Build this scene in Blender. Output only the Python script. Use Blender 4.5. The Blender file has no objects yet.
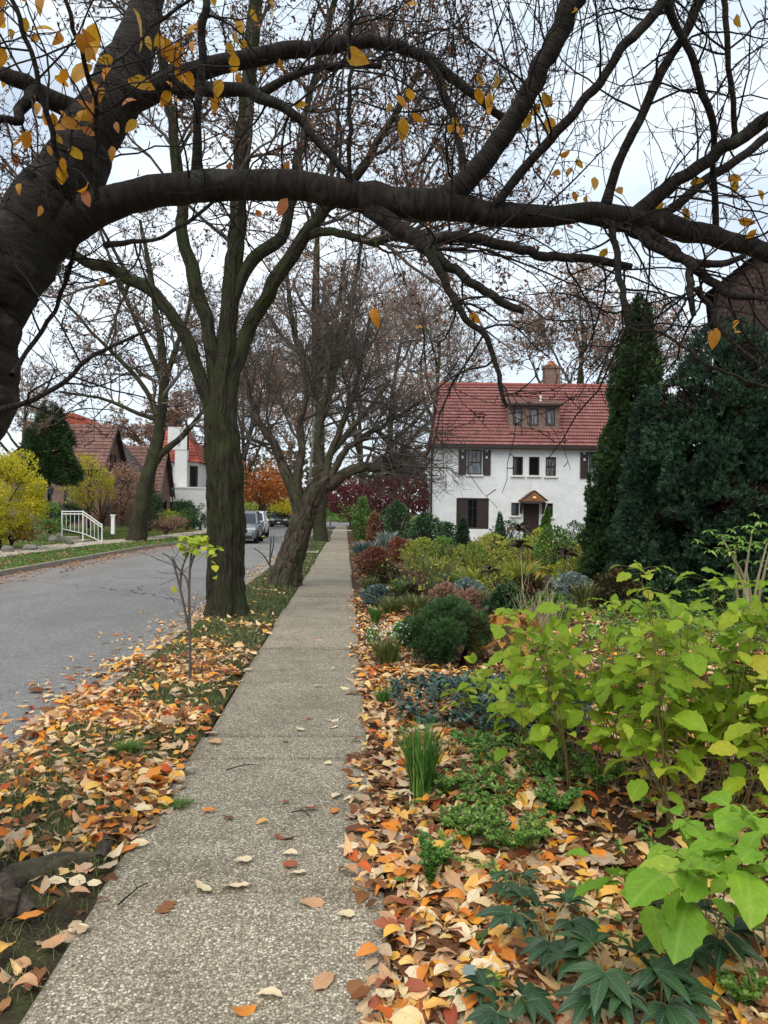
import bpy, math, random
import numpy as np
from mathutils import Matrix, Vector
rng = np.random.default_rng(11); random.seed(5)
R_ = math.radians
scene = bpy.context.scene
COL = scene.collection
# ---------------------------------------------------------------- camera
F = 768.0; CX, CY = 384.0, 512.0; H = 1.65
YAW, ROLL = R_(-2.9), R_(0.8)
M = Matrix.Translation((0, 0, H)) @ (Matrix.Rotation(YAW, 4, 'Z') @ Matrix.Rotation(R_(90), 4, 'X') @ Matrix.Rotation(ROLL, 4, 'Z'))
MN = np.array(M)
cam = bpy.data.cameras.new('camera'); cam_o = bpy.data.objects.new('camera', cam); COL.objects.link(cam_o)
cam.sensor_fit = 'VERTICAL'; cam.sensor_height = 36; cam.lens = 27.0; cam.clip_start = .05; cam.clip_end = 2000
cam_o.matrix_world = M; scene.camera = cam_o
def at(px, py, d):
    return (MN @ np.array([(px-CX)/F*d, (CY-py)/F*d, -d, 1.0]))[:3]
def G(px, py, z=0.0):
    o = MN[:3, 3]; v = at(px, py, 1.0) - o
    t = (z - o[2]) / v[2]
    return o + v*t
MI = np.linalg.inv(MN)
def proj(P):
    P = np.asarray(P, float); q = P @ MI[:3, :3].T + MI[:3, 3]
    d = -q[..., 2]; dd = np.where(np.abs(d) < 1e-6, 1e-6, d)
    return CX + q[..., 0]/dd*F, CY - q[..., 1]/dd*F, d
# ---------------------------------------------------------------- helpers
def nrm(a): return a / np.maximum(np.linalg.norm(a, axis=-1, keepdims=True), 1e-9)
def hsh(i, j, k, s):
    n = (i*374761393 + j*668265263 + k*2147483647 + s*1274126177) & 0xffffffff
    n = ((n ^ (n >> 13)) * 1274126177) & 0xffffffff
    return ((n ^ (n >> 16)) & 0xffff) / 65535.0
def vnoise(P, f=1.0, s=0):
    P = np.asarray(P, float)*f
    if P.shape[-1] == 2: P = np.concatenate([P, np.zeros(P.shape[:-1]+(1,))], -1)
    I = np.floor(P).astype(np.int64); t = P - I; t = t*t*(3-2*t)
    r = 0
    for a in (0, 1):
        for b in (0, 1):
            for c in (0, 1):
                w = (t[..., 0] if a else 1-t[..., 0])*(t[..., 1] if b else 1-t[..., 1])*(t[..., 2] if c else 1-t[..., 2])
                r = r + w*hsh(I[..., 0]+a, I[..., 1]+b, I[..., 2]+c, s)
    return r
def sstep(a, b, x):
    t = np.clip((x-a)/(b-a), 0, 1); return t*t*(3-2*t)
class MB:
    def __init__(s): s.V=[]; s.F=[]; s.r=[]; s.b=[]; s.m=[]; s.n=0
    def add(s, V, Fc, rnd=None, bark=None, m=0):
        V = np.asarray(V, float).reshape(-1, 3); Fc = np.asarray(Fc, np.int64)
        s.V.append(V); s.F.append(Fc + s.n); s.m.append(np.full(len(Fc), m, np.int32)); s.n += len(V)
        s.r.append(np.zeros(len(V)) if rnd is None else np.broadcast_to(rnd, (len(V),)))
        s.b.append(np.zeros((len(V), 3)) if bark is None else bark)
        return s
    def box(s, c, size, m=0, rz=0.0, taper=1.0):
        x, y, z = np.array(size)/2.0
        v = np.array([[-x,-y,-z],[x,-y,-z],[x,y,-z],[-x,y,-z],[-x*taper,-y*taper,z],[x*taper,-y*taper,z],[x*taper,y*taper,z],[-x*taper,y*taper,z]])
        if rz: v = v @ np.array([[math.cos(rz), math.sin(rz), 0], [-math.sin(rz), math.cos(rz), 0], [0,0,1]])
        s.add(v+np.array(c), [[0,3,2,1],[4,5,6,7],[0,1,5,4],[1,2,6,5],[2,3,7,6],[3,0,4,7]], m=m); return s
    def poly(s, pts, th, m=0):
        """closed planar outline (k,3) extruded by the vector th"""
        p = np.asarray(pts, float); k = len(p); th = np.asarray(th, float)
        s.ngon = None
        V = np.concatenate([p, p+th])
        c0, c1 = p.mean(0), p.mean(0)+th
        V = np.concatenate([V, [c0], [c1]])
        i = np.arange(k); j = (i+1) % k
        s.add(V, np.stack([i, j, j+k, i+k], 1), m=m)
        s.add(V, np.stack([j, i, np.full(k, 2*k)], 1), m=m)
        s.add(V, np.stack([i+k, j+k, np.full(k, 2*k+1)], 1), m=m); return s
    def build(s, name, mats, parent=None, origin=None, smooth=False, bevel=0):
        me = bpy.data.meshes.new(name)
        V = np.concatenate(s.V) if s.V else np.zeros((0, 3))
        if origin is not None: V = V - np.asarray(origin, float)
        lens = np.concatenate([np.full(len(f), f.shape[1], np.int32) for f in s.F]); loops = np.concatenate([f.ravel() for f in s.F]).astype(np.int32)
        me.vertices.add(len(V)); me.vertices.foreach_set('co', V.astype(np.float32).ravel())
        me.loops.add(len(loops)); me.loops.foreach_set('vertex_index', loops)
        me.polygons.add(len(lens)); st = np.concatenate([[0], np.cumsum(lens)[:-1]]).astype(np.int32)
        me.polygons.foreach_set('loop_start', st); me.polygons.foreach_set('loop_total', lens)
        me.polygons.foreach_set('material_index', np.concatenate(s.m).astype(np.int32))
        me.polygons.foreach_set('use_smooth', np.full(len(lens), bool(smooth)))
        a = me.attributes.new('rnd', 'FLOAT', 'POINT'); a.data.foreach_set('value', np.concatenate(s.r).astype(np.float32))
        b = np.concatenate(s.b)
        if np.abs(b).max() > 0:
            a = me.attributes.new('bark', 'FLOAT_VECTOR', 'POINT'); a.data.foreach_set('vector', b.astype(np.float32).ravel())
        me.update(calc_edges=True); me.validate()
        for mt in (mats if isinstance(mats, (list, tuple)) else [mats]): me.materials.append(mt)
        o = bpy.data.objects.new(name, me); COL.objects.link(o)
        if parent is not None: o.parent = parent
        elif origin is not None: o.location = origin
        if bevel:
            md = o.modifiers.new('bevel', 'BEVEL'); md.width = bevel; md.segments = 2; md.limit_method = 'ANGLE'
        return o
def tag(o, label=None, cat=None, group=None, kind=None):
    if label: o['label'] = label
    if cat: o['category'] = cat
    if group: o['group'] = group
    if kind: o['kind'] = kind
    return o
def empty(name, loc, label, cat, group=None):
    o = bpy.data.objects.new(name, None); COL.objects.link(o); o.location = [float(v) for v in loc]
    o.empty_display_size = .1
    return tag(o, label, cat, group)
def dup(root, loc, rz=None, label=None):
    r = root.copy(); COL.objects.link(r); r.location = [float(v) for v in loc]
    if rz is not None: r.rotation_euler.z = rz
    if label: r['label'] = label
    for ch in list(root.children):
        c = ch.copy(); COL.objects.link(c); c.parent = r
        for g in ch.children:
            d = g.copy(); COL.objects.link(d); d.parent = c
    return r
def tube(P, R, sides=6, caps=False):
    """batch of tubes P (B,n,3), R (B,n) -> V, F, bark coordinates"""
    P = np.asarray(P, float); R = np.asarray(R, float)
    if P.ndim == 2: P = P[None]; R = R[None]
    B, n, _ = P.shape
    T = nrm(np.gradient(P, axis=1)); mt = np.abs(T.mean(1)); ref = np.eye(3)[np.argmin(mt, 1)][:, None, :]
    U = nrm(np.cross(T, np.broadcast_to(ref, T.shape))); W = np.cross(T, U)
    a = np.arange(sides)/sides*2*np.pi
    ca, sa = np.cos(a)[None, None, :, None], np.sin(a)[None, None, :, None]
    N = U[:, :, None, :]*ca + W[:, :, None, :]*sa
    V = P[:, :, None, :] + N*R[:, :, None, None]
    L = np.concatenate([np.zeros((B, 1)), np.cumsum(np.linalg.norm(np.diff(P, axis=1), axis=-1), 1)], 1)
    bark = np.stack(np.broadcast_arrays(np.cos(a)[None, None, :]*np.maximum(R, .004)[:, :, None], np.sin(a)[None, None, :]*np.maximum(R, .004)[:, :, None], L[:, :, None]+np.arange(B)[:, None, None]*.37), -1)
    b, i, j = np.meshgrid(np.arange(B), np.arange(n-1), np.arange(sides), indexing='ij')
    j2 = (j+1) % sides; base = b*n*sides
    Fc = np.stack([base+i*sides+j, base+i*sides+j2, base+(i+1)*sides+j2, base+(i+1)*sides+j], -1).reshape(-1, 4)
    return V, Fc, bark, N
def add_tubes(mb, P, R, sides=4, m=0, disp=None):
    V, Fc, bark, N = tube(P, R, sides)
    if disp is not None: V = V + N*disp(bark)[..., None]
    mb.add(V, Fc, bark=bark.reshape(-1, 3), m=m)
def spline(ctrl, n):
    """Catmull-Rom through rows of ctrl (k, c)"""
    c = np.asarray(ctrl, float); k = len(c)
    e = np.concatenate([[2*c[0]-c[1]], c, [2*c[-1]-c[-2]]])
    seg = np.linalg.norm(np.diff(c[:, :3], axis=0), axis=1); s = np.concatenate([[0], np.cumsum(seg)]); s /= s[-1]
    u = np.interp(np.linspace(0, 1, n), s, np.arange(k)); i = np.minimum(u.astype(int), k-2); t = (u-i)[:, None]
    p0, p1, p2, p3 = e[i], e[i+1], e[i+2], e[i+3]
    return .5*(2*p1 + (p2-p0)*t + (2*p0-5*p1+4*p2-p3)*t*t + (3*p1-p0-3*p2+p3)*t**3)
def pxlimb(pts, n, d=None):
    """limb through (px, py, radius px, depth) points"""
    rows = []
    for p in pts:
        dd = p[3] if len(p) > 3 else d
        rows.append(list(at(p[0], p[1], dd)) + [p[2]/F*dd])
    s = spline(rows, n); return s[:, :3], np.maximum(s[:, 3], .002)
def rough(pts, amp, seed=0):
    P, R = pts; t = np.arange(len(P))[:, None]*np.ones((1, 3))
    J = np.stack([vnoise(np.concatenate([t[:, :1]*.45+seed*7.3, t[:, :1]*0+k*9.1], 1)) for k in range(3)], 1)-.5
    w = np.sin(np.linspace(0, np.pi, len(P)))[:, None]
    return P + J*amp*w, R
def grow(p0, d0, L, r0, n, wander=.15, trop=(0, 0, 0), rend=.3):
    B = len(p0); P = np.zeros((B, n, 3)); P[:, 0] = p0; d = nrm(d0); L = np.broadcast_to(L, (B,))
    trop = np.asarray(trop, float)
    for i in range(1, n):
        d = nrm(d + rng.normal(0, wander, (B, 3)) + trop)
        P[:, i] = P[:, i-1] + d*(L/(n-1))[:, None]
    R = np.broadcast_to(r0, (B,))[:, None]*np.linspace(1, rend, n)[None]
    return P, R
def spawn(P, R, per, ang=(30, 60), t0=.25, t1=1.0, flat=None):
    B, n, _ = P.shape; idx = np.repeat(np.arange(B), per); m = len(idx)
    t = rng.uniform(t0, t1, m)*(n-1); i = np.minimum(t.astype(int), n-2); f = (t-i)[:, None]
    p = P[idx, i]*(1-f) + P[idx, i+1]*f; T = nrm(P[idx, i+1]-P[idx, i]); r = R[idx, i]*(1-f[:, 0]) + R[idx, i+1]*f[:, 0]
    q = rng.normal(0, 1, (m, 3))
    if flat is not None: q = q*np.asarray(flat)
    q = nrm(q - (q*T).sum(1, keepdims=True)*T)
    a = np.radians(rng.uniform(ang[0], ang[1], m))[:, None]
    return p, nrm(T*np.cos(a)+q*np.sin(a)), r, t/(n-1), idx
def batch(limbs, n=12):
    Ps, Rs = [], []
    for P, R in limbs:
        u = np.linspace(0, len(P)-1, n); k = np.arange(len(P))
        Ps.append(np.stack([np.interp(u, k, P[:, c]) for c in range(3)], 1)); Rs.append(np.interp(u, k, R))
    return np.array(Ps), np.array(Rs)
# leaves -------------------------------------------------------------
def leaf_t(w=.5, rows=6, fold=.25, curl=.3, twist=0., tip=.75, side=0., wave=0., petiole=0., teeth=0.):
    t = np.linspace(0, 1, rows); prof = np.sin(np.pi*t**tip)**.8*w/2*(1+teeth*np.where(np.arange(rows) % 2, 1, -1)); prof[0] = .012; prof[-1] = .006
    V = []
    for k, (tt, pw) in enumerate(zip(t, prof)):
        zc = -curl*(tt-.4)**2 + curl*.16
        wv = wave*math.sin(k*2.3)
        c, s = math.cos(twist*tt), math.sin(twist*tt)
        for x in (-1, 0, 1):
            X = x*pw; Z = abs(x)*pw*fold + wv*x*pw
            V.append([X*c - Z*s + side*tt*tt, tt, X*s + Z*c + zc])
    Fc = []
    for k in range(rows-1):
        for c in (0, 1): a = k*3+c; Fc.append([a, a+1, a+4, a+3])
    if petiole:
        b = len(V); z0 = V[1][2]; V += [[-.012, 0, z0], [.012, 0, z0], [.03, -petiole*.5, z0+.03], [.006, -petiole*.5, z0+.03], [.05, -petiole, z0+.0], [.03, -petiole, z0+.0]]; Fc += [[b, b+3, b+2, b+1], [b+3, b+5, b+4, b+2]]
    return np.array(V), np.array(Fc)
def diamond(w=.55, fold=.2):
    return np.array([[0, 0, 0], [w/2, .5, fold*w], [0, 1, 0], [-w/2, .5, fold*w]]), np.array([[0, 1, 2, 3]])
def leafuv(V, N):
    w = max(np.abs(V[:, 0]).max(), 1e-3); b = np.tile(np.stack([V[:, 0]/w, V[:, 1], V[:, 1]*0], 1), (N, 1)).reshape(N, len(V), 3); b[:, :, 2] = (np.arange(N)*.7131 % 97)[:, None]+.01; return b.reshape(-1, 3)
def place(mb, tmpl, pos, ydir, nor, size, rnd, m=0):
    V, Fc = tmpl; N = len(pos)
    if N == 0: return
    Y = nrm(ydir); X = nrm(np.cross(Y, nor)); Z = np.cross(X, Y)
    size = np.broadcast_to(size, (N,))
    W = pos[:, None, :] + (V[None, :, 0, None]*X[:, None, :] + V[None, :, 1, None]*Y[:, None, :] + V[None, :, 2, None]*Z[:, None, :])*size[:, None, None]
    k = len(V); FF = (Fc[None] + (np.arange(N)*k)[:, None, None]).reshape(-1, Fc.shape[1])
    mb.add(W.reshape(-1, 3), FF, rnd=np.repeat(np.broadcast_to(rnd, (N,)), k), m=m, bark=leafuv(V, N))
def rdir(n): return nrm(rng.normal(0, 1, (n, 3)))
def lin(h):
    h = h.lstrip('#'); c = [int(h[i:i+2], 16)/255 for i in (0, 2, 4)]
    return tuple((x/12.92 if x <= .04045 else ((x+.055)/1.055)**2.4) for x in c) + (1.,)
# ---------------------------------------------------------------- materials
def newmat(name):
    m = bpy.data.materials.new(name); m.use_nodes = True; nt = m.node_tree; nt.nodes.clear()
    out = nt.nodes.new('ShaderNodeOutputMaterial'); p = nt.nodes.new('ShaderNodeBsdfPrincipled')
    nt.links.new(p.outputs[0], out.inputs[0]); return m, nt, p, out
def N_(nt, t, **kw):
    n = nt.nodes.new('ShaderNode'+t)
    for k, v in kw.items():
        if hasattr(n, k): setattr(n, k, v)
        else: n.inputs[k.replace('_', ' ')].default_value = v
    return n
def ramp(nt, fac, stops, interp='LINEAR'):
    r = nt.nodes.new('ShaderNodeValToRGB'); r.color_ramp.interpolation = interp; e = r.color_ramp.elements
    while len(e) < len(stops): e.new(.5)
    for k, (p, c) in enumerate(stops):
        e[k].position = p; e[k].color = lin(c) if isinstance(c, str) else (tuple(c)+(1,))[:4]
    nt.links.new(fac, r.inputs[0]); return r.outputs[0]
def mixc(nt, fac, a, b, mode='MIX'):
    m = nt.nodes.new('ShaderNodeMix'); m.data_type = 'RGBA'; m.blend_type = mode
    for s, v in ((0, fac), (6, a), (7, b)):
        if isinstance(v, bpy.types.NodeSocket): nt.links.new(v, m.inputs[s])
        elif s == 0: m.inputs[0].default_value = v
        else: m.inputs[s].default_value = lin(v) if isinstance(v, str) else (tuple(v)+(1,))[:4]
    return m.outputs[2]
def coord(nt, kind='Object', scale=(1, 1, 1)):
    if kind == 'bark':
        a = nt.nodes.new('ShaderNodeAttribute'); a.attribute_name = 'bark'; src = a.outputs['Vector']
    else:
        a = nt.nodes.new('ShaderNodeTexCoord'); src = a.outputs[kind]
    mp = nt.nodes.new('ShaderNodeMapping'); mp.inputs['Scale'].default_value = scale
    nt.links.new(src, mp.inputs[0]); return mp.outputs[0]
def noise(nt, vec, scale, detail=4, rough_=.55, dist=0):
    n = nt.nodes.new('ShaderNodeTexNoise'); n.inputs['Scale'].default_value = scale; n.inputs['Detail'].default_value = detail
    n.inputs['Roughness'].default_value = rough_; n.inputs['Distortion'].default_value = dist
    nt.links.new(vec, n.inputs['Vector']); return n.outputs[0]
def bump(nt, p, h, strength=.4, dist=.01):
    b = nt.nodes.new('ShaderNodeBump'); b.inputs['Strength'].default_value = strength; b.inputs['Distance'].default_value = dist
    nt.links.new(h, b.inputs['Height']); nt.links.new(b.outputs[0], p.inputs['Normal'])
def simple(name, col, rough_=.6, metal=0., nscale=0, namt=.25, bmp=0, spec=.5, emit=None):
    m, nt, p, out = newmat(name)
    p.inputs['Roughness'].default_value = rough_; p.inputs['Metallic'].default_value = metal; p.inputs['Specular IOR Level'].default_value = spec
    c = lin(col)
    if nscale:
        v = coord(nt); f = noise(nt, v, nscale, 5)
        lo = tuple(x*(1-namt) for x in c[:3]); hi = tuple(min(1, x*(1+namt)) for x in c[:3])
        nt.links.new(ramp(nt, f, [(.3, lo), (.7, hi)]), p.inputs['Base Color'])
        if bmp: bump(nt, p, f, bmp, .02)
    else: p.inputs['Base Color'].default_value = c
    if emit: p.inputs['Emission Color'].default_value = lin(emit[0]); p.inputs['Emission Strength'].default_value = emit[1]
    return m
def ramp_v(nt, fac, one, zero):
    m = nt.nodes.new('ShaderNodeMapRange'); m.inputs[1].default_value = one; m.inputs[2].default_value = zero; m.inputs[3].default_value = 1; m.inputs[4].default_value = 0
    nt.links.new(fac, m.inputs[0]); return m.outputs[0]
def leafmat(name, stops, transl=.3, back=None, rough_=.5, nscale=30, namt=.3, spec=.4, veins=0, veinc='#c9a878', blot=.5, blotc='#5a3420'):
    m, nt, p, out = newmat(name)
    a = nt.nodes.new('ShaderNodeAttribute'); a.attribute_name = 'rnd'
    c = ramp(nt, a.outputs['Fac'], stops)
    if nscale:
        f = noise(nt, coord(nt), nscale, 3)
        c = mixc(nt, 1.0, c, ramp(nt, f, [(.25, (1-namt,)*3), (.75, (1+namt*.0+.0,)*3)]), 'MULTIPLY')
    if back:
        g = nt.nodes.new('ShaderNodeNewGeometry'); mm = nt.nodes.new('ShaderNodeMath'); mm.operation = 'MULTIPLY'; mm.inputs[1].default_value = back[1]
        nt.links.new(g.outputs['Backfacing'], mm.inputs[0]); c = mixc(nt, mm.outputs[0], c, back[0])
    if veins:
        lb = nt.nodes.new('ShaderNodeAttribute'); lb.attribute_name = 'bark'; sp = nt.nodes.new('ShaderNodeSeparateXYZ'); nt.links.new(lb.outputs['Vector'], sp.inputs[0])
        def mth(op, a, b=None, b2=None):
            n = nt.nodes.new('ShaderNodeMath'); n.operation = op
            for s, q in ((0, a), (1, b), (2, b2)):
                if q is None: continue
                if isinstance(q, bpy.types.NodeSocket): nt.links.new(q, n.inputs[s])
                else: n.inputs[s].default_value = q
            return n.outputs[0]
        ax = mth('ABSOLUTE', sp.outputs[0]); ph = mth('MULTIPLY_ADD', ax, -.32, sp.outputs[1]); fr = mth('FRACT', mth('MULTIPLY', ph, 8.0)); side = mth('ABSOLUTE', mth('SUBTRACT', fr, .5))
        vein = mth('MAXIMUM', ramp_v(nt, ax, .05, .11), mth('MULTIPLY', ramp_v(nt, side, .05, .16), .6))
        nz = noise(nt, lb.outputs['Vector'], 3.2, 4, .65)
        c = mixc(nt, mth('MULTIPLY', ramp_v(nt, nz, .46, .36), blot), c, blotc)
        c = mixc(nt, mth('MULTIPLY', vein, veins), c, veinc)
        bump(nt, p, mth('ADD', mth('MULTIPLY', vein, -.5), nz), .35, .004)
    nt.links.new(c, p.inputs['Base Color']); p.inputs['Roughness'].default_value = rough_; p.inputs['Specular IOR Level'].default_value = spec
    if transl:
        t = nt.nodes.new('ShaderNodeBsdfTranslucent'); nt.links.new(c, t.inputs[0])
        ms = nt.nodes.new('ShaderNodeMixShader'); ms.inputs[0].default_value = transl
        nt.links.new(p.outputs[0], ms.inputs[1]); nt.links.new(t.outputs[0], ms.inputs[2]); nt.links.new(ms.outputs[0], out.inputs[0])
    return m
def barkmat(name, dark, light, moss=None, mamt=.5, sc=(40, 40, 8), bmp=.6, rough_=.9, bd=.012, lichen=None):
    m, nt, p, out = newmat(name)
    v = coord(nt, 'bark', sc); f = noise(nt, v, 1.0, 6, .65, .6)
    fb = noise(nt, coord(nt, 'bark', tuple(q*3.1 for q in sc)), 1.0, 5, .7, .4)
    c = ramp(nt, f, [(.32, dark), (.68, light)]); c = mixc(nt, .75, c, ramp(nt, fb, [(.3, (.35,)*3), (.62, (1.25,)*3)]), 'MULTIPLY')
    if moss:
        f2 = noise(nt, coord(nt), 2.2, 6, .65); c = mixc(nt, ramp(nt, f2, [(.5-.18*mamt, (0,)*3), (.5+.3*(1-mamt)+.06, (1,)*3)]), c, mixc(nt, f, moss, tuple(x*1.8 for x in lin(moss)[:3])))
    if lichen:
        f3 = noise(nt, coord(nt), 9, 4, .6); c = mixc(nt, ramp(nt, f3, [(.58, (0,)*3), (.66, (1,)*3)]), c, lichen)
    nt.links.new(c, p.inputs['Base Color']); p.inputs['Roughness'].default_value = rough_; p.inputs['Specular IOR Level'].default_value = .25
    bump(nt, p, f, bmp, bd); return m
MT = {}
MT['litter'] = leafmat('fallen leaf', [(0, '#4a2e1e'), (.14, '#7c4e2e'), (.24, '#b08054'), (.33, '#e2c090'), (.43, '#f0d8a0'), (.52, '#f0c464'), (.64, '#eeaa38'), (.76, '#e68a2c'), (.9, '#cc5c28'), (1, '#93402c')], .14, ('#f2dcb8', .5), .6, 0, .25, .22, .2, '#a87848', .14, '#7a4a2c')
MT['litter_far'] = leafmat('fallen leaf far', [(0, '#4a3020'), (.3, '#8a5f42'), (.55, '#b98f68'), (.75, '#c97f42'), (1, '#8f4a2c')], .1, None, .6, 0)
MT['cherry_leaf'] = leafmat('cherry leaf', [(0, '#d08a20'), (.35, '#e2a422'), (.75, '#eebc30'), (1, '#e0c044')], .5, None, .45, 60, .25, .4, .4, '#b8801c', .45, '#a8561c')
MT['cherry_leaf_pink'] = leafmat('cherry leaf faded', [(0, '#b8683c'), (.5, '#d08a5c'), (1, '#d89a3c')], .5, None, .5, 60, .25)
MT['brown_leaf'] = leafmat('dry brown leaf', [(0, '#3e261e'), (.4, '#66402f'), (.7, '#84563f'), (.9, '#966640'), (1, '#6a3232')], .25, None, .6, 0)
MT['tan_leaf'] = leafmat('dry tan leaf', [(0, '#785c4c'), (.5, '#a5826c'), (.8, '#bf967a'), (1, '#a06c54')], .45, None, .6, 0)
MT['olive_leaf'] = leafmat('olive leaf', [(0, '#2c2a14'), (.5, '#44421c'), (.8, '#5a4a24'), (1, '#5e2c20')], .3, None, .55, 0)
MT['lime_leaf'] = leafmat('lime shrub leaf', [(0, '#6a9a24'), (.3, '#92bc2c'), (.6, '#b4d038'), (.85, '#d4dc46'), (1, '#ead648')], .45, ('#a4bd58', .4), .5, 25, .25, .3, .16, '#c0d46a', .4, '#86981e')
MT['front_leaf'] = leafmat('front lime leaf', [(0, '#6c9c28'), (.5, '#8cba34'), (.9, '#a8ca42'), (1, '#bcd048')], .4, ('#a4bd58', .4), .5, 25, .25, .3, .18, '#b8cc6a', .4, '#6a8f1e')
MT['lime_far'] = leafmat('yellow green leaf', [(0, '#647a30'), (.4, '#8ea044'), (.75, '#bcb854'), (1, '#dcc85a')], .35, None, .5, 0)
MT['yellow_leaf'] = leafmat('yellow leaf', [(0, '#8e9420'), (.4, '#b8b42a'), (.75, '#d8c83a'), (1, '#d8ac3a')], .35, None, .5, 0)
MT['orange_leaf'] = leafmat('orange leaf', [(0, '#7e4426'), (.5, '#b0662c'), (1, '#cc9040')], .35, None, .5, 0)
MT['hosta_leaf'] = leafmat('orange hosta leaf', [(0, '#c8862a'), (.5, '#e0a038'), (1, '#d9b060')], .4, None, .5, 20, .25, .4, .4, '#c08a40', .6, '#9a6428')
MT['red_leaf'] = leafmat('red leaf', [(0, '#7a1420'), (.5, '#a81c30'), (1, '#c03a40')], .3, None, .5, 0)
MT['purple_leaf'] = leafmat('purple maple leaf', [(0, '#421a20'), (.5, '#6a2a32'), (.85, '#86383e'), (1, '#9c4a48')], .3, None, .5, 0)
MT['rust_leaf'] = leafmat('rusty shrub leaf', [(0, '#5a3226'), (.5, '#84503c'), (.85, '#a06c54'), (1, '#746638')], .25, None, .6, 0)
MT['dark_leaf'] = leafmat('dark evergreen leaf', [(0, '#20341f'), (.5, '#32522e'), (.85, '#486a3a'), (1, '#5e8046')], .15, None, .4, 0)
MT['mid_leaf'] = leafmat('mid green leaf', [(0, '#3a5826'), (.5, '#5a8032'), (.85, '#7c9c46'), (1, '#a0b658')], .25, None, .5, 0)
MT['hellebore'] = leafmat('hellebore leaf', [(0, '#22381f'), (.5, '#2f4c28'), (1, '#446434')], .12, ('#5c7a58', .7), .42, 14, .3, .4, .4, '#5f7f58', .4, '#1c3020')
MT['pachy'] = leafmat('blue green groundcover leaf', [(0, '#1c2c26'), (.5, '#30483e'), (.85, '#466052'), (1, '#5e7866')], .08, None, .35, 0)
MT['silver_leaf'] = leafmat('silver grey leaf', [(0, '#5e6c62'), (.5, '#84948a'), (1, '#b4beb2')], .15, None, .6, 0)
MT['blue_leaf'] = leafmat('blue grey leaf', [(0, '#3a4c4a'), (.6, '#5a706c'), (1, '#7c8e84')], .15, None, .5, 0)
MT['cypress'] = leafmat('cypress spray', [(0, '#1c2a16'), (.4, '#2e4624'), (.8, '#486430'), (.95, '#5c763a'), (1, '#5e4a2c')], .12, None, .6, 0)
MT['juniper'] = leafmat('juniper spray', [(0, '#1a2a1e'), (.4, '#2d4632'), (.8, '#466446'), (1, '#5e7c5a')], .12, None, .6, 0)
MT['juniper_brown'] = leafmat('dry juniper spray', [(0, '#241610'), (.6, '#40281c'), (1, '#523424')], .1, None, .7, 0)
MT['pine'] = leafmat('dwarf pine needle', [(0, '#22381e'), (.5, '#3a5a2e'), (.8, '#527238'), (.92, '#5c4428'), (1, '#7a4e2c')], .1, None, .55, 0)
MT['grass'] = leafmat('grass blade', [(0, '#3c4824'), (.5, '#616e3a'), (.85, '#868c50'), (1, '#b0a470')], .25, None, .55, 0)
MT['lawn_grass'] = leafmat('lawn blade', [(0, '#3c5a20'), (.6, '#5f8230'), (1, '#86984a')], .25, None, .55, 0)
MT['strap'] = leafmat('bright grass blade', [(0, '#2e5622'), (.6, '#4e8034'), (1, '#84a04e')], .2, None, .45, 0)
MT['white_petal'] = leafmat('small white flower', [(0, '#c8c4b8'), (1, '#e8e4da')], .2, None, .6, 0)
MT['withered'] = leafmat('withered whorl leaf', [(0, '#2a1a16'), (.5, '#44302a'), (.8, '#5f5034'), (1, '#6c7434')], .15, None, .6, 12, .3)
MT['oakleaf_yel'] = leafmat('fading hydrangea leaf', [(0, '#6f7f24'), (.5, '#9a9a2c'), (1, '#c2a438')], .35, None, .5, 12, .3)
MT['stem_green'] = simple('green brown stem', '#76683c', .6)
MT['stem_dark'] = simple('dark stem', '#35261d', .7)
MT['stem_pale'] = simple('pale stem', '#9a8c6c', .7)
MT['twig'] = simple('dark twig bark', '#231d1a', .85, spec=.2)
MT['twig_grey'] = simple('grey twig bark', '#5a524b', .9, spec=.2)
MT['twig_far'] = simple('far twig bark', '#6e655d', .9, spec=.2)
MT['cherry_bark'] = barkmat('cherry bark', '#0f0b09', '#3a2f28', '#24241a', .2, (8, 8, 48), 1.0, .85, .03, '#3e3a32')
MT['maple_bark'] = barkmat('mossy maple bark', '#120f0b', '#4a4335', '#2c3418', .55, (24, 24, 4.5), 1.0, .95, .06, None)
MT['lean_bark'] = barkmat('knotted grey bark', '#1c1712', '#6a5d50', '#3a3f28', .25, (15, 15, 5), 1.0, .95, .03, None)
MT['far_bark'] = barkmat('far bark', '#221d18', '#4c443a', '#3a4426', .5, (26, 26, 7), .8, .95, .03, None)
MT['far_mossy_bark'] = barkmat('far mossy bark', '#1c1813', '#463e32', '#343c20', .45, (26, 26, 7), .8, .95, .03, None)
MT['core'] = simple('dark inner wood', '#1c1611', .95, spec=.1)
# ================================================================= sky and light
w = bpy.data.worlds.new('World'); scene.world = w; w.use_nodes = True
nt = w.node_tree; nt.nodes.clear()
wo = nt.nodes.new('ShaderNodeOutputWorld'); bg = nt.nodes.new('ShaderNodeBackground'); nt.links.new(bg.outputs[0], wo.inputs[0])
sky = nt.nodes.new('ShaderNodeTexSky'); sky.sky_type = 'NISHITA'; sky.sun_disc = False
SUN_EL, SUN_AZ = R_(56), R_(205)
sky.sun_elevation = SUN_EL; sky.sun_rotation = SUN_AZ; sky.altitude = 50; sky.air_density = 1.0; sky.dust_density = 2.0
tc = nt.nodes.new('ShaderNodeTexCoord'); mp = nt.nodes.new('ShaderNodeMapping'); mp.inputs['Scale'].default_value = (1, 1, 2.2)
nt.links.new(tc.outputs['Generated'], mp.inputs[0])
cl = noise(nt, mp.outputs[0], 2.1, 6, .55, .3)
cf = ramp(nt, cl, [(.34, (.5,)*3), (.62, (1.,)*3)])
cloudc = ramp(nt, noise(nt, mp.outputs[0], 3.4, 5, .55), [(.3, (6.4, 7.5, 8.5)), (.72, (8.2, 8.75, 9.2))])
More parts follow.
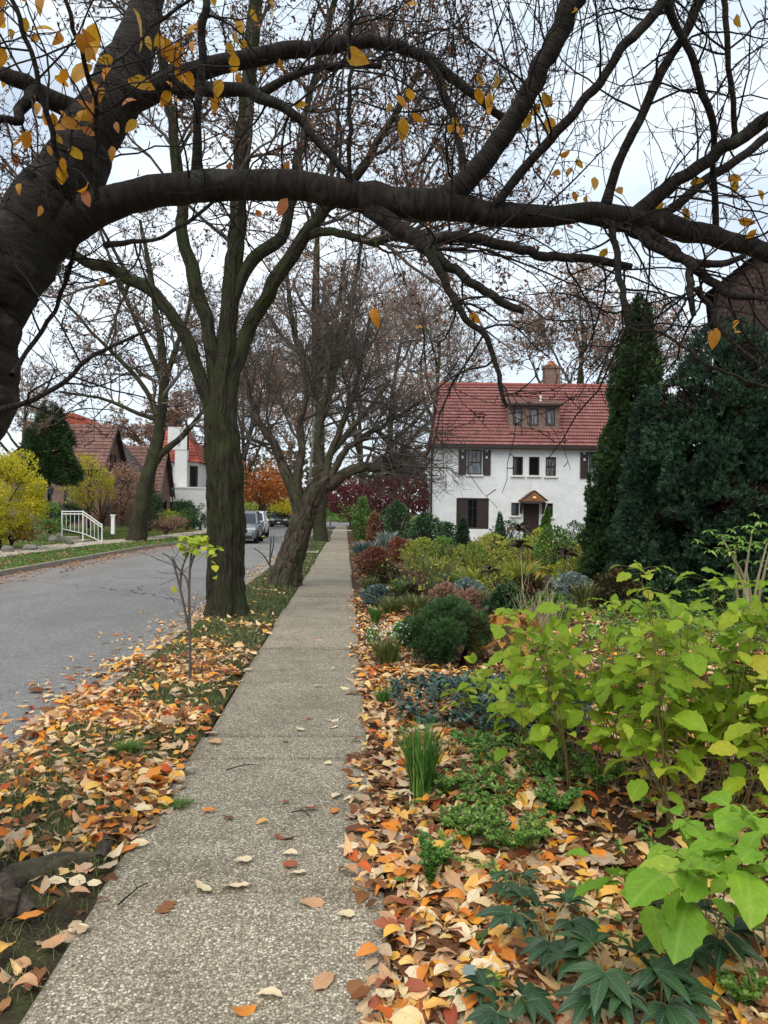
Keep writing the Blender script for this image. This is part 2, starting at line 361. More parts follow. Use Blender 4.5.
nt.links.new(mixc(nt, cf, sky.outputs[0], cloudc), bg.inputs['Color']); bg.inputs['Strength'].default_value = .085
sun = bpy.data.lights.new('sun', 'SUN'); sun.energy = 1.5; sun.angle = R_(50); sun.color = (1, .96, .9)
so = bpy.data.objects.new('sun', sun); COL.objects.link(so)
sd = Vector((math.sin(SUN_AZ)*math.cos(SUN_EL), math.cos(SUN_AZ)*math.cos(SUN_EL), math.sin(SUN_EL)))
so.rotation_euler = sd.to_track_quat('Z', 'Y').to_euler()
vs = scene.view_settings; vs.view_transform = 'Standard'; vs.look = 'None'; vs.gamma = 1; vs.exposure = 0.8; vs.use_curve_mapping = False
scene.render.film_transparent = False
cy = scene.cycles; cy.max_bounces = 6; cy.diffuse_bounces = 3; cy.transparent_max_bounces = 4; cy.glossy_bounces = 2; cy.transmission_bounces = 3
cy.use_denoising = True
# ================================================================= ground
def struct(o): o['kind'] = 'structure'; return o
XR = -2.14                                # road-side face of the near kerb line
RE = np.array([(-2.27, -8), (-2.27, 70), (-2.0, 78), (-.5, 88), (3, 97), (10, 105), (25, 112), (60, 118), (90, 120)])
LE = np.array([(-8.65, -8), (-8.65, 34), (-8.0, 39), (-7.15, 45), (-7.15, 60), (-8.2, 85), (-8.0, 100), (-5, 115), (2, 124), (12, 130), (25, 133), (90, 138)])
def redge(y): return np.interp(y, RE[:, 1], RE[:, 0])
def ledge(y): return np.interp(y, LE[:, 1], LE[:, 0])
def bed_h(x, y):
    P = np.stack([x, y], -1)
    return .07*sstep(.2, 1.2, x) + sstep(.2, .6, x)*(.09*(vnoise(P, .9, 3)-.5)+.035*(vnoise(P, 4, 4)-.5))
def verge_h(x, y):
    P = np.stack([x, y], -1); e = sstep(-2.14, -1.95, x)*sstep(-1.02, -1.15, x)
    return -.012 + e*(.035 + .05*(vnoise(P, 1.6, 5)-.3))
def left_h(x, y):
    s = ledge(y) - x
    return .012 + .55*sstep(4.3, 9.5, s) + .5*sstep(9, 25, s)
def sheet(name, xs, ys, zf, mat, xa=None):
    Y, U = np.meshgrid(ys, xs, indexing='ij'); X = U if xa is None else xa(U, Y)
    Z = zf(X, Y); V = np.stack([X, Y, Z], -1).reshape(-1, 3); n, m = Y.shape
    i, j = np.meshgrid(np.arange(n-1), np.arange(m-1), indexing='ij'); a = i*m+j
    mb = MB().add(V, np.stack([a, a+1, a+m+1, a+m], -1).reshape(-1, 4))
    return struct(mb.build(name, mat, smooth=True))
def groundmat(name, stops, sc=3, fine=60, bmp=.5, rough_=.95):
    m, nt, p, out = newmat(name); v = coord(nt)
    f = noise(nt, v, sc, 6, .6); f2 = noise(nt, v, fine, 4, .6)
    c = ramp(nt, f, stops); c = mixc(nt, .55, c, ramp(nt, f2, [(.3, (.25,)*3), (.7, (1.5,)*3)]), 'MULTIPLY')
    nt.links.new(c, p.inputs['Base Color']); p.inputs['Roughness'].default_value = rough_; p.inputs['Specular IOR Level'].default_value = .15
    bump(nt, p, f2, bmp, .02); return m
soil = groundmat('garden soil', [(.3, '#2e2219'), (.5, '#4a3626'), (.62, '#5d4630'), (.75, '#46492a')])
vsoil = groundmat('verge soil', [(.3, '#2a231a'), (.5, '#40382a'), (.6, '#434a28'), (.75, '#4f5a2c')])
lawn = groundmat('lawn', [(.3, '#3e4626'), (.5, '#525e2e'), (.65, '#667038'), (.8, '#74663c')], 1.2, 40)
# asphalt
m, nt, p, out = newmat('asphalt'); v = coord(nt)
f1 = noise(nt, v, 120, 4, .8); f2 = noise(nt, coord(nt, scale=(1.2, .5, 1)), .7, 6, .7); f3 = noise(nt, v, 14, 6, .75)
c = ramp(nt, f1, [(.34, '#434240'), (.5, '#777572'), (.66, '#bfbcb6')])
c = mixc(nt, 1, c, ramp(nt, f2, [(.3, (.78,)*3), (.7, (1.1,)*3)]), 'MULTIPLY'); c = mixc(nt, .6, c, ramp(nt, f3, [(.35, (.6,)*3), (.6, (1.15,)*3)]), 'MULTIPLY')
# grit and leaf dust along the far gutter
sx = nt.nodes.new('ShaderNodeSeparateXYZ'); nt.links.new(v, sx.inputs[0])
mr = nt.nodes.new('ShaderNodeMapRange'); mr.inputs[1].default_value = -6.2; mr.inputs[2].default_value = -8.4; nt.links.new(sx.outputs[0], mr.inputs[0])
mm = nt.nodes.new('ShaderNodeMath'); mm.operation = 'MULTIPLY'; nt.links.new(mr.outputs[0], mm.inputs[0]); nt.links.new(ramp(nt, noise(nt, v, 1.6, 6, .7), [(.42, (0,)*3), (.6, (.85,)*3)]), mm.inputs[1])
c = mixc(nt, mm.outputs[0], c, '#7d6654')
nt.links.new(c, p.inputs['Base Color']); # tar-sealed cracks and a worn patch
vc = nt.nodes.new('ShaderNodeTexVoronoi'); vc.feature = 'DISTANCE_TO_EDGE'; vc.inputs['Scale'].default_value = .08
wv = nt.nodes.new('ShaderNodeVectorMath'); wv.operation = 'ADD'; nz_ = nt.nodes.new('ShaderNodeTexNoise'); nz_.inputs['Scale'].default_value = 1.3; nz_.inputs['Detail'].default_value = 5
nt.links.new(v, nz_.inputs['Vector']); nt.links.new(v, wv.inputs[0]); nt.links.new(nz_.outputs['Color'], wv.inputs[1]); nt.links.new(wv.outputs[0], vc.inputs['Vector'])
c = mixc(nt, ramp_v(nt, vc.outputs['Distance'], .0008, .002), c, '#3c3c3e')
nt.links.new(c, p.inputs['Base Color'])
p.inputs['Roughness'].default_value = .9; p.inputs['Specular IOR Level'].default_value = .12; bump(nt, p, f1, .6, .008); asphalt = m
# exposed aggregate concrete
m, nt, p, out = newmat('exposed aggregate concrete'); v = coord(nt)
vo = nt.nodes.new('ShaderNodeTexVoronoi'); vo.inputs['Scale'].default_value = 88; nt.links.new(v, vo.inputs['Vector'])
vo2 = nt.nodes.new('ShaderNodeTexVoronoi'); vo2.inputs['Scale'].default_value = 170; nt.links.new(v, vo2.inputs['Vector'])
sp = nt.nodes.new('ShaderNodeSeparateColor'); nt.links.new(vo.outputs['Color'], sp.inputs[0])
peb = ramp(nt, sp.outputs[0], [(0, '#565046'), (.3, '#80786a'), (.55, '#a1988a'), (.78, '#c4baa8'), (.92, '#e4dccd'), (1, '#f4efe4')])
c = mixc(nt, ramp(nt, vo.outputs['Distance'], [(.35, (0,)*3), (.62, (1,)*3)]), peb, '#5a5449')
sp2 = nt.nodes.new('ShaderNodeSeparateColor'); nt.links.new(vo2.outputs['Color'], sp2.inputs[0])
c = mixc(nt, .45, c, ramp(nt, sp2.outputs[1], [(0, '#524c42'), (.6, '#8f8674'), (1, '#d2c9b8')]))
st = noise(nt, v, 1.3, 6, .6); c = mixc(nt, 1, c, ramp(nt, st, [(.3, (.74, .73, .7)), (.5, (.95,)*3), (.75, (1.08,)*3)]), 'MULTIPLY')
st2 = noise(nt, v, 6, 5, .65); c = mixc(nt, .7, c, ramp(nt, st2, [(.32, (.7, .69, .66)), (.55, (1.,)*3)]), 'MULTIPLY')
sb = nt.nodes.new('ShaderNodeAttribute'); sb.attribute_name = 'bark'; ss = nt.nodes.new('ShaderNodeSeparateXYZ'); nt.links.new(sb.outputs['Vector'], ss.inputs[0])
def mnode(op, a, b=None):
    n = nt.nodes.new('ShaderNodeMath'); n.operation = op
    for s_, q in ((0, a), (1, b)):
        if q is None: continue
        if isinstance(q, bpy.types.NodeSocket): nt.links.new(q, n.inputs[s_])
        else: n.inputs[s_].default_value = q
    return n.outputs[0]
eu = mnode('SUBTRACT', .62, mnode('ABSOLUTE', mnode('SUBTRACT', ss.outputs[0], .62))); ev = mnode('SUBTRACT', .925, mnode('ABSOLUTE', mnode('SUBTRACT', ss.outputs[1], .925)))
ed = mnode('ADD', mnode('MINIMUM', eu, ev), mnode('MULTIPLY', mnode('SUBTRACT', noise(nt, v, 7, 5, .7), .5), .16))
c = mixc(nt, mnode('MULTIPLY', ramp_v(nt, ed, -.01, .06), .38), c, '#5a5144')
c = mixc(nt, 1, c, ramp(nt, ss.outputs[2], [(0, (.84, .83, .80)), (1, (1.08, 1.06, 1.03))]), 'MULTIPLY')
c = mixc(nt, 1, c, (1.12, 1.10, 1.05), 'MULTIPLY')
nt.links.new(c, p.inputs['Base Color']); p.inputs['Roughness'].default_value = .85; p.inputs['Specular IOR Level'].default_value = .3
bump(nt, p, vo.outputs['Distance'], -.5, .006); aggregate = m
concrete = simple('plain concrete', '#a79f8e', .9, nscale=5, namt=.2, bmp=.15)
kerbm = simple('kerb concrete', '#8b8272', .9, nscale=9, namt=.3, bmp=.3)
geo = lambda a, b, n, k=1.6: a + (b-a)*(np.linspace(0, 1, n)**k)
struct(MB().add([[-300, -60, -.3], [300, -60, -.3], [300, 500, -.3], [-300, 500, -.3]], [[0, 1, 2, 3]]).build('ground', lawn))
sheet('road', np.linspace(0, 1, 8), np.concatenate([np.linspace(-8, 70, 40), np.linspace(71, 137.9, 60)]), lambda x, y: -.1+.03*np.sin(np.clip((x+8.65)/6.4, 0, 1)*np.pi)*(y < 70), asphalt,
      lambda u, y: ledge(y) + u*(np.where(y < 119.9, redge(np.minimum(y, 119.9)), 90) - ledge(y)))
yv = np.concatenate([geo(-3, 30, 150, 1.5), np.linspace(30.5, 84, 60)])
sheet('verge', np.linspace(0, 1, 16), yv, verge_h, vsoil, lambda u, y: redge(y)+.13 + u*(-1.0-redge(y)-.13)*np.where(y < 80, 1, 1))
yb = np.concatenate([geo(-2, 30, 200, 1.5), np.linspace(30.5, 120, 90)])
sheet('garden_bed', np.concatenate([geo(0, 8, 70, 1.3), np.linspace(8.5, 85, 40)]), yb, bed_h, soil, lambda u, y: np.maximum(.17, redge(np.minimum(y, 119.9))+1.3) + u)
sheet('lawn', -geo(0, 110, 60, 2.0), np.concatenate([np.linspace(-8, 137.9, 110), np.linspace(138.5, 260, 30)]), left_h, lawn, lambda u, y: ledge(y)-.14+u)
def strip(name, xl, xr, ys, z, mat, zb=-.2, closed=True):
    Y = np.asarray(ys, float); a, b = xl(Y), xr(Y); n = len(Y); zz = np.full(n, z) if np.isscalar(z) else z(Y)
    V = np.concatenate([np.stack([a, Y, zz], 1), np.stack([b, Y, zz], 1), np.stack([a, Y, np.full(n, zb)], 1), np.stack([b, Y, np.full(n, zb)], 1)])
    i = np.arange(n-1); Fc = [np.stack([i, i+n, i+n+1, i+1], 1), np.stack([i, i+1, i+1+2*n, i+2*n], 1), np.stack([i+n+1, i+n, i+3*n, i+3*n+1], 1)]
    mb = MB().add(V, np.concatenate(Fc)); return struct(mb.build(name, mat))
yk = np.concatenate([np.linspace(-8, 70, 60), np.linspace(71, 112, 40)])
strip('kerb', lambda y: redge(y)-.0, lambda y: redge(y)+.14, yk, .022, kerbm)
strip('kerb', lambda y: ledge(y)-.15, lambda y: ledge(y), np.concatenate([np.linspace(-8, 120, 120)]), .03, kerbm)
strip('far_sidewalk', lambda y: ledge(y)-4.1, lambda y: ledge(y)-2.4, np.linspace(-8, 110, 100), .03, concrete)
# sidewalk slabs
mb = MB(); y = -2.0; k = 0
while y < 84:
    L = rng.uniform(1.75, 1.9); dz = rng.normal(0, .004); l = -1.02 + rng.normal(0, .012); r = .19+rng.normal(0, .01)
    if y < 5.4 < y+L: L = 5.58-y
    if 5.57 < y < 12.3: l += .035
    if y > 12.3: l += .05
    t1, t2 = rng.normal(0, .004, 2); g = .009; zt = .016+dz
    if k == 0 or True:
        nx = 3; V = []
        b = .012
        P = [(l, y+g), (r, y+g), (r, y+L-g), (l, y+L-g)]
        Pi = [(l+b, y+g+b), (r-b, y+g+b), (r-b, y+L-g-b), (l+b, y+L-g-b)]
        zs = [zt+t1, zt+t1, zt+t2, zt+t2]
        V = [(a, c, z) for (a, c), z in zip(Pi, zs)] + [(a, c, z-b) for (a, c), z in zip(P, zs)] + [(a, c, -.12) for (a, c) in P]
        Fc = [[0, 1, 2, 3]] + [[4+i, 4+(i+1) % 4, (i+1) % 4, i] for i in range(4)] + [[8+i, 8+(i+1) % 4, 4+(i+1) % 4, 4+i] for i in range(4)]
        sr = rng.uniform(.0, 1); q = [(0, 0), (1.24, 0), (1.24, 1.85), (0, 1.85)]; mb.add(V, Fc, bark=np.array([(a_, b_, sr) for a_, b_ in q]*3)+[0, 0, .001])
    y += L; k += 1
struct(mb.build('sidewalk', aggregate))
struct(MB().add([[-1.03, -3, -.035], [.2, -3, -.035], [.2, 85, -.035], [-1.03, 85, -.035]], [[0, 1, 2, 3]]).build('sidewalk_bedding', vsoil))
strip('driveway', lambda y: np.full_like(y, -2.13), lambda y: np.full_like(y, 1.4), np.array([64, 67.5]), .03, concrete, -.05)
strip('path', lambda y: np.full_like(y, -2.1), lambda y: np.full_like(y, -1.04), np.array([29.5, 31.2]), .06, concrete, -.05)
# ================================================================= houses
def at0(px, d):
    p = at(px, 512, d); return np.array([p[0], p[1], 0])
class Frame:
    """local frame: u along the facade, v away from the viewer, z up"""
    def __init__(s, o, yaw): s.o = np.asarray(o, float); s.yaw = yaw
    def root(s, name, label, cat, group=None):
        e = empty(name, s.o, label, cat, group); e.rotation_euler.z = s.yaw; return e
def wall_holes(mb, u0, u1, z0, z1, holes, v=0, depth=.16, m=0):
    us = sorted({u0, u1} | {h[0] for h in holes} | {h[1] for h in holes}); zs = sorted({z0, z1} | {h[2] for h in holes} | {h[3] for h in holes})
    for a, b in zip(us, us[1:]):
        for c, d in zip(zs, zs[1:]):
            if any(h[0] <= (a+b)/2 <= h[1] and h[2] <= (c+d)/2 <= h[3] for h in holes): continue
            mb.add([[a, v, c], [b, v, c], [b, v, d], [a, v, d]], [[0, 1, 2, 3]], m=m)
    for a, b, c, d in holes:
        w = v+depth
        mb.add([[a, v, c], [a, w, c], [a, w, d], [a, v, d], [b, v, c], [b, w, c], [b, w, d], [b, v, d]], [[0, 1, 2, 3], [5, 4, 7, 6], [1, 0, 4, 5], [3, 2, 6, 7]], m=m)
def window(par, a, b, c, d, mats, v=.06, fw=.07, rail=True, mull=0, sill=None, bars=0, name='window'):
    fr, gl = mats; mb = MB(); t = .07
    mb.box(((a+b)/2, v+t/2, c+fw/2), (b-a, t, fw)).box(((a+b)/2, v+t/2, d-fw/2), (b-a, t, fw))
    mb.box((a+fw/2, v+t/2, (c+d)/2), (fw, t-.004, d-c-2*fw)).box((b-fw/2, v+t/2, (c+d)/2), (fw, t-.004, d-c-2*fw))
    if rail: mb.box(((a+b)/2, v+t/2, (c+d)/2), (b-a-2*fw, t-.01, fw*.8))
    for k in range(mull): mb.box((a+(b-a)*(k+1)/(mull+1), v+t/2, (c+d)/2), (fw*1.2, t-.014, d-c-2*fw))
    for k in range(bars): mb.box((a+fw+(b-a-2*fw)*(k+1)/(bars+1), v+t/2, (c+3*d)/4), (.022, t-.03, (d-c)/2-fw))
    f = mb.build(name, fr, par)
    MB().add([[a+.01, v+.05, c+.01], [b-.01, v+.05, c+.01], [b-.01, v+.05, d-.01], [a+.01, v+.05, d-.01]], [[0, 1, 2, 3]]).build('pane', gl, f)
    if sill: MB().box(((a+b)/2, -.03, c-.05), (b-a+.2, .14, .1)).build('sill', sill, f)
    return f
glass = simple('dark window glass', '#14171a', .06, spec=.9)
curtain_glass = None
m, nt, p, out = newmat('window glass with curtain'); v = coord(nt, scale=(9, 1, .8))
c = ramp(nt, noise(nt, v, 2.0, 2), [(.4, '#3c4044'), (.62, '#84878a')]); nt.links.new(c, p.inputs['Base Color']); p.inputs['Roughness'].default_value = .12; curtain_glass = m
brown_paint = simple('dark brown paint', '#30241f', .5, nscale=8, namt=.15)
white_trim = simple('white trim paint', '#dcdad2', .5)
def brickmat(name, c1, c2, mortar, scale, bw=.5, bh=.25, ms=.015, bmp=.3, coordk='xz', rough_=.85, namt=.3, offset=.5):
    m, nt, p, out = newmat(name)
    if coordk == 'bark': v = coord(nt, 'bark')
    else:
        s = nt.nodes.new('ShaderNodeSeparateXYZ'); nt.links.new(coord(nt), s.inputs[0]); cb = nt.nodes.new('ShaderNodeCombineXYZ')
        a = s.outputs[0] if coordk == 'xz' else s.outputs[1]
        nt.links.new(a, cb.inputs[0]); nt.links.new(s.outputs[2], cb.inputs[1]); v = cb.outputs[0]
    b = nt.nodes.new('ShaderNodeTexBrick'); nt.links.new(v, b.inputs['Vector']); b.offset = offset
    for k, x in (('Color1', c1), ('Color2', c2), ('Mortar', mortar)): b.inputs[k].default_value = lin(x)
    b.inputs['Scale'].default_value = scale; b.inputs['Brick Width'].default_value = bw; b.inputs['Row Height'].default_value = bh; b.inputs['Mortar Size'].default_value = ms
    f = noise(nt, coord(nt), 1.4, 6, .65); c = mixc(nt, 1, b.outputs['Color'], ramp(nt, f, [(.3, (1-namt,)*3), (.7, (1.1,)*3)]), 'MULTIPLY')
    nt.links.new(c, p.inputs['Base Color']); p.inputs['Roughness'].default_value = rough_; p.inputs['Specular IOR Level'].default_value = .3
    bump(nt, p, b.outputs['Fac'], -bmp, .02); return m
white_brick = brickmat('white painted brick', '#e4e5e2', '#dddfdc', '#d8dad7', 1, .42, .13, .008, .35, namt=.13)
red_tile = brickmat('red clay tile', '#a36d66', '#945f59', '#4a302c', 1, .15, .30, .018, .6, 'bark', .85, .34)
brown_tile = brickmat('brown clay tile', '#8d675c', '#6e4e46', '#40302a', 1, .22, .2, .01, .4, 'bark', .8, .3)
grey_tile = brickmat('grey slate', '#6a635f', '#544e4b', '#38332f', 1, .3, .22, .012, .4, 'bark', .8, .3)
orange_tile = brickmat('orange red clay tile', '#b05a42', '#8d4030', '#50281e', 1, .3, .35, .014, .4, 'bark', .8, .35)
brick_xz = brickmat('brown brick', '#80604f', '#684c40', '#8d8078', 1, .22, .075, .01, .4)
brick_yz = brickmat('brown brick gable', '#8a6150', '#70493d', '#8d8078', 1, .22, .075, .01, .4, 'yz')
shingle = brickmat('brown wood shingle', '#4a3831', '#3a2b26', '#1f1815', 1, .18, .16, .012, .5)
def tiled(mb, a0, a1, b0, b1, n, lift=.045, m=0):
    """roof slope between the eave a0-a1 and the ridge b0-b1, laid in n lapped courses"""
    a0, a1, b0, b1 = [np.asarray(x, float) for x in (a0, a1, b0, b1)]
    nn = nrm(np.cross(a1-a0, b0-a0)); S = np.linalg.norm((b0+b1-a0-a1)/2); W = np.linalg.norm(a1-a0)
    for k in range(n):
        t, t2 = k/n, (k+1)/n
        p0, p1, q0, q1 = a0+(b0-a0)*t, a1+(b1-a1)*t, a0+(b0-a0)*t2, a1+(b1-a1)*t2
        u0, u1 = np.linalg.norm(b0-a0)*0 + (p0-a0) @ nrm(a1-a0), (p1-a0) @ nrm(a1-a0)
        V = [p0+nn*lift, p1+nn*lift, q1+nn*.006, q0+nn*.006, p0-nn*.005, p1-nn*.005]
        bk = [[u0, S*t+.02, 0], [u1, S*t+.02, 0], [u1, S*t2-.012, 0], [u0, S*t2-.012, 0], [u0, S*t, 0], [u1, S*t, 0]]
        mb.add(V, [[0, 1, 2, 3], [4, 5, 1, 0]], bark=np.array(bk)+[0, 0, 0], m=m)
# ---- the white house
D = 44.0; ph = D/768
hr = Frame(at0(432, D), YAW-R_(1.0)); wh = hr.root('white_house', 'white painted brick house with red tiled roof, dormer and brown shutters', 'house')
U = lambda px: (px-432)*ph*1.012
zz = lambda py: 1.65+(512.8-py)*ph
W, DEP, EV = 12.0, 9.0, 5.55
hol = dict(up=(U(466), U(480.5), 3.86, 5.3), s1=(U(510.8), U(521), 3.86, 4.92), s2=(U(526.8), U(537.2), 3.86, 4.92), s3=(U(543.2), U(553.5), 3.84, 4.92), upr=(U(585.5), U(600), 3.75, 5.25),
           door=(U(456), U(488), .75, 2.52), sw=(U(510), U(517.8), 1.55, 2.28), ent=(U(522), U(537.5), .2, 2.25), sw2=(U(545), U(551), 1.5, 2.28), lowr=(U(584), U(600), 1.0, 2.4))
mb = MB(); wall_holes(mb, 0, W, -.3, EV, list(hol.values()))
mb.add([[0, 0, -.3], [0, DEP, -.3], [0, DEP, EV], [0, 0, EV]], [[1, 0, 3, 2]]); mb.add([[W, 0, -.3], [W, DEP, -.3], [W, DEP, EV], [W, 0, EV]], [[0, 1, 2, 3]])
mb.add([[0, DEP, -.3], [W, DEP, -.3], [W, DEP, EV], [0, DEP, EV]], [[1, 0, 3, 2]])
wall_o = mb.build('wall', white_brick, wh)
MB().box((W/2, DEP/2+.3, 2.5), (W-.5, DEP-1.2, 5)).build('interior', simple('dark interior', '#15120f', .9), wh)
RZ = 9.75; ins = .75; oh = .32
mb = MB(); el, er = -.12, W+.12
tiled(mb, (el, -oh, EV-.02), (er, -oh, EV-.02), (el+ins, DEP/2, RZ), (er-ins, DEP/2, RZ), 19, .075)
tiled(mb, (er, DEP+oh, EV-.02), (el, DEP+oh, EV-.02), (er-ins, DEP/2, RZ), (el+ins, DEP/2, RZ), 19)
tiled(mb, (el, DEP+oh, EV-.02), (el, -oh, EV-.02), (el+ins, DEP/2, RZ), (el+ins+.01, DEP/2, RZ), 19)
tiled(mb, (er, -oh, EV-.02), (er, DEP+oh, EV-.02), (er-ins, DEP/2, RZ), (er-ins-.01, DEP/2, RZ), 19)
rf = mb.build('roof', red_tile, wh)
mb = MB(); add_tubes(mb, np.array([[el+ins-.05, DEP/2, RZ+.02], [er-ins+.05, DEP/2, RZ+.02]]), np.array([.13, .13]), 10); mb.build('ridge_cap', simple('ridge tile', '#8c4a3c', .8, nscale=5, bmp=.2), rf)
MB().box((W/2, -oh-.05, EV-.1), (W+.3, .14, .17)).build('gutter', brown_paint, wh)
MB().box((W/2, -.16, EV-.14), (W+.16, .3, .1)).build('soffit', brown_paint, wh)
mb = MB(); add_tubes(mb, np.array([[-.06, -.1, EV-.2], [-.06, -.1, .1]]), np.array([.055, .055]), 8); mb.build('downpipe', brown_paint, wh)
wm = (brown_paint, glass); wmc = (brown_paint, curtain_glass)
window(wh, *hol['up'], wmc, bars=2, sill=white_trim); window(wh, *hol['upr'], wmc, bars=2, sill=white_trim)
for k in ('s1', 's2', 's3'): window(wh, *hol[k], wm if k != 's3' else wmc, rail=(k == 's3'), sill=white_trim)
window(wh, *hol['sw'], wm, rail=False, sill=white_trim); window(wh, *hol['sw2'], wm, rail=False, sill=white_trim); window(wh, *hol['lowr'], wm, sill=white_trim)
for k in ('s1', 's2', 's3', 'sw'):      # pale casings round the small windows
    a, b, c, d = hol[k]; mb = MB()
    mb.box((a-.045, -.012, (c+d)/2), (.09, .03, d-c+.18)).box((b+.045, -.012, (c+d)/2), (.09, .03, d-c+.18)).box(((a+b)/2, -.013, d+.045), (b-a, .03, .09)); mb.build('casing', white_trim, wh)
a, b, c, d = hol['door']; dr = window(wh, a, b, c, d, wm, mull=2, rail=False, fw=.1, name='patio_door')
for s in (0, 2):
    x0 = a+.1+(b-a-.1)/3*s; MB().box((x0+(b-a)/6-.03, .1, (c+d)/2), ((b-a)/3-.1, .03, d-c-.2)).build('door_panel', simple('brown door panel', '#2f221c', .5, nscale=6), dr)
mb = MB()
for k in range(2): mb.box(((a+b)/2, .085, c+.62+k*.55), ((b-a)/3-.1, .03, .025))
mb.box(((a+b)/2, .083, (c+d)/2), (.025, .028, d-c-.25))
mb.build('glazing_bar', brown_paint, dr)
a, b, c, d = hol['ent']; MB().box(((a+b)/2, .1, (c+d)/2), (b-a, .06, d-c)).build('front_door', simple('brown front door', '#33241d', .5, nscale=9), wh)
def shutter(a, b, c, d):
    mb = MB(); n = 3
    for k in range(n):
        x0, x1 = a+(b-a)*k/n+.006, a+(b-a)*(k+1)/n-.006
        top = d - (.13 if k == 1 else 0)*1.0
        mb.box(((x0+x1)/2, -.05, (c+top)/2), (x1-x0, .035, top-c))
    mb.box(((a+b)/2, -.02, c+.25), (b-a-.02, .02, .1)).box(((a+b)/2, -.02, d-.4), (b-a-.02, .02, .1))
    o = mb.build('shutter', brown_paint, wh)
    MB().box(((a+b)/2, -.07, d-.42), (.13, .012, .13), taper=.6).build('cutout', white_trim, o)
a, b, c, d = hol['up']; shutter(a-.5, a-.03, c-.02, d-.02); shutter(b+.03, b+.5, c-.02, d-.02)
a, b, c, d = hol['upr']; shutter(a-.5, a-.03, c-.02, d-.02); shutter(b+.03, b+.5, c-.02, d-.02)
# shed dormer
du0, du1 = U(508.5), U(559.5); sl = (RZ-EV)/(DEP/2+oh); vz = lambda z: (z-EV)/sl-oh
zb_, zt_ = 6.6, 8.08; vf = vz(zb_)-.02
dm = MB(); vb = vz(zt_+.55)
ho = []
for p0, p1 in ((512.6, 521.8), (528.8, 538.4), (545.2, 555)): ho.append((U(p0), U(p1), 6.8, 7.82))
wall_holes(dm, du0, du1, zb_-.25, zt_, ho, v=vf, depth=.1)
for x, fl in ((du0, 1), (du1, 0)):
    q = [[x, vf, zb_-.25], [x, vz(zt_+.1), zb_-.25], [x, vz(zt_+.1), zt_+.1], [x, vf, zt_]]; dm.add(q, [[1, 0, 3, 2]] if fl else [[0, 1, 2, 3]])
dmo = dm.build('dormer', brick_xz, wh)
mb = MB(); tiled(mb, (du0-.15, vf-.2, zt_-.02), (du1+.15, vf-.2, zt_-.02), (du0-.15, vb, zt_+.62), (du1+.15, vb, zt_+.62), 5, .03); mb.build('dormer_roof', brown_tile, dmo)
MB().box(((du0+du1)/2, vf-.2, zt_-.08), (du1-du0+.34, .1, .1)).build('dormer_gutter', brown_paint, dmo)
for h in ho:
    mbq = MB(); a, b, c, d = h
    f = MB()
    f.box(((a+b)/2, vf+.03, c+.04), (b-a, .07, .08)).box(((a+b)/2, vf+.03, d-.04), (b-a, .07, .08)).box((a+.04, vf+.03, (c+d)/2), (.08, .066, d-c-.16)).box((b-.04, vf+.03, (c+d)/2), (.08, .066, d-c-.16))
    f = f.build('dormer_window', brown_paint, dmo)
vp = MB(); add_tubes(vp, np.array([[U(543), vf+.9, zt_+.15], [U(543), vf+.9, zt_+.62]]), np.array([.07, .07]), 8); vp.build('vent_pipe', white_trim, dmo)
for h in ho: MB().add([[h[0], vf+.05, h[2]], [h[1], vf+.05, h[2]], [h[1], vf+.05, h[3]], [h[0], vf+.05, h[3]]], [[0, 1, 2, 3]]).build('dormer_pane', curtain_glass, dmo)
# chimney
ck = MB(); cu = (U(549)+U(564))/2*1.1-.3; 
ck.box((cu, DEP/2+.3, RZ+.1), (.95, .8, 2.0)).box((cu, DEP/2+.3, RZ+1.17), (1.08, .92, .14))
co = ck.build('chimney', brick_xz, rf)
pt = MB(); add_tubes(pt, np.array([[cu, DEP/2+.3, RZ+1.24], [cu, DEP/2+.3, RZ+1.38], [cu, DEP/2+.3, RZ+1.46], [cu, DEP/2+.3, RZ+1.58]]), np.array([.36, .34, .22, .2]), 10); pt.build('chimney_pot', simple('orange clay pot', '#a8694c', .8, nscale=4), co)
# porch hood
pu0, pu1, pz, pk = U(517), U(543), 2.4, 2.98; pm = (pu0+pu1)/2; pv = -.95
mb = MB(); tiled(mb, (pu0, .0, pz), (pu0, pv, pz), (pm, .0, pk), (pm, pv, pk), 4, .03); tiled(mb, (pu1, pv, pz), (pu1, .0, pz), (pm, pv, pk), (pm, .0, pk), 4, .03)
po = mb.build('porch_roof', brown_tile, wh)
mb = MB(); mb.poly([(pu0+.05, pv+.04, pz-.03), (pu1-.05, pv+.04, pz-.03), (pm, pv+.04, pk-.06)], (0, .05, 0)); mb.build('porch_gable', simple('ochre porch board', '#7c5838', .6, nscale=5), po)
mb = MB()
for x in (pu0+.12, pu1-.12): mb.poly([(x-.05, 0-.004, pz-.08), (x-.05, pv+.1, pz-.08), (x-.05, -.004, pz-.75)], (.1, 0, 0))
mb.build('porch_bracket', brown_paint, po)
lm = MB(); add_tubes(lm, np.array([[pm, pv+.02, pz+.14], [pm, pv+.02, pz+.24]]), np.array([.1, .08]), 8); lm.build('porch_lamp', simple('warm lamp', '#ffb860', .5, emit=('#ffb050', .3)), po)
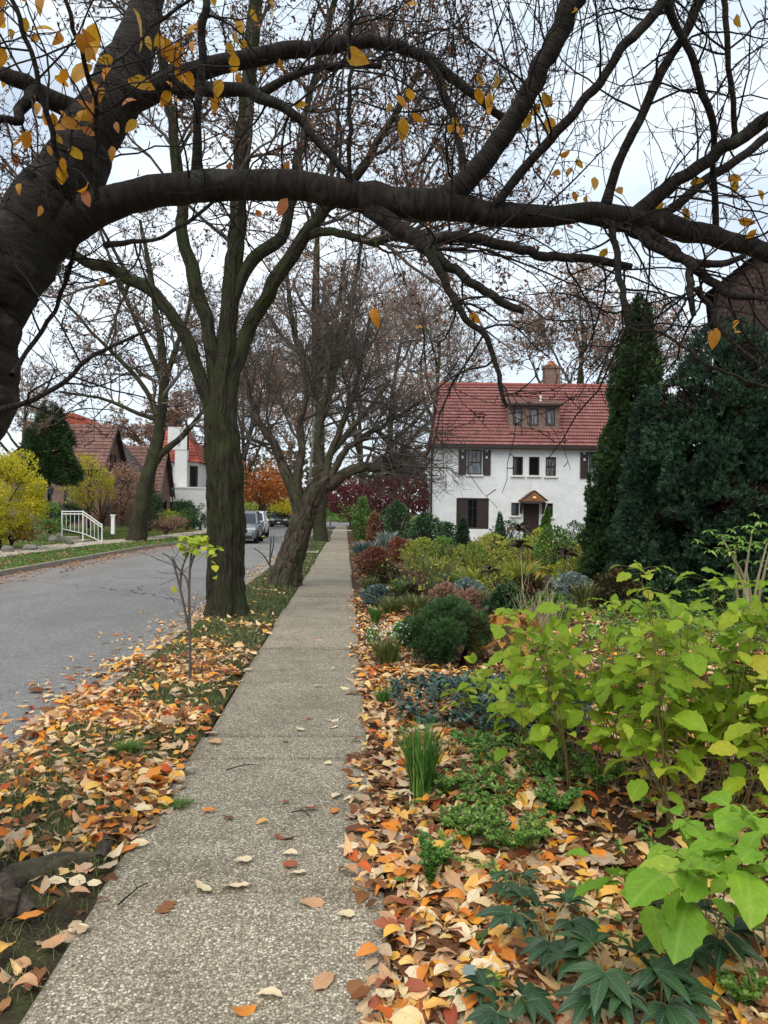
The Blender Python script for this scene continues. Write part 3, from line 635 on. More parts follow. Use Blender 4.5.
# ---- houses across the street
def prism(name, label, cx, y0, y1, hw, zb, ze, zr, axis, wallm, roofm, par=None, oh=.3):
    pass
def gable_block(par, fr, x0, x1, y0, y1, ze, zr, along, wm_, rm_, n=14, oh=.3, zb=-.3, gm=None):
    """rectangular block with a gabled roof, ridge along 'x' or 'y'; coordinates relative to fr"""
    mb = MB()
    c = [(x0, y0), (x1, y0), (x1, y1), (x0, y1)]
    for i in range(4):
        (a, b), (c2, d) = c[i], c[(i+1) % 4]; g = (along == 'x') == (i in (1, 3))
        V = [[a, b, zb], [c2, d, zb], [c2, d, ze], [a, b, ze]]
        mm = 1 if i in (1, 3) else 0
        if g: V.append([(a+c2)/2, (b+d)/2, zr-.06]); mb.add(V, [[0, 1, 2, 3]], m=mm); mb.add(V, [[3, 2, 4]], m=mm)
        else: mb.add(V, [[0, 1, 2, 3]], m=mm)
    wo_ = mb.build('wall', [wm_, gm or wm_], par)
    mb = MB()
    if along == 'x':
        ym = (y0+y1)/2; dz = oh*(zr-ze)/(ym-y0)
        tiled(mb, (x0-oh, y0-oh, ze-dz), (x1+oh, y0-oh, ze-dz), (x0-oh, ym, zr), (x1+oh, ym, zr), n); tiled(mb, (x1+oh, y1+oh, ze-dz), (x0-oh, y1+oh, ze-dz), (x1+oh, ym, zr), (x0-oh, ym, zr), n)
        ro = mb.build('roof', rm_, par)
        mb = MB()
        for s, yy in ((-1, y0-oh), (1, y1+oh)): mb.poly([(x1+oh, yy, ze-dz-.02), (x1+oh, ym, zr-.02), (x1+oh, ym, zr-.24), (x1+oh, yy+.1*-s*0, ze-dz-.24)], (.06, 0, 0))
        mb.build('bargeboard', brown_paint, ro)
    else:
        xm = (x0+x1)/2; dz = oh*(zr-ze)/(xm-x0)
        tiled(mb, (x1+oh, y0-oh, ze-dz), (x1+oh, y1+oh, ze-dz), (xm, y0-oh, zr), (xm, y1+oh, zr), n); tiled(mb, (x0-oh, y1+oh, ze-dz), (x0-oh, y0-oh, ze-dz), (xm, y1+oh, zr), (xm, y0-oh, zr), n)
        ro = mb.build('roof', rm_, par)
    return wo_, ro
def box_win(par, c, w_, h_, axis, mats=(brown_paint, glass)):
    """framed window set on a wall facing -y ('y') or +x ('x')"""
    mb = MB(); x, y, z = c; t = .08
    for s in (-1, 1):
        if axis == 'y': mb.box((x+s*(w_/2+.05), y-t/2, z), (.1, t, h_+.2)).box((x, y-t/2-.003, z+s*(h_/2+.05)), (w_, t, .1))
        else: mb.box((x+t/2, y+s*(w_/2+.05), z), (t, .1, h_+.2)).box((x+t/2+.003, y, z+s*(h_/2+.05)), (t, w_, .1))
    f = mb.build('window', mats[0], par)
    g = MB()
    if axis == 'y': g.box((x, y-.015, z), (w_, .03, h_))
    else: g.box((x+.015, y, z), (.03, w_, h_))
    g.build('pane', mats[1], f)
half = simple('cream stucco', '#c9bfae', .9, nscale=3)
e = empty('brick_house', (-17, 52, 0), 'brown brick house with steep tiled gable behind the white railing', 'house')
O = np.array([-17, 52, 0])
gable_block(e, 0, -1.6, 1.5, -2.6, 2.6, 4.35, 7.2, 'x', brick_xz, brown_tile, 13, gm=brick_yz)
box_win(e, (1.5, 0, 4.3), .9, 1.7, 'x', (simple('red brown frame', '#4a2420', .6), simple('red brown shutterboards', '#4c2622', .6))); box_win(e, (1.5, 0, 1.7), 1.6, 1.5, 'x')
box_win(e, (-.2, -2.6, 1.8), .8, 1.9, 'y')
gable_block(e, 0, -2.6, 2.4, 2.65, 13.0, 4.0, 6.6, 'y', brick_xz, grey_tile, 14, gm=brick_yz)
gable_block(e, 0, -2, 3.0, 5.8, 10.2, 3.1, 6.5, 'x', brick_xz, brown_tile, 14, gm=brick_yz)
box_win(e, (3.0, 8.0, 1.6), 1.4, 1.4, 'x')
mb = MB(); mb.box((2.43, 4.4, 3.2), (.05, 1.4, 1.0)); s_ = mb.build('half_timber_panel', half, e)
mb = MB()
for a in (-.5, 0, .5): mb.box((2.465, 4.4+a, 3.2), (.03, .1, 1.0))
mb.build('timber', brown_paint, s_)
e = empty('red_roof_house', (-22, 70, 0), 'house with orange red tiled roof rising behind the grey slate roof', 'house')
gable_block(e, 0, -6, 3.2, -6, 9, 5.2, 9.0, 'y', brick_xz, orange_tile, 13, gm=brick_yz)
mb = MB(); a = np.linspace(0, np.pi, 12)
mb.poly(np.stack([-1.4+1.7*np.cos(a), np.full(12, -3.4), 8.2+1.5*np.sin(a)], 1), (0, 4, 0)); mb.build('arched_dormer', simple('arched roof tile', '#a05038', .85, nscale=5, bmp=.3), e)
# white house with tall chimney
e = empty('chimney_house', (-15.6, 66, 0), 'white stucco house with tall white chimney and arched porch across the street', 'house')
stucco = simple('white stucco', '#d8d8d4', .85, nscale=3, namt=.06, bmp=.1)
mb = MB(); mb.box((.4, 4, 2.6), (5.2, 8, 6.2)); mb.build('wall', stucco, e)
mb = MB(); zr, ze = 8.7, 5.65
tiled(mb, (-2.5, -.3, ze), (3.3, -.3, ze), (-.6, 4, zr), (1.4, 4, zr), 10); tiled(mb, (3.3, -.3, ze), (3.3, 8.3, ze), (1.4, 4, zr), (1.4, 4.01, zr), 10); tiled(mb, (-2.5, 8.3, ze), (-2.5, -.3, ze), (-.6, 4.01, zr), (-.6, 4, zr), 10)
tiled(mb, (3.3, 8.3, ze), (-2.5, 8.3, ze), (1.4, 4, zr), (-.6, 4, zr), 10)
mb.build('roof', orange_tile, e)
mb = MB(); mb.box((1.75, -.3, 4.2), (1.0, .7, 8.6)).box((1.45, -.32, 7.6), (1.6, .76, 1.9)); mb.build('chimney', stucco, e)
for x, w_ in ((.55, .55), (2.72, .5)): box_win(e, (x, 0, 4.3), w_, 1.9, 'y')
# porch: block with arched opening
mb = MB(); pw0, pw1, pt_ = -.2, 4.6, 3.35; n = 14; ax0, ax1, az = .7, 3.4, 1.75
th = np.linspace(np.pi, 0, n); ar = np.stack([(ax0+ax1)/2+(ax1-ax0)/2*np.cos(th), az+.55*np.sin(th)], 1)
arp = np.concatenate([[[ax0, -.2]], ar, [[ax1, -.2]]]); top = np.stack([np.linspace(pw0, pw1, n), np.full(n, pt_)], 1); topp = np.concatenate([[[pw0, -.2]], top, [[pw1, -.2]]])
for vv, nx in ((-2.6, 1), (-2.3, -1)):
    A = np.stack([arp[:, 0], np.full(n+2, vv), arp[:, 1]], 1); B = np.stack([topp[:, 0], np.full(n+2, vv), topp[:, 1]], 1); i = np.arange(n+1)
    mb.add(np.concatenate([A, B]), np.stack([i, i+1, i+n+3, i+n+2], 1)[:, ::(1 if nx < 0 else -1)])
A = np.stack([arp[:, 0], np.full(n+2, -2.6), arp[:, 1]], 1); B = A+[0, .3, 0]; i = np.arange(n+1); mb.add(np.concatenate([A, B]), np.stack([i, i+1, i+n+3, i+n+2], 1))
mb.box((pw0-.1, -1.3, 1.5), (.2, 2.6, 3.7)).box((pw1+.1, -1.3, 1.5), (.2, 2.6, 3.7)).box(((pw0+pw1)/2, -1.3, pt_+.06), (pw1-pw0+.5, 2.7, .14))
mb.build('porch', stucco, e)
MB().box(((ax0+ax1)/2, -.05, 1.0), (2.2, .06, 2.3)).build('porch_door', simple('dark porch door', '#241d19', .6), e)
dark_roof = brickmat('dark roof shingle', '#463a35', '#362c29', '#1e1816', 1, .2, .2, .01, .4, 'bark', .9, .3)
# brown shingled house behind the junipers
e = empty('shingle_house', (11.9, 24, 0), 'tall brown shingled house rising behind the junipers', 'house')
p0 = at0(711, 24); e.location = (p0[0], p0[1], 0); e.rotation_euler.z = R_(-27)
mb = MB(); wall_holes(mb, 0, 10, -.3, 8.7, [(3, 4.2, 5.6, 7.2), (6, 7.2, 5.6, 7.2)]); mb.add([[0, 0, -.3], [0, 9, -.3], [0, 9, 8.7], [0, 0, 8.7]], [[1, 0, 3, 2]]); mb.add([[10, 0, -.3], [10, 9, -.3], [10, 9, 8.7], [10, 0, 8.7]], [[0, 1, 2, 3]])
mb.add([[0, 9, -.3], [10, 9, -.3], [10, 9, 8.7], [0, 9, 8.7]], [[1, 0, 3, 2]]); mb.add([[0, 0, 8.7], [10, 0, 8.7], [5, 0, 12.5]], [[0, 1, 2]]); mb.add([[0, 9, 8.7], [10, 9, 8.7], [5, 9, 12.5]], [[1, 0, 2]])
mb.build('wall', shingle, e)
mb = MB(); tiled(mb, (-.25, 9.3, 8.55), (-.25, -.3, 8.55), (5, 9.3, 12.55), (5, -.3, 12.55), 20, .03); tiled(mb, (10.25, -.3, 8.55), (10.25, 9.3, 8.55), (5, -.3, 12.55), (5, 9.3, 12.55), 20, .03); mb.build('roof', dark_roof, e)
for h in ((3, 4.2, 5.6, 7.2), (6, 7.2, 5.6, 7.2)): window(e, *h, (brown_paint, glass))
# ================================================================= cars
tyre_m = simple('tyre rubber', '#151515', .85); rim_m = simple('wheel rim', '#8a8c90', .35, .9); car_glass = simple('car glass', '#12161a', .05, spec=.9); black_pl = simple('black plastic', '#151617', .5)
lampm = simple('headlight lens', '#c8ccd0', .12); redlamp = simple('tail light', '#7a1414', .2); plate_m = simple('plate', '#c9c8bc', .4)
def suv(name, loc, rz, paint, label, L=4.5, Wd=1.84, Hh=1.66, group='cars parked along the far kerb'):
    e = empty(name, loc, label, 'car', group); e.rotation_euler.z = rz; h = Wd/2
    ys = np.array([0, .06, .2, .6, 1.15, 1.5, 2.6, 3.8, 4.3, 4.44, 4.5])/4.5*L
    wd = np.array([.72, .84, .93, .98, 1, 1, 1, .99, .95, .9, .84])*h; zt = np.array([.62, .78, .9, .98, 1.04, 1.06, 1.07, 1.08, 1.06, 1.0, .9]); zb = np.array([.34, .28, .24, .24, .24, .24, .24, .24, .28, .32, .36])
    prof = [(.0, 0), (.8, 0), (.96, .12), (1, .35), (1, .62), (.97, .85), (.9, 1.0), (0, 1.035)]
    pr = prof + [(-a, b) for a, b in prof[-2:0:-1]]; k = len(pr); V = []
    for y, w_, t, b in zip(ys, wd, zt, zb):
        for a, c in pr: V.append([a*w_, y, b+(t-b)*c])
    n = len(ys); Fc = [[i*k+j, i*k+(j+1) % k, (i+1)*k+(j+1) % k, (i+1)*k+j] for i in range(n-1) for j in range(k)]
    mb = MB().add(V, Fc)
    for s in (0, n-1):
        c = len(V); VV = np.array(V)[s*k:(s+1)*k]; mb.add(np.concatenate([VV, [VV.mean(0)]]), [[j, (j+1) % k, k] if s else [(j+1) % k, j, k] for j in range(k)])
    mb.build('body', paint, e, smooth=True)
    # cabin: glass shell, painted roof and pillars
    yc = np.array([1.15, 1.75, 2.1, 3.0, 3.9, 4.38])/4.5*L; zc = np.array([1.04, Hh-.12, Hh-.03, Hh, Hh-.06, 1.08]); wb = np.array([.9, .93, .94, .94, .92, .88])*h; wt = np.array([.86, .76, .74, .74, .72, .8])*h
    V = []
    for y, z, a, b in zip(yc, zc, wb, wt): V += [[-a, y, 1.03], [-b, y, z], [b, y, z], [a, y, 1.03]]
    Fc = [[i*4+j, (i+1)*4+j, (i+1)*4+j+1, i*4+j+1] for i in range(5) for j in range(3)]
    MB().add(V, Fc).build('window', car_glass, e)
    mb = MB()
    for i in range(1, 4):
        q = [[-wt[i]-.012, yc[i], zc[i]+.012], [wt[i]+.012, yc[i], zc[i]+.012], [wt[i+1]+.012, yc[i+1], zc[i+1]+.012], [-wt[i+1]-.012, yc[i+1], zc[i+1]+.012]]
        mb.add(q+[[a, b, c-.05] for a, b, c in q], [[0, 1, 2, 3], [7, 6, 5, 4], [0, 4, 5, 1], [1, 5, 6, 2], [2, 6, 7, 3], [3, 7, 4, 0]])
    mb.build('roof', paint, e)
    mb = MB()
    for s in (-1, 1):
        for i0, f in ((0, 0), (2, 1), (3, 1), (5, 0)):
            if f: P = [[s*(wb[i0]+.01), yc[i0]+.2, 1.03], [s*(wt[i0]+.01), yc[i0]+.1, zc[i0]-.01]]
            else: j = 1 if i0 == 0 else 4; P = [[s*(wb[i0]+.005), yc[i0], 1.03], [s*(wt[j]+.005), yc[j], zc[j]]]
            add_tubes(mb, np.array(P), np.array([.05, .045]), 6)
    mb.build('pillar', paint, e)
    for sx in (-1, 1):
        for yw in (.85/4.5*L, 3.65/4.5*L):
            mb = MB(); rr = .35; prf = [(.0, rr*.62), (.0, rr*.95), (.03, rr), (.19, rr), (.22, rr*.95), (.22, rr*.6)]; a = np.linspace(0, 2*np.pi, 25)[:-1]
            V = [[sx*(h-.21+x), yw+r*math.cos(t), rr+r*math.sin(t)] for x, r in prf for t in a]; nn = 24
            mb.add(V, [[i*nn+j, i*nn+(j+1) % nn, (i+1)*nn+(j+1) % nn, (i+1)*nn+j] for i in range(len(prf)-1) for j in range(nn)])
            wl = mb.build('wheel', tyre_m, e, smooth=True)
            mb = MB(); xo = sx*(h-.01)
            V = [[xo-sx*.04, yw, rr]]+[[xo-(sx*.03 if j % 2 else 0), yw+(rr*.62)*math.cos(t), rr+rr*.62*math.sin(t)] for j, t in enumerate(np.linspace(0, 2*np.pi, 21)[:-1])]
            mb.add(V, [[0, 1+j, 1+(j+1) % 20] for j in range(20)]); mb.build('rim', rim_m, wl)
        MB().box((sx*(h*.72), .1, .78), (.36, .16, .14), rz=sx*.35).build('headlight', lampm, e, bevel=.02)
        MB().box((sx*(h*.86), L-.1, .95), (.2, .14, .3)).build('tail_light', redlamp, e, bevel=.02)
        MB().box((sx*(h+.1), 1.5/4.5*L, 1.12), (.2, .12, .14)).build('mirror', paint, e, bevel=.03)
    MB().box((0, .03, .68), (h*1.0, .08, .16)).build('grille', black_pl, e, bevel=.01)
    MB().box((0, .05, .38), (h*1.5, .16, .16)).build('bumper', black_pl, e, bevel=.02)
    MB().box((0, -.02, .5), (.32, .02, .12)).build('number_plate', plate_m, e)
    return e
ROADZ = -.095
for nm, px, py, pnt, lb, L, hh in (('silver_suv', 256.5, 544.5, simple('silver paint', '#8e9194', .25, .6), 'silver grey SUV facing the viewer, nearest in the parked row', 4.5, 1.68),
                           ('white_suv', 263.5, 539, simple('white paint', '#dcdedf', .25), 'white SUV parked just behind the silver one', 4.6, 1.68),
                           ('black_suv', 287.5, 527.5, simple('black paint', '#15171c', .2), 'dark SUV parked farther down the street by the yellow shrub', 4.6, 1.7)):
    g = G(px, py, ROADZ); suv(nm, (g[0]-.92, g[1], ROADZ), 0.02, pnt, lb, L, 1.84, hh)
# ================================================================= trees
def knots(amp, f1, f2, seed, lum=0):
    def fn(b):
        q = b*np.array([1, 1, 1.])
        r = np.linalg.norm(b[..., :2], axis=-1, keepdims=True)
        a = np.concatenate([b[..., :2]/np.maximum(r, 1e-4)*.9, b[..., 2:]*f1], -1)
        c = np.concatenate([b[..., :2]/np.maximum(r, 1e-4)*2.6, b[..., 2:]*f2], -1)
        d = np.concatenate([b[..., :2]/np.maximum(r, 1e-4)*6.0, b[..., 2:]*f2*2.2], -1)
        return amp*r[..., 0]*((vnoise(a, 1, seed)-.5)*1.5 + (vnoise(c, 1, seed+1)-.5)*.9 + (vnoise(d, 1, seed+2)-.5)*.45)
    return fn
def fluted(amp, k, seed):
    kn = knots(.16, 1.6, 5, seed)
    def fn(b):
        r = np.linalg.norm(b[..., :2], axis=-1); th = np.arctan2(b[..., 1], b[..., 0])
        fl = np.cos(th*k + 1.3*np.sin(b[..., 2]*1.1+seed)) * .6 + .4*np.cos(th*(2*k+1)+seed)
        return amp*r*fl*(.45 + .8*np.exp(-b[..., 2]*1.4)) + kn(b)
    return fn
def furrowed(f, seed):
    def fn(b):
        r = np.linalg.norm(b[..., :2], axis=-1, keepdims=True); u = b[..., :2]/np.maximum(r, 1e-4)
        q = np.concatenate([u*7.5, b[..., 2:]*2.6], -1); return f(b) - .10*r[..., 0]*np.exp(-((vnoise(q, 1, seed)-.5)/.09)**2) - .05*r[..., 0]*np.exp(-((vnoise(q*2.1, 1, seed+3)-.5)/.1)**2)
    return fn
def leaves_on(mb, P, n, size, tmpls, hang=.6, t0=.2, sel=None):
    B, k, _ = P.shape; idx = rng.integers(0, B, n); t = rng.uniform(t0, 1, n)*(k-1); i = np.minimum(t.astype(int), k-2); f = (t-i)[:, None]
    p = P[idx, i]*(1-f)+P[idx, i+1]*f
    if sel is not None: p = p[sel(p)]; n = len(p)
    y = rdir(n); y[:, 2] -= hang; y = nrm(y); nn = rdir(n); nn[:, 2] += .4
    s = rng.uniform(size[0], size[1], n); c = rng.integers(0, len(tmpls), n)
    for q, tm in enumerate(tmpls):
        w_ = c == q; place(mb, tm, p[w_], y[w_], nn[w_], s[w_], rng.uniform(0, 1, w_.sum()))
SMALL = [diamond(.6, .3), diamond(.75, .5), diamond(.5, -.2)]
BIG = [leaf_t(.52, 6, .22, .35, .2), leaf_t(.46, 6, .35, .5, -.3, side=.12), leaf_t(.56, 6, .12, .2, .1, side=-.1)]
# ---- the cherry overhead
def cherryd(b):
    r = np.linalg.norm(b[..., :2], axis=-1, keepdims=True); u = b[..., :2]/np.maximum(r, 1e-4)
    big = vnoise(np.concatenate([u*1.1, b[..., 2:]*2.2], -1), 1, 3)-.5; band = vnoise(np.concatenate([u*1.2, b[..., 2:]*26], -1), 1, 4)-.5; fine = vnoise(np.concatenate([u*5, b[..., 2:]*60], -1), 1, 5)-.5
    return r[..., 0]*(.16*big + .07*band + .05*fine)
def dpt(*p): return [tuple(q) for q in p]
base = G(-62, 925); base = np.array([base[0], base[1], 0.])
cherry = empty('cherry_tree', base, 'old cherry tree with thick banded trunk arching over the pavement, few yellow leaves left', 'tree')
tr = rough(pxlimb(dpt((-72, 990, 92, 3.1), (-72, 925, 74, 3.12), (-82, 860, 62, 3.15), (-88, 780, 58, 3.15), (-90, 650, 56, 3.15), (-86, 520, 56, 3.15), (-78, 450, 56, 3.12), (-56, 412, 54, 3.1), (-32, 378, 48, 3.1), (-26, 340, 42, 3.1), (-10, 292, 41, 3.1), (24, 246, 38, 3.1), (66, 176, 34, 3.12), (88, 140, 30, 3.15), (108, 103, 27, 3.2), (128, 60, 22, 3.25), (143, 20, 17, 3.3), (152, -40, 15, 3.35), (165, -140, 12, 3.4)), 190), .03, 1)
mb = MB(); add_tubes(mb, *tr, sides=48, disp=cherryd); mb.build('trunk', MT['cherry_bark'], cherry, origin=base, smooth=True)
limbdefs = [
 # (points, segments, sides)
 (dpt((40, 236, 30, 3.1), (75, 219, 22, 3.1), (118, 201, 16.5, 3.08), (160, 191, 16, 3.06), (200, 186, 16, 3.05), (250, 185, 15, 3.05), (300, 186, 14.5, 3.05), (345, 192, 14.5, 3.08), (384, 200, 14.5, 3.1), (420, 205, 15.5, 3.1), (450, 207, 15, 3.12), (485, 212, 12, 3.14), (519, 216, 11.5, 3.16), (560, 214, 10, 3.18), (599, 213, 10, 3.2), (632, 219, 11.5, 3.22), (664, 226, 11.5, 3.25), (700, 234, 10, 3.28), (735, 243, 9.5, 3.3), (768, 252, 9, 3.32), (840, 275, 8, 3.4), (950, 300, 5, 3.5)), 150, 22),
 (dpt((440, 205, 14, 3.12), (459, 188, 12, 3.1), (480, 165, 11, 3.08), (504, 135, 10.5, 3.05), (526, 98, 10, 3.0), (544, 60, 9.5, 2.97), (574, 0, 9.5, 2.93), (600, -60, 8, 2.9), (650, -130, 6, 2.9)), 60, 16),
 (dpt((636, 216, 9, 3.22), (660, 195, 7, 3.2), (704, 162, 6.5, 3.15), (740, 137, 6.5, 3.1), (768, 120, 7, 3.08), (830, 85, 6, 3.0)), 40, 12),
 (dpt((640, 222, 5, 3.3), (664, 213, 4.5, 3.32), (700, 186, 4.5, 3.35), (768, 137, 4.5, 3.4), (840, 80, 4, 3.5)), 40, 8),
 (dpt((604, 212, 6, 3.2), (612, 182, 4.5, 3.15), (628, 140, 4.5, 3.1), (660, 75, 4.5, 3.05), (700, 4, 4.5, 3.0), (740, -70, 4, 2.95)), 40, 8),
 (dpt((490, 212, 5, 3.15), (500, 200, 4.5, 3.1), (530, 160, 4.5, 3.05), (568, 122, 4.5, 3.0), (610, 66, 5, 2.95), (664, 0, 5.5, 2.9), (720, -70, 5, 2.85)), 40, 8),
 (dpt((716, 235, 3.5, 3.3), (713, 160, 3, 3.2), (712, 117, 3.5, 3.1), (704, 90, 3.5, 3.05), (690, 52, 3.8, 3.0), (668, 0, 4, 2.95), (640, -80, 4, 2.9)), 40, 7),
 (dpt((736, 140, 3, 3.12), (735, 128, 2.8, 3.1), (731, 70, 2.6, 3.0), (723, 0, 2.8, 2.95), (715, -60, 2.5, 2.9)), 30, 6),
 (dpt((110, 105, 22, 3.2), (140, 95, 14, 3.2), (168, 82, 12, 3.2), (195, 72, 10.5, 3.2), (228, 63, 9.5, 3.25), (260, 56, 9, 3.3), (295, 50, 8, 3.35), (330, 45, 7.5, 3.4), (384, 43, 6.5, 3.5), (408, 50, 6, 3.55), (429, 60, 5.8, 3.55), (452, 78, 5.2, 3.6), (470, 92, 4.6, 3.6), (495, 112, 4, 3.7), (520, 128, 3.5, 3.8)), 80, 14),
 (dpt((429, 60, 5, 3.55), (437, 75, 4.6, 3.55), (450, 110, 4.2, 3.5), (460, 150, 4.2, 3.45), (468, 185, 4, 3.35), (462, 202, 3.5, 3.2)), 30, 8),
 (dpt((180, 88, 10, 3.2), (205, 89, 7.5, 3.15), (245, 92, 6.5, 3.1), (268, 100, 6, 3.05), (287, 108, 5, 3.05), (302, 124, 4.5, 3.05), (325, 150, 4, 3.05), (345, 172, 3.8, 3.05), (360, 196, 3.5, 3.1)), 40, 9),
 (dpt((262, 93, 5, 3.1), (290, 77, 4.2, 3.12), (312, 69, 4, 3.15), (345, 64, 3.6, 3.2), (380, 66, 3, 3.3)), 30, 7),
 (dpt((90, 122, 16, 3.2), (72, 110, 11, 3.15), (50, 98, 9.5, 3.1), (30, 86, 8.5, 3.05), (12, 76, 7.5, 3.0), (-20, 62, 6.5, 3.0), (-90, 20, 5, 3.0)), 36, 12),
 (dpt((34, 88, 6, 3.05), (28, 100, 6, 3.0), (20, 110, 5.5, 3.0), (17, 120, 4.5, 2.95), (-6, 122, 3.5, 2.9), (-60, 130, 3, 2.9)), 30, 8),
 (dpt((578, 216, 6, 3.2), (605, 222, 5.5, 3.2), (628, 229, 5.5, 3.2), (650, 243, 5, 3.15), (672, 255, 4.6, 3.1), (700, 262, 4, 3.1), (724, 263, 3.5, 3.1), (745, 256, 2.6, 3.1)), 40, 9),
 (dpt((638, 226, 6, 3.22), (650, 234, 5.5, 3.2), (668, 246, 5, 3.15), (685, 258, 4.8, 3.1), (705, 275, 4.5, 3.05), (724, 290, 4.2, 3.0), (745, 297, 3.2, 3.0), (790, 300, 2.5, 3.0)), 40, 9),
 (dpt((370, 206, 11, 3.1), (388, 221, 9, 3.08), (405, 233, 8.5, 3.05), (424, 245, 8, 3.03), (436, 257, 6, 3.0), (455, 271, 5, 3.0), (474, 285, 4.5, 3.0), (492, 296, 4.2, 3.0), (510, 306, 3.8, 3.0), (524, 311, 3.4, 3.0)), 50, 11),
 (dpt((424, 245, 6, 3.03), (436, 239, 5.5, 3.05), (452, 237, 5.2, 3.05), (484, 241, 5, 3.1), (526, 252, 4.8, 3.1), (555, 257, 4.6, 3.15), (580, 258, 4.4, 3.15), (610, 263, 4, 3.2), (632, 267, 3.2, 3.2)), 50, 9),
 (dpt((430, 254, 5, 3.0), (436, 265, 4.4, 2.98), (446, 283, 4, 2.97), (458, 305, 3.8, 2.95), (472, 324, 3.6, 2.95), (483, 336, 3.4, 2.95), (492, 352, 2.8, 2.95), (498, 375, 2.5, 2.95), (502, 395, 2.2, 2.95), (507, 407, 1.6, 2.95)), 44, 8),
 (dpt((612, 222, 4, 3.2), (614, 240, 3.5, 3.15), (617, 262, 3.6, 3.1), (620, 284, 3.6, 3.05), (626, 310, 3.4, 3.0), (630, 336, 2.8, 3.0)), 30, 7),
 (dpt((628, 326, 2, 3.0), (636, 330, 1.7, 2.95), (656, 331, 1.7, 2.9), (676, 341, 1.7, 2.85), (698, 357, 1.7, 2.8), (718, 369, 1.7, 2.8), (735, 376, 1.7, 2.8), (768, 388, 1.6, 2.8), (800, 395, 1.5, 2.8)), 44, 6),
 (dpt((690, 264, 4, 3.1), (690, 280, 3.8, 3.05), (691, 298, 3.4, 3.0), (694, 316, 2.6, 3.0)), 20, 7),
 (dpt((695, 288, 3.5, 3.0), (708, 305, 3.5, 3.0), (716, 322, 3.2, 3.0), (728, 338, 2.4, 2.95), (760, 365, 1.6, 2.9)), 26, 6),
 (dpt((196, 180, 6, 3.05), (197, 150, 4.6, 3.0), (198, 100, 4.2, 2.95), (202, 45, 4, 2.9), (206, 0, 3.8, 2.85), (212, -70, 3, 2.8)), 36, 8),
 (dpt((349, 186, 3, 3.05), (350, 120, 2.5, 2.95), (351, 60, 2.4, 2.9), (352, 0, 2.3, 2.85), (354, -60, 2, 2.8)), 36, 6),
 (dpt((72, 205, 3, 2.95), (66, 180, 2.6, 2.85), (52, 135, 2.8, 2.7), (37, 70, 2.6, 2.6), (12, 0, 2.4, 2.5), (-10, -60, 2, 2.5)), 36, 6),
 (dpt((96, 200, 2.6, 2.95), (96, 150, 2.4, 2.85), (94, 100, 2.4, 2.75), (83, 60, 2.4, 2.65), (66, 0, 2.3, 2.55), (55, -50, 2, 2.5)), 36, 6),
 (dpt((96, 110, 1.8, 2.75), (100, 85, 1.7, 2.8), (125, 52, 1.7, 2.9), (155, 26, 1.6, 3.0), (187, 3, 1.5, 3.0), (220, -30, 1.4, 3.0)), 30, 5),
 (dpt((105, 245, 4, 3.1), (150, 240, 2.2, 3.0), (180, 226, 2.0, 3.0), (215, 200, 1.8, 3.05)), 24, 5),
 (dpt((0, 410, 4, 2.9), (30, 400, 2.4, 2.9), (60, 383, 2.4, 2.9), (85, 362, 2.3, 2.9), (115, 345, 1.8, 2.9), (150, 330, 1.3, 2.9)), 30, 5),
 (dpt((12, 375, 3.5, 3.0), (28, 350, 2.6, 3.1), (50, 320, 2.3, 3.2), (62, 295, 2.2, 3.2), (72, 262, 2, 3.2), (76, 235, 2, 3.1)), 26, 5),
 (dpt((300, 205, 4, 3.05), (255, 262, 2.6, 3.2), (228, 300, 2, 3.3)), 3, 5),
]
L1 = []
for k, (pts, n, s) in enumerate(limbdefs[:-1]):
    P, R = rough(pxlimb(pts, n), .018, 10+k)
    mb = MB(); add_tubes(mb, P, R, sides=s, disp=knots(.13 if s > 8 else .2, 5 if s > 12 else 9, 18, 20+k)); mb.build('limb', MT['cherry_bark'], cherry, origin=base, smooth=True); L1.append((P, R))
# surface roots
for pts in (dpt((-60, 930, 50, 3.1), (-20, 905, 34, 3.15), (0, 893, 17, 3.28), (30, 878, 12, 3.42), (60, 868, 10, 3.5), (88, 862, 6, 3.55), (104, 858, 3, 3.6)), dpt((98, 862, 5, 3.55), (106, 848, 6, 3.68), (114, 836, 5, 3.8), (121, 826, 3, 3.9)), dpt((-60, 950, 60, 3.05), (-20, 925, 34, 3.07), (6, 915, 22, 3.12), (22, 920, 12, 3.12), (32, 930, 4, 3.1))):
    P, R = rough(pxlimb(pts, 40), .02, 60)
    P[:, 2] = np.clip(P[:, 2], -.02, None)*.4 + .025
    mb = MB(); add_tubes(mb, P, R, sides=16, disp=knots(.3, 5, 14, 61)); mb.build('root', MT['lean_bark'], cherry, origin=base, smooth=True)
long = [l for l in L1]; P0, R0 = batch(long, 16)
mb = MB()
wts = [k for k in range(len(long)) if k not in (20, 22)]
p, d, r, t, ix = spawn(P0[wts], R0[wts], 8, (35, 85), .12, 1, flat=(1, .8, 1))
A1, AR1 = grow(p, d, rng.uniform(.25, .85, len(p)), np.clip(r*.45, .0024, .005), 11, .19, (0, 0, .0), .4)
p, d, r, t, ix = spawn(A1, AR1, 4, (30, 75), .1, 1); A2, AR2 = grow(p, d, rng.uniform(.1, .42, len(p)), .0019, 6, .2, (0, 0, 0), .55)
p, d, r, t, ix = spawn(np.concatenate([A1[:, ::2][:, :5], A2[:, [0, 1, 3, 4, 5]]]), np.concatenate([AR1[:, ::2][:, :5], AR2[:, [0, 1, 3, 4, 5]]]), 3, (50, 80), .1, 1); A3, AR3 = grow(p, d, rng.uniform(.012, .045, len(p)), .0017, 3, .2, (0, 0, .1), 1.3)
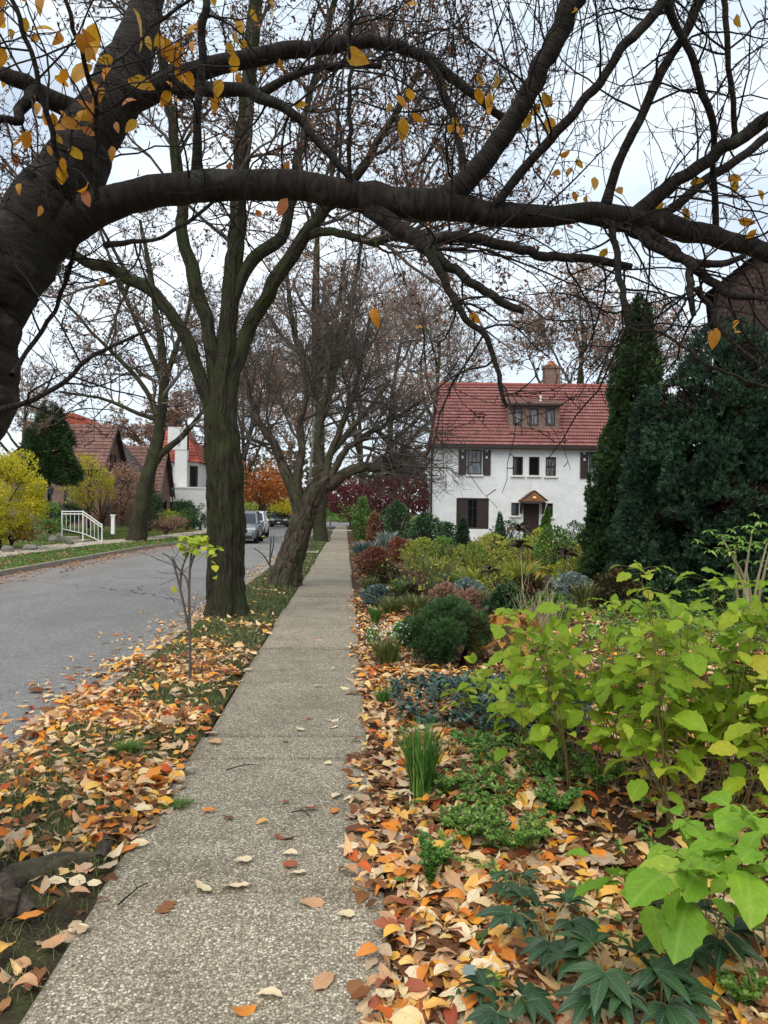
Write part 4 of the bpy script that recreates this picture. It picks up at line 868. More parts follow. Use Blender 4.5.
# weeping strands falling from the high limbs
hp = []
hs = pxlimb(dpt((300, -70, 4, 3.3), (420, -90, 5, 3.3), (520, -80, 5, 3.2), (620, -90, 5, 3.1), (700, -60, 5, 3.0)), 30)
mb2 = MB(); add_tubes(mb2, *hs, sides=8); mb2.build('limb', MT['cherry_bark'], cherry, origin=base, smooth=True)
nst = 56; u = np.clip(rng.normal(.62, .22, nst), .05, 1)*29; i = np.minimum(u.astype(int), 28); p = hs[0][i]*(1-(u-i))[:, None]+hs[0][i+1]*(u-i)[:, None]; p = p+rng.normal(0, .22, p.shape)*[1, 1.5, .5]
d = rng.normal(0, .35, (nst, 3)); d[:, 2] = -1
S1, SR1 = grow(p, d, rng.uniform(.55, 1.25, nst), rng.uniform(.0024, .004, nst), 14, .11, (0, 0, -.05), .5)
p, d, r, t, ix = spawn(S1, SR1, 5, (20, 55), .2, 1); S2, SR2 = grow(p, d, rng.uniform(.1, .4, len(p)), .0014, 6, .16, (0, 0, -.07), .6)
p, d, r, t, ix = spawn(np.concatenate([S1[:, ::2][:, :6], S2]), np.concatenate([SR1[:, ::2][:, :6], SR2]), 3, (50, 80), .1, 1); S3, SR3 = grow(p, d, rng.uniform(.012, .04, len(p)), .0014, 3, .2, (0, 0, .1), 1.3)
for P, R, s in ((A1, AR1, 5), (A2, AR2, 3), (A3, AR3, 3), (S1, SR1, 5), (S2, SR2, 3), (S3, SR3, 3)): add_tubes(mb, P, R, s)
crown_mb = mb
# last leaves on the cherry
mb = MB()
pool = np.concatenate([A1.reshape(-1, 3), A2.reshape(-1, 3)]); qx, qy, qd = proj(pool)
def hangleaf(mb, p, size, rn, hang=1.0):
    n = len(p); y = rng.normal(0, .55, (n, 3)); y[:, 2] -= hang; y = nrm(y); vw = nrm(np.array([0, 0, H])-p); nn = vw + rng.normal(0, .42, (n, 3))
    c = rng.integers(0, 3, n)
    for q in range(3): w_ = c == q; place(mb, BIG[q], p[w_], y[w_], nn[w_], size[w_], rn[w_])
w_ = np.where((qx > -60) & (qx < 300) & (qy > -80) & (qy < 240) & (rng.uniform(0, 1, len(qx)) < np.clip(1.15-qx/260, .04, 1)*np.clip(1.2-qy/200, .08, 1)*.15))[0]
n = len(w_); hangleaf(mb, pool[w_], rng.uniform(.045, .09, n)*np.clip(qd[w_]/3, .6, 1.4), rng.uniform(0, 1, n))
ex = [(133, 13, .13, 2.9), (160, 40, .11, 2.9), (182, 50, .09, 2.95), (127, 86, .09, 2.9), (95, 112, .08, 2.9), (57, 38, .08, 2.9), (60, 80, .08, 3), (35, 100, .07, 3), (96, 28, .13, 2.9), (85, 45, .11, 2.9), (236, 32, .07, 3), (234, 58, .07, 2.9), (347, 57, .1, 2.9), (92, 70, .1, 2.9),
      (397, 100, .06, 3.2), (388, 106, .07, 3.2), (403, 122, .08, 3.2), (410, 92, .06, 3.2), (412, 118, .05, 3.2), (447, 134, .07, 3.4), (458, 130, .06, 3.3), (452, 122, .05, 3.3), (478, 78, .05, 3.3), (478, 92, .06, 3.3), (496, 78, .06, 3.2), (490, 98, .06, 3.2), (490, 112, .05, 3.2), (488, 128, .05, 3.1), (530, 118, .06, 3.1), (548, 122, .07, 3.1), (552, 112, .06, 3.1), (540, 108, .05, 3.1), (578, 15, .06, 2.9), (559, 160, .06, 3.2), (560, 176, .05, 3.2), (576, 164, .04, 3.2), (572, 172, .04, 3.2), (595, 182, .05, 3.1), (586, 200, .05, 3.2), (573, 196, .04, 3.2), (618, 192, .05, 3.2), (650, 205, .05, 3.3), (664, 208, .05, 3.3), (664, 214, .06, 3.3), (684, 212, .06, 3.3), (690, 188, .05, 3.2), (728, 183, .06, 3.2), (736, 184, .05, 3.2), (758, 195, .04, 3.2), (738, 224, .06, 3.2), (756, 234, .05, 3.2), (607, 253, .05, 3.2), (652, 242, .05, 3.2), (664, 240, .05, 3.2), (420, 330, .05, 2.95), (372, 313, .07, 2.95), (470, 318, .05, 3.0), (717, 333, .07, 2.95), (735, 335, .06, 2.95), (738, 325, .03, 2.95), (418, 8, .05, 3), (736, 20, .05, 3)]
E = np.array([at(a, b, c) for a, b, s, c in ex]); sz = np.array([e_[2] for e_ in ex])*1.2
hangleaf(mb, E-np.array([0, 0, -.02]), sz, rng.uniform(.2, 1, len(ex)), .7)
mb.build('foliage', MT['cherry_leaf'], cherry, origin=base, smooth=True)
# stalk twigs that carry those leaves
mb = crown_mb; P = []
for e_ in E:
    j = np.argmin(((pool-e_)**2).sum(1)); b = pool[j]; P.append(np.stack([b, (b+e_)/2+rng.normal(0, .01, 3), e_+[0, 0, .025]]))
add_tubes(mb, np.array(P), np.tile([.0014, .0012, .001], (len(P), 1)), 3); mb.build('crown', MT['twig'], cherry, origin=base, smooth=True)
mb = MB(); w_ = np.where((qx > 20) & (qx < 300) & (qy > 80) & (qy < 290) & (rng.uniform(0, 1, len(qx)) < .03))[0]; n = len(w_)
hangleaf(mb, pool[w_]+rng.normal(0, .03, (n, 3)), rng.uniform(.04, .075, n), rng.uniform(0, 1, n)); mb.build('faded_foliage', MT['cherry_leaf_pink'], cherry, origin=base, smooth=True)

# ---- generic tree built from pixel limbs
def tree(name, label, basepx, d, limbs, bark, twig, spec, leaf=None, group=None, disp=None, crown_only=None, cat='tree', sides=20):
    b = G(*basepx); b = np.array([b[0], b[1], 0.]); e = empty(name, b, label, cat, group); Ls = []
    for k, (pts, n) in enumerate(limbs):
        P, R = rough(pxlimb([tuple(q) if len(q) > 3 else tuple(q)+(d,) for q in pts], n), .07 if k else .03, k+len(label))
        mb = MB(); add_tubes(mb, P, R, sides=sides if k == 0 else max(8, sides//2), disp=disp if k == 0 else knots(.22, 2, 6, k)); mb.build('trunk' if k == 0 else 'limb', bark, e, origin=b, smooth=True)
        Ls.append((P, R))
    lv = ramify(e, b, Ls, twig, spec, leaf, crown_only); return e, Ls, lv
def ramify(e, b, Ls, twig, spec, leaf, only=None):
    P, R = batch(Ls if only is None else [Ls[k] for k in only], 16); mb = MB(); last = []
    for s in spec:
        p, dd, r, t, ix = spawn(P, R, s['per'], s.get('ang', (30, 65)), s.get('t0', .3), 1)
        if s.get('out'): 
            c = p - b; c[:, 2] = 0; dd = nrm(dd + nrm(c)*s['out'])
        P, R = grow(p, dd, rng.uniform(*s['L'], len(p))*(1-.45*t), np.minimum(np.clip(r*s.get('rr', .5), s.get('rmin', .004), None), s.get('rmax', 9)), s.get('n', 8), s.get('w', .16), s.get('trop', (0, 0, .03)), s.get('rend', .35))
        add_tubes(mb, P, R, s.get('sides', 4)); last.append(P)
    mb.build('crown', twig, e, origin=b, smooth=True)
    if leaf:
        mt, n, sz = leaf[:3]; mb = MB(); leaves_on(mb, last[-1], n, sz, SMALL, .5, .2); mb.build('foliage', mt, e, origin=b)
    return last
# ---- street trees
tree('maple_tree', 'mossy multi-stemmed maple standing on the leafy verge beside the road', (226, 622), 11.7,
     [([(226, 640, 29.24, 11.6), (226, 622, 23.22, 11.65), (227, 604, 20.21), (226, 580, 18.49), (226, 540, 18.06), (225, 500, 18.06), (224, 470, 18.92), (222, 440, 17.63), (220, 420, 15.48), (222, 395, 12.04), (226, 350, 9.89), (231, 290, 9.03), (236, 240, 8.60), (240, 180, 8.17), (246, 100, 7.31), (254, 20, 6.45), (262, -80, 4.30), (268, -170, 2.58)], 150),
      ([(219, 430, 9.46), (217, 385, 7.74), (209, 335, 7.31), (196, 284, 6.88), (186, 245, 6.45), (180, 200, 6.02), (176, 150, 5.16), (165, 80, 4.30), (150, 0, 3.44), (140, -60, 2.58)], 60),
      ([(227, 430, 9.46), (231, 390, 7.74), (242, 345, 7.31), (255, 318, 7.31), (274, 283, 7.31, 11.4), (297, 246, 6.88, 11.2), (321, 214, 6.02, 11), (338, 200, 5.16, 10.9), (360, 170, 4.30, 10.8), (392, 120, 3.44, 10.6), (420, 70, 2.58, 10.5)], 60),
      ([(305, 236, 5.16, 11.2), (318, 232, 4.47, 11), (338, 234, 4.30, 10.9), (357, 238, 3.96, 10.8), (373, 243, 3.78, 10.8), (400, 236, 3.10, 10.7), (430, 240, 2.15, 10.6)], 40),
      ([(216, 415, 7.74), (203, 385, 6.88), (187, 340, 6.45), (167, 310, 6.45), (146, 288, 6.19), (117, 271, 5.85), (82, 259, 5.16, 11.5), (40, 238, 4.30, 11.3), (-10, 200, 3.44, 11), (-60, 150, 2.58, 10.8)], 60),
      ([(234, 300, 6.02), (250, 262, 6.02), (282, 237, 6.02), (291, 206, 5.16), (298, 160, 4.30, 11.9), (310, 100, 3.44, 12.2), (330, 20, 2.92, 12.4), (350, -60, 2.24, 12.5)], 50)],
     MT['maple_bark'], MT['twig_grey'],
     [dict(per=21, L=(1.2, 3.6), rr=.5, rmin=.012, rmax=.03, n=10, out=.15, w=.14, t0=.42), dict(per=8, L=(.5, 1.5), rr=.55, rmin=.006, n=7), dict(per=7, L=(.2, .7), rr=.6, rmin=.0042, n=5, sides=3)],
     (MT['brown_leaf'], 15000, (.035, .08)), disp=furrowed(fluted(.17, 4, 2), 2), sides=110)
tree('leaning_tree', 'gnarled bare tree leaning towards the pavement past the maple', (285, 590), 16.7,
     [([(280, 604, 23, 16.6), (283, 590, 18.5), (286, 578, 16), (290, 562, 14), (297, 540, 12.5), (304, 518, 11.5), (311, 500, 11), (318, 486, 10.5), (328, 476, 8)], 80),
      ([(318, 484, 9), (330, 484, 7), (341, 477, 5.8), (352, 470, 5.2), (365, 466, 4.8), (378, 468, 4.4), (389, 467, 3.6), (398, 460, 2.4)], 40),
      ([(300, 512, 7.38), (293, 488, 6.56), (284, 466, 5.33), (276, 448, 4.51), (264, 430, 3.77), (254, 412, 3.28), (247, 380, 2.62), (236, 340, 1.97)], 40),
      ([(298, 500, 5.74), (297, 470, 4.10), (302, 450, 3.61), (300, 425, 3.12), (306, 390, 2.46), (300, 340, 1.80)], 40),
      ([(326, 478, 4.92), (330, 455, 3.61), (340, 430, 3.28), (352, 400, 2.79), (362, 360, 2.13), (372, 310, 1.64)], 40),
      ([(330, 478, 4.10), (345, 452, 3.28), (366, 436, 2.79), (392, 420, 2.30), (420, 402, 1.64)], 40),
      ([(322, 470, 3.69), (318, 440, 3.12), (324, 410, 2.46), (330, 370, 1.97), (338, 330, 1.48)], 30)],
     MT['lean_bark'], MT['twig_grey'],
     [dict(per=13, L=(.9, 2.8), rr=.5, rmin=.012, rmax=.03, n=9, t0=.25, out=.25, w=.15, trop=(0, 0, .0)), dict(per=9, L=(.4, 1.3), rr=.6, rmin=.007, n=7, trop=(0, 0, 0)), dict(per=7, L=(.2, .6), rr=.6, rmin=.005, n=5, sides=3)],
     None, crown_only=[1, 2, 3, 4, 5, 6], disp=furrowed(fluted(.16, 3, 7), 6), sides=80)
tree('street_tree', 'tall straight tree on the far grass verge behind the leaning tree', (321, 543), 41,
     [([(321, 547, 10), (321, 543, 8.2), (320, 535, 7), (320, 500, 6.3), (319, 460, 6), (318, 400, 5.4), (316, 340, 4.5), (316, 280, 3.4), (318, 220, 2)], 60),
      ([(318, 430, 4.5), (328, 400, 3.8), (340, 350, 3.2), (352, 300, 2.6), (362, 240, 1.6)], 40), ([(318, 410, 4.2), (306, 370, 3.4), (294, 330, 2.8), (286, 270, 1.8)], 40),
      ([(319, 470, 3.5), (342, 440, 3), (368, 410, 2.4), (390, 380, 1.6)], 30), ([(317, 380, 3), (335, 320, 2.4), (345, 260, 1.6)], 30)],
     MT['far_mossy_bark'], MT['twig_far'],
     [dict(per=10, L=(2.5, 6), rr=.5, rmin=.03, n=9, t0=.2, out=.2), dict(per=8, L=(1, 3), rr=.55, rmin=.018, n=6), dict(per=7, L=(.5, 1.5), rr=.6, rmin=.012, n=4, sides=3)], (MT['tan_leaf'], 7000, (.09, .18)), disp=fluted(.12, 4, 3), sides=24)
tree('slanting_tree', 'slanting mossy tree on the grass strip across the street by the white railing', (138, 545), 39,
     [([(135, 549, 15.60), (136, 544, 11.31), (138, 535, 8.97), (140, 520, 8.19), (143, 500, 7.80), (147, 480, 7.41), (152, 462, 7.02), (157, 445, 6.24), (160, 425, 5.46), (163, 395, 4.68), (162, 350, 3.90), (156, 310, 3.12), (148, 260, 2.34), (140, 220, 1.56)], 80),
      ([(155, 462, 4.29), (164, 452, 3.59), (177, 441, 3.12), (188, 430, 2.81), (200, 415, 2.18), (214, 395, 1.56)], 30),
      ([(160, 430, 3.90), (152, 402, 2.81), (135, 375, 2.34), (112, 352, 2.03), (90, 330, 1.56), (64, 300, 1.09)], 40), ([(162, 400, 3.59), (172, 360, 2.81), (186, 320, 2.18), (196, 270, 1.56)], 30), ([(162, 380, 3.12), (140, 330, 2.34), (118, 280, 1.87), (100, 230, 1.25)], 30), ([(158, 420, 2.50), (130, 410, 2.03), (100, 398, 1.56), (60, 392, 1.09)], 30)],
     MT['far_mossy_bark'], MT['twig_far'],
     [dict(per=12, L=(1.6, 4.4), rr=.5, rmin=.022, n=9, out=.2, t0=.35), dict(per=8, L=(.8, 2.2), rr=.55, rmin=.013, n=6), dict(per=6, L=(.4, 1.1), rr=.6, rmin=.009, n=4, sides=3)], (MT['brown_leaf'], 8000, (.08, .15)), disp=fluted(.12, 3, 5), sides=24)
tree('thin_street_tree', 'thin lichen-spotted young tree trunk between the leaning tree and road', (308, 551), 31,
     [([(308, 552, 3), (308, 540, 2.4), (309, 525, 2.2), (308, 508, 2.0), (310, 480, 1.8), (313, 440, 1.4), (315, 400, .9)], 30)],
     barkmat('lichen bark', '#3a3630', '#7c776c', None, .5, (30, 30, 12), .5, .9, .01, '#a9a79c'), MT['twig_far'], [dict(per=10, L=(.8, 2), rmin=.012, n=7, t0=.5), dict(per=6, L=(.4, 1), rmin=.008, n=5, sides=3)], None, disp=knots(.3, 2, 6, 9), sides=14)
# ---- background trees
def bgtree(name, label, px, d, h, spread, tr_, leaf, nl, lsz, forks=5, bark=None, t0=.3, group=None, lean=0, z0=0, dens=1.0, up=.05):
    b = at0(px, d); b[2] = z0; e = empty(name, b, label, 'tree', group)
    T, TR = grow(b[None], np.array([[lean, 0, 1.]]), h*.72, tr_, 14, .045, (0, 0, .05), .25); TR[:, 0] *= 1.35
    mb = MB(); add_tubes(mb, T, TR, 14, disp=knots(.14, 1, 3, int(px))); 
    mb.build('trunk', bark or MT['far_bark'], e, origin=b, smooth=True)
    p, dd, r, t, ix = spawn(T, TR, forks, (22, 50), t0, .8); Lb, LR = grow(p, dd, h*.5*rng.uniform(.8, 1.15, forks)*(1.15-.5*t), r*.72, 12, .1, (0, 0, up), .2)
    mb = MB(); add_tubes(mb, Lb, LR, 8); mb.build('limb', bark or MT['far_bark'], e, origin=b, smooth=True)
    k = d/768
    ramify(e, b, [(T[0], TR[0])]+[(a, c) for a, c in zip(Lb, LR)], MT['twig_far'], [dict(per=int(9*dens), L=(h*.13, h*.13+spread*.5), rr=.5, rmin=.5*k, n=8, t0=t0+.05, out=.3, trop=(0, 0, .02)), dict(per=int(8*dens), L=(h*.06, h*.16), rr=.6, rmin=.28*k, n=6, trop=(0, 0, .02)), dict(per=6, L=(h*.03, h*.08), rr=.7, rmin=.2*k, n=4, sides=3)], (leaf, nl, lsz) if leaf else None)
    return e
BG = 'bare autumn trees behind the gardens'
bgtree('oak_tree', 'tall oak with brown leaves rising behind the chimney of the white house', 566, 60, 23, 8, .42, MT['tan_leaf'], 7000, (.14, .3), 5, t0=.42)
bgtree('oak_tree', 'second brown-leaved oak leaning behind the house roof near the tall cypress', 606, 63, 20, 7, .36, MT['tan_leaf'], 5000, (.14, .3), 4, t0=.4, lean=.25)
bgtree('bare_tree', 'dark bare tree at the roof edge of the white house', 428, 58, 21, 8, .36, MT['tan_leaf'], 2500, (.12, .24), 5, t0=.3)
bgtree('beech_tree', 'reddish brown tree filling the sky beyond the leaning tree', 392, 66, 24, 9, .4, MT['tan_leaf'], 6500, (.12, .25), 6, t0=.25)
bgtree('beech_tree', 'brown tree farther back at the end of the pavement', 362, 86, 27, 10, .4, MT['tan_leaf'], 6500, (.16, .3), 6, t0=.25)
bgtree('verge_tree', 'bare street tree on the far kerb behind the white chimney house', 216, 58, 19, 7, .3, MT['brown_leaf'], 4500, (.1, .22), 5, t0=.3)
bgtree('verge_tree', 'bare street tree on the far kerb beyond the parked cars', 250, 84, 23, 8, .32, MT['tan_leaf'], 6000, (.16, .3), 5, t0=.28)
bgtree('verge_tree', 'tall brown tree standing where the street bends away', 300, 138, 30, 12, .4, MT['tan_leaf'], 7000, (.26, .5), 6, t0=.22, z0=.1)
bgtree('shade_tree', 'brown-leaved tree rising behind the red tiled roofs', 160, 96, 16, 8, .4, MT['tan_leaf'], 7000, (.2, .42), 6, t0=.3, z0=1)
bgtree('shade_tree', 'pinkish bare tree behind the dark pine across the street', 18, 66, 14, 7, .3, MT['tan_leaf'], 2200, (.14, .28), 5, t0=.3, z0=1)
bgtree('garden_tree', 'bare tree beside the purple maple near the white house', 408, 54, 8.5, 4, .14, MT['tan_leaf'], 800, (.1, .2), 5, t0=.2)
def blobtree(name, label, px, d, zc, rx, rz_, leaf, n, lsz, cat='tree', tr_=.1, z0=0, ragged=.35, sticks=7, ry=None):
    """small tree or big shrub: forked stems and leaves in uneven clumps"""
    b = at0(px, d); b[2] = z0; e = empty(name, b, label, cat); ry = ry or rx
    c = b+[0, 0, zc-z0]; P = []
    for k in range(sticks):
        dv = rdir(1)[0]; tip = c+dv*np.array([rx, ry, rz_])*.75; tip[2] = max(tip[2], z0+.4)
        P.append(spline([b+rng.normal(0, tr_, 3)*[1, 1, 0]-[0, 0, .1], b+(tip-b)*.45*np.array([.5, .5, 1.0])+rng.normal(0, .1, 3)*rx*.3, tip], 8))
    mb = MB(); add_tubes(mb, np.array(P), np.tile(np.linspace(tr_, tr_*.25, 8), (sticks, 1)), 6); mb.build('stem', MT['stem_dark'], e, origin=b, smooth=True)
    nc = 40; cc = rdir(nc)*rng.uniform(.35, 1, (nc, 1))**.5; cr = rng.uniform(.2, .42, nc)
    k = rng.integers(0, nc, n); q = cc[k]+rdir(n)*(cr[k]*rng.uniform(.5, 1, n)**.5)[:, None]
    p = c+q*np.array([rx, ry, rz_])*.85; p = p[p[:, 2] > z0+.05]; n = len(p)
    y = nrm(rdir(n)+q[:n]*.5); nn = rdir(n)+[0, 0, .6]; mb = MB(); cl = rng.uniform(0, 1, nc)*.5
    rn = np.clip(cl[k[:n]]+rng.uniform(0, .5, n), 0, 1); s = rng.uniform(*lsz, n); ch = rng.integers(0, 3, n)
    for t in range(3): w_ = ch == t; place(mb, SMALL[t], p[w_], y[w_], nn[w_], s[w_], rn[w_])
    mb.build('foliage', leaf, e, origin=b); return e
blobtree('purple_maple', 'purple-leaved Japanese maple beside the corner of the white house', 398, 49, 2.6, 3.0, 1.5, MT['purple_leaf'], 4500, (.1, .22), tr_=.09)
blobtree('purple_maple', 'darker purple maple near the end of the pavement', 352, 74, 2.6, 3.0, 1.8, MT['purple_leaf'], 3000, (.14, .3), tr_=.1)
blobtree('orange_maple', 'orange-leaved maple above the parked cars', 258, 72, 4.0, 3.1, 2.6, MT['orange_leaf'], 3600, (.15, .32), tr_=.12, z0=.3)
blobtree('orange_maple', 'paler orange tree behind the dark car', 285, 100, 4.0, 3.0, 3.4, MT['orange_leaf'], 2200, (.18, .36), tr_=.12, z0=.1)
blobtree('red_maple', 'bright red tree beside the white chimney house', 205, 74, 5.2, 2.3, 2.6, MT['red_leaf'], 3000, (.15, .3), tr_=.12, z0=.5)
blobtree('yellow_shrub', 'yellow shrub leaning over the parked dark car', 285, 82, 2.0, 2.0, 1.1, MT['yellow_leaf'], 1500, (.12, .26), 'shrub', tr_=.05, z0=.1)
blobtree('yellow_green_shrub', 'small yellow green shrub behind the white SUV', 247, 66, 1.6, 1.2, .9, MT['lime_far'], 900, (.1, .2), 'shrub', tr_=.04, z0=.05)
blobtree('dark_shrub', 'dark green shrub at the foot of the orange maple', 268, 88, 1.2, 2.6, 1.4, MT['dark_leaf'], 1600, (.16, .3), 'shrub', tr_=.06, z0=.1)
blobtree('yellow_bush', 'big yellow bush beside the far pavement at the picture edge', 0, 29, 2.1, 1.9, 1.9, MT['yellow_leaf'], 20000, (.06, .12), 'bush', tr_=.05, z0=.2)
blobtree('golden_tree', 'small golden tree in front of the brick gable', 88, 43, 2.9, 1.5, 1.9, MT['yellow_leaf'], 2600, (.09, .18), tr_=.06, z0=.6)
blobtree('brown_bush', 'leafless brown bush beside the white railing', 101, 40, 1.75, 1.35, 1.25, MT['rust_leaf'], 900, (.05, .1), 'bush', tr_=.03, z0=.5, sticks=60)
blobtree('rust_tree', 'rusty small tree between the brick gable and slanting tree', 122, 47, 3.0, 1.6, 1.5, MT['tan_leaf'], 1800, (.09, .18), tr_=.06, z0=.7)
blobtree('dark_upright_shrub', 'dark upright evergreen just behind the slanting trunk', 150, 43, 1.6, .75, 1.5, MT['dark_leaf'], 2600, (.07, .14), 'shrub', tr_=.04, z0=.5)
blobtree('round_shrub', 'round clipped dark shrub in front of the arched porch', 183, 55, 1.45, 1.0, 1.0, MT['dark_leaf'], 2600, (.07, .14), 'shrub', tr_=.04, z0=.5)
blobtree('round_shrub', 'small green mound shrub below the round clipped shrub', 187, 50, 1.0, .75, .7, MT['mid_leaf'], 1600, (.07, .13), 'shrub', tr_=.04, z0=.4)
blobtree('round_shrub', 'dark low shrub beside the maple trunk across the street', 200, 50, 1.1, 1.0, .9, MT['dark_leaf'], 2000, (.07, .14), 'shrub', tr_=.04, z0=.4)
blobtree('yellow_low_shrub', 'low yellow green shrub under the brick gable end', 168, 53, 1.0, .8, .6, MT['lime_far'], 1000, (.08, .15), 'shrub', tr_=.03, z0=.5)
blobtree('dry_perennial', 'straw-coloured dry perennials beside the far pavement', 166, 44, .75, 1.6, .55, MT['tan_leaf'], 1800, (.06, .13), 'plant', tr_=.02, z0=.3, sticks=40)
blobtree('dark_hedge', 'dark clipped hedge below the brick house wall', 66, 41, 1.3, 1.2, .6, MT['dark_leaf'], 2200, (.07, .13), 'hedge', tr_=.03, z0=.6)
blobtree('olive_shrub', 'olive green shrub between the yellow bush and lamp post', 50, 36, 1.2, .8, .8, MT['mid_leaf'], 1500, (.07, .13), 'shrub', tr_=.03, z0=.5)
blobtree('rhododendron_far', 'dark leafy mass at the foot of the yellow bush', 12, 30, .8, 1.5, .5, MT['rust_leaf'], 1600, (.06, .12), 'shrub', tr_=.03, z0=.25)
# evergreens
def tuftT(k, w, spread, ln=1.0, seed=0):
    r = np.random.default_rng(seed); V = []; Fc = []
    for i in range(k):
        a = i/k*2*np.pi+r.uniform(-.3, .3); s = spread*r.uniform(.3, 1); dx = np.array([math.cos(a)*s, 1, math.sin(a)*s]); dx /= np.linalg.norm(dx); L = ln*r.uniform(.6, 1); side = nrm(np.cross(dx, r.normal(0, 1, 3)))*w*L
        b = len(V); V += [dx*0, dx*L*.55+side, dx*L, dx*L*.55-side]; Fc.append([b, b+1, b+2, b+3])
    return np.array(V), np.array(Fc)
SPRAY = [tuftT(6, .12, .7, 1, s) for s in range(3)]; NEED = [tuftT(9, .045, .9, 1, s+5) for s in range(3)]; JUN = [tuftT(8, .075, .75, 1, s+9) for s in range(3)]
def conifer(name, label, b, h, prof, n, size, tm, mat_, tr_=.08, up=.8, clump=.0, brown=None, cat='tree', zlow=.02, seed=0, lean=(0, 0)):
    b = np.asarray(b, float); e = empty(name, b, label, cat)
    mb = MB(); T = np.stack([b-[0, 0, .1], b+[lean[0]*h*.5, lean[1]*h*.5, h*.5], b+[lean[0]*h, lean[1]*h, h*.96]]); add_tubes(mb, spline(T, 10), np.linspace(tr_, tr_*.12, 10), 8)
    nb = int(h*26); z = rng.uniform(.04, .92, nb)*h; a = rng.uniform(0, 2*np.pi, nb); rr = np.array([prof(q/h) for q in z])*.8
    p0 = b+np.stack([lean[0]*z, lean[1]*z, z], 1); p1 = p0+np.stack([np.cos(a)*rr, np.sin(a)*rr, rr*.35*up], 1)
    add_tubes(mb, np.stack([p0, (p0+p1)/2+[0, 0, -.02], p1], 1), np.tile([tr_*.22, tr_*.15, tr_*.06], (nb, 1)), 4); mb.build('trunk', MT['core'], e, origin=b, smooth=True)
    z = zlow*h+(1-zlow)*h*(1-np.sqrt(rng.uniform(0, 1, n*2)))**.9; a = rng.uniform(0, 2*np.pi, n*2)
    q = np.stack([np.cos(a)*1.7, np.sin(a)*1.7, z*1.5+seed], 1); lob = .72+.5*vnoise(q, 1.3, seed)+.28*(vnoise(q, 3.4, seed+1)-.5); R = np.array([prof(v/h) for v in z])*lob
    u = rng.uniform(0, 1, n*2)**.32; keep = vnoise(np.stack([np.cos(a)*u*3, np.sin(a)*u*3, z*2.2+seed], 1), 1.4, seed+2) > .34+clump*.25*(u < .8); keep &= (R > .01)
    z, a, R, u = z[keep][:n], a[keep][:n], R[keep][:n], u[keep][:n]; m = len(z)
    p = b+np.stack([np.cos(a)*R*u+lean[0]*z, np.sin(a)*R*u+lean[1]*z, z], 1)
    y = nrm(np.stack([np.cos(a), np.sin(a), np.full(m, up)], 1)+rng.normal(0, .38, (m, 3))); nn = rdir(m)
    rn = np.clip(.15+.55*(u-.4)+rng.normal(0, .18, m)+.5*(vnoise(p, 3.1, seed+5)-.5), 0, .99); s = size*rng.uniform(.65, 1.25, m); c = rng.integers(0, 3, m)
    br = np.zeros(m, bool) if brown is None else brown(p, u)
    mb = MB()
    for t in range(3):
        w_ = (c == t) & ~br; place(mb, tm[t], p[w_], y[w_], nn[w_], s[w_], rn[w_])
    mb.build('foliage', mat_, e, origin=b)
    if br.any():
        mb = MB(); place(mb, tm[0], p[br], y[br], nn[br], s[br], rn[br]); mb.build('dry_foliage', MT['juniper_brown'], e, origin=b)
    return e
spire = lambda w_: (lambda t: w_*(np.clip(1-t, 0, 1)**.85+.10*(t < .97))*(.8+.2*min(1, t*5)))
cb = at0(632, 15.0)
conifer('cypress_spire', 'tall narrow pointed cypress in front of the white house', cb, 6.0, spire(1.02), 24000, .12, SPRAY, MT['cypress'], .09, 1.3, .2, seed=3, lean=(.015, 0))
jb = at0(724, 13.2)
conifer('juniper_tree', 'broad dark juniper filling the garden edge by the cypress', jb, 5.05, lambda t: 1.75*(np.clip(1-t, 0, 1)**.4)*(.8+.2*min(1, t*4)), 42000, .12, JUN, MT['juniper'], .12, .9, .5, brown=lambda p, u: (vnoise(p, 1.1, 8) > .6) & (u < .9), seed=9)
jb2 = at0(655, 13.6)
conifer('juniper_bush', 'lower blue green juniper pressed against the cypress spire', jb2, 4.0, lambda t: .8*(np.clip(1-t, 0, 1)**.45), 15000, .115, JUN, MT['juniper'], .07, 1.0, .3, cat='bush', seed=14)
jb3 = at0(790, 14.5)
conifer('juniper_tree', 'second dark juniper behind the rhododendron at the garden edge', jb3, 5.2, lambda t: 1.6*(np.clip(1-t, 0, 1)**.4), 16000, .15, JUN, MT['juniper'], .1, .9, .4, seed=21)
pb = at0(49, 40); pb[2] = .6
conifer('dark_pine', 'dark green pine tree across the street behind the yellow bush', pb, 6.6, lambda t: (1.75*np.clip(1-t, 0, 1)**.55 if t > .3 else .05), 3600, .40, NEED, MT['cypress'], .12, .25, 1.1, seed=31, zlow=.34)
tb = at0(543, 37)
conifer('twisted_cypress', 'twisted dwarf cypress beside the front door', tb, 2.0, lambda t: .42*(np.clip(1-t, 0, 1)**.8), 1800, .14, SPRAY, MT['mid_leaf'], .05, 1.2, .3, cat='shrub', seed=41, lean=(.12, 0))
conifer('small_conifer', 'small dark conifer in front of the patio door', at0(463, 32), 1.55, lambda t: .42*(np.clip(1-t, 0, 1)**.75), 2200, .1, SPRAY, MT['juniper'], .03, 1., .1, cat='shrub', seed=43)
conifer('small_conifer', 'small pointed conifer between patio door and front door', at0(500, 33), 1.75, lambda t: .36*(np.clip(1-t, 0, 1)**.75), 2000, .1, SPRAY, MT['juniper'], .03, 1., .1, cat='shrub', seed=44)
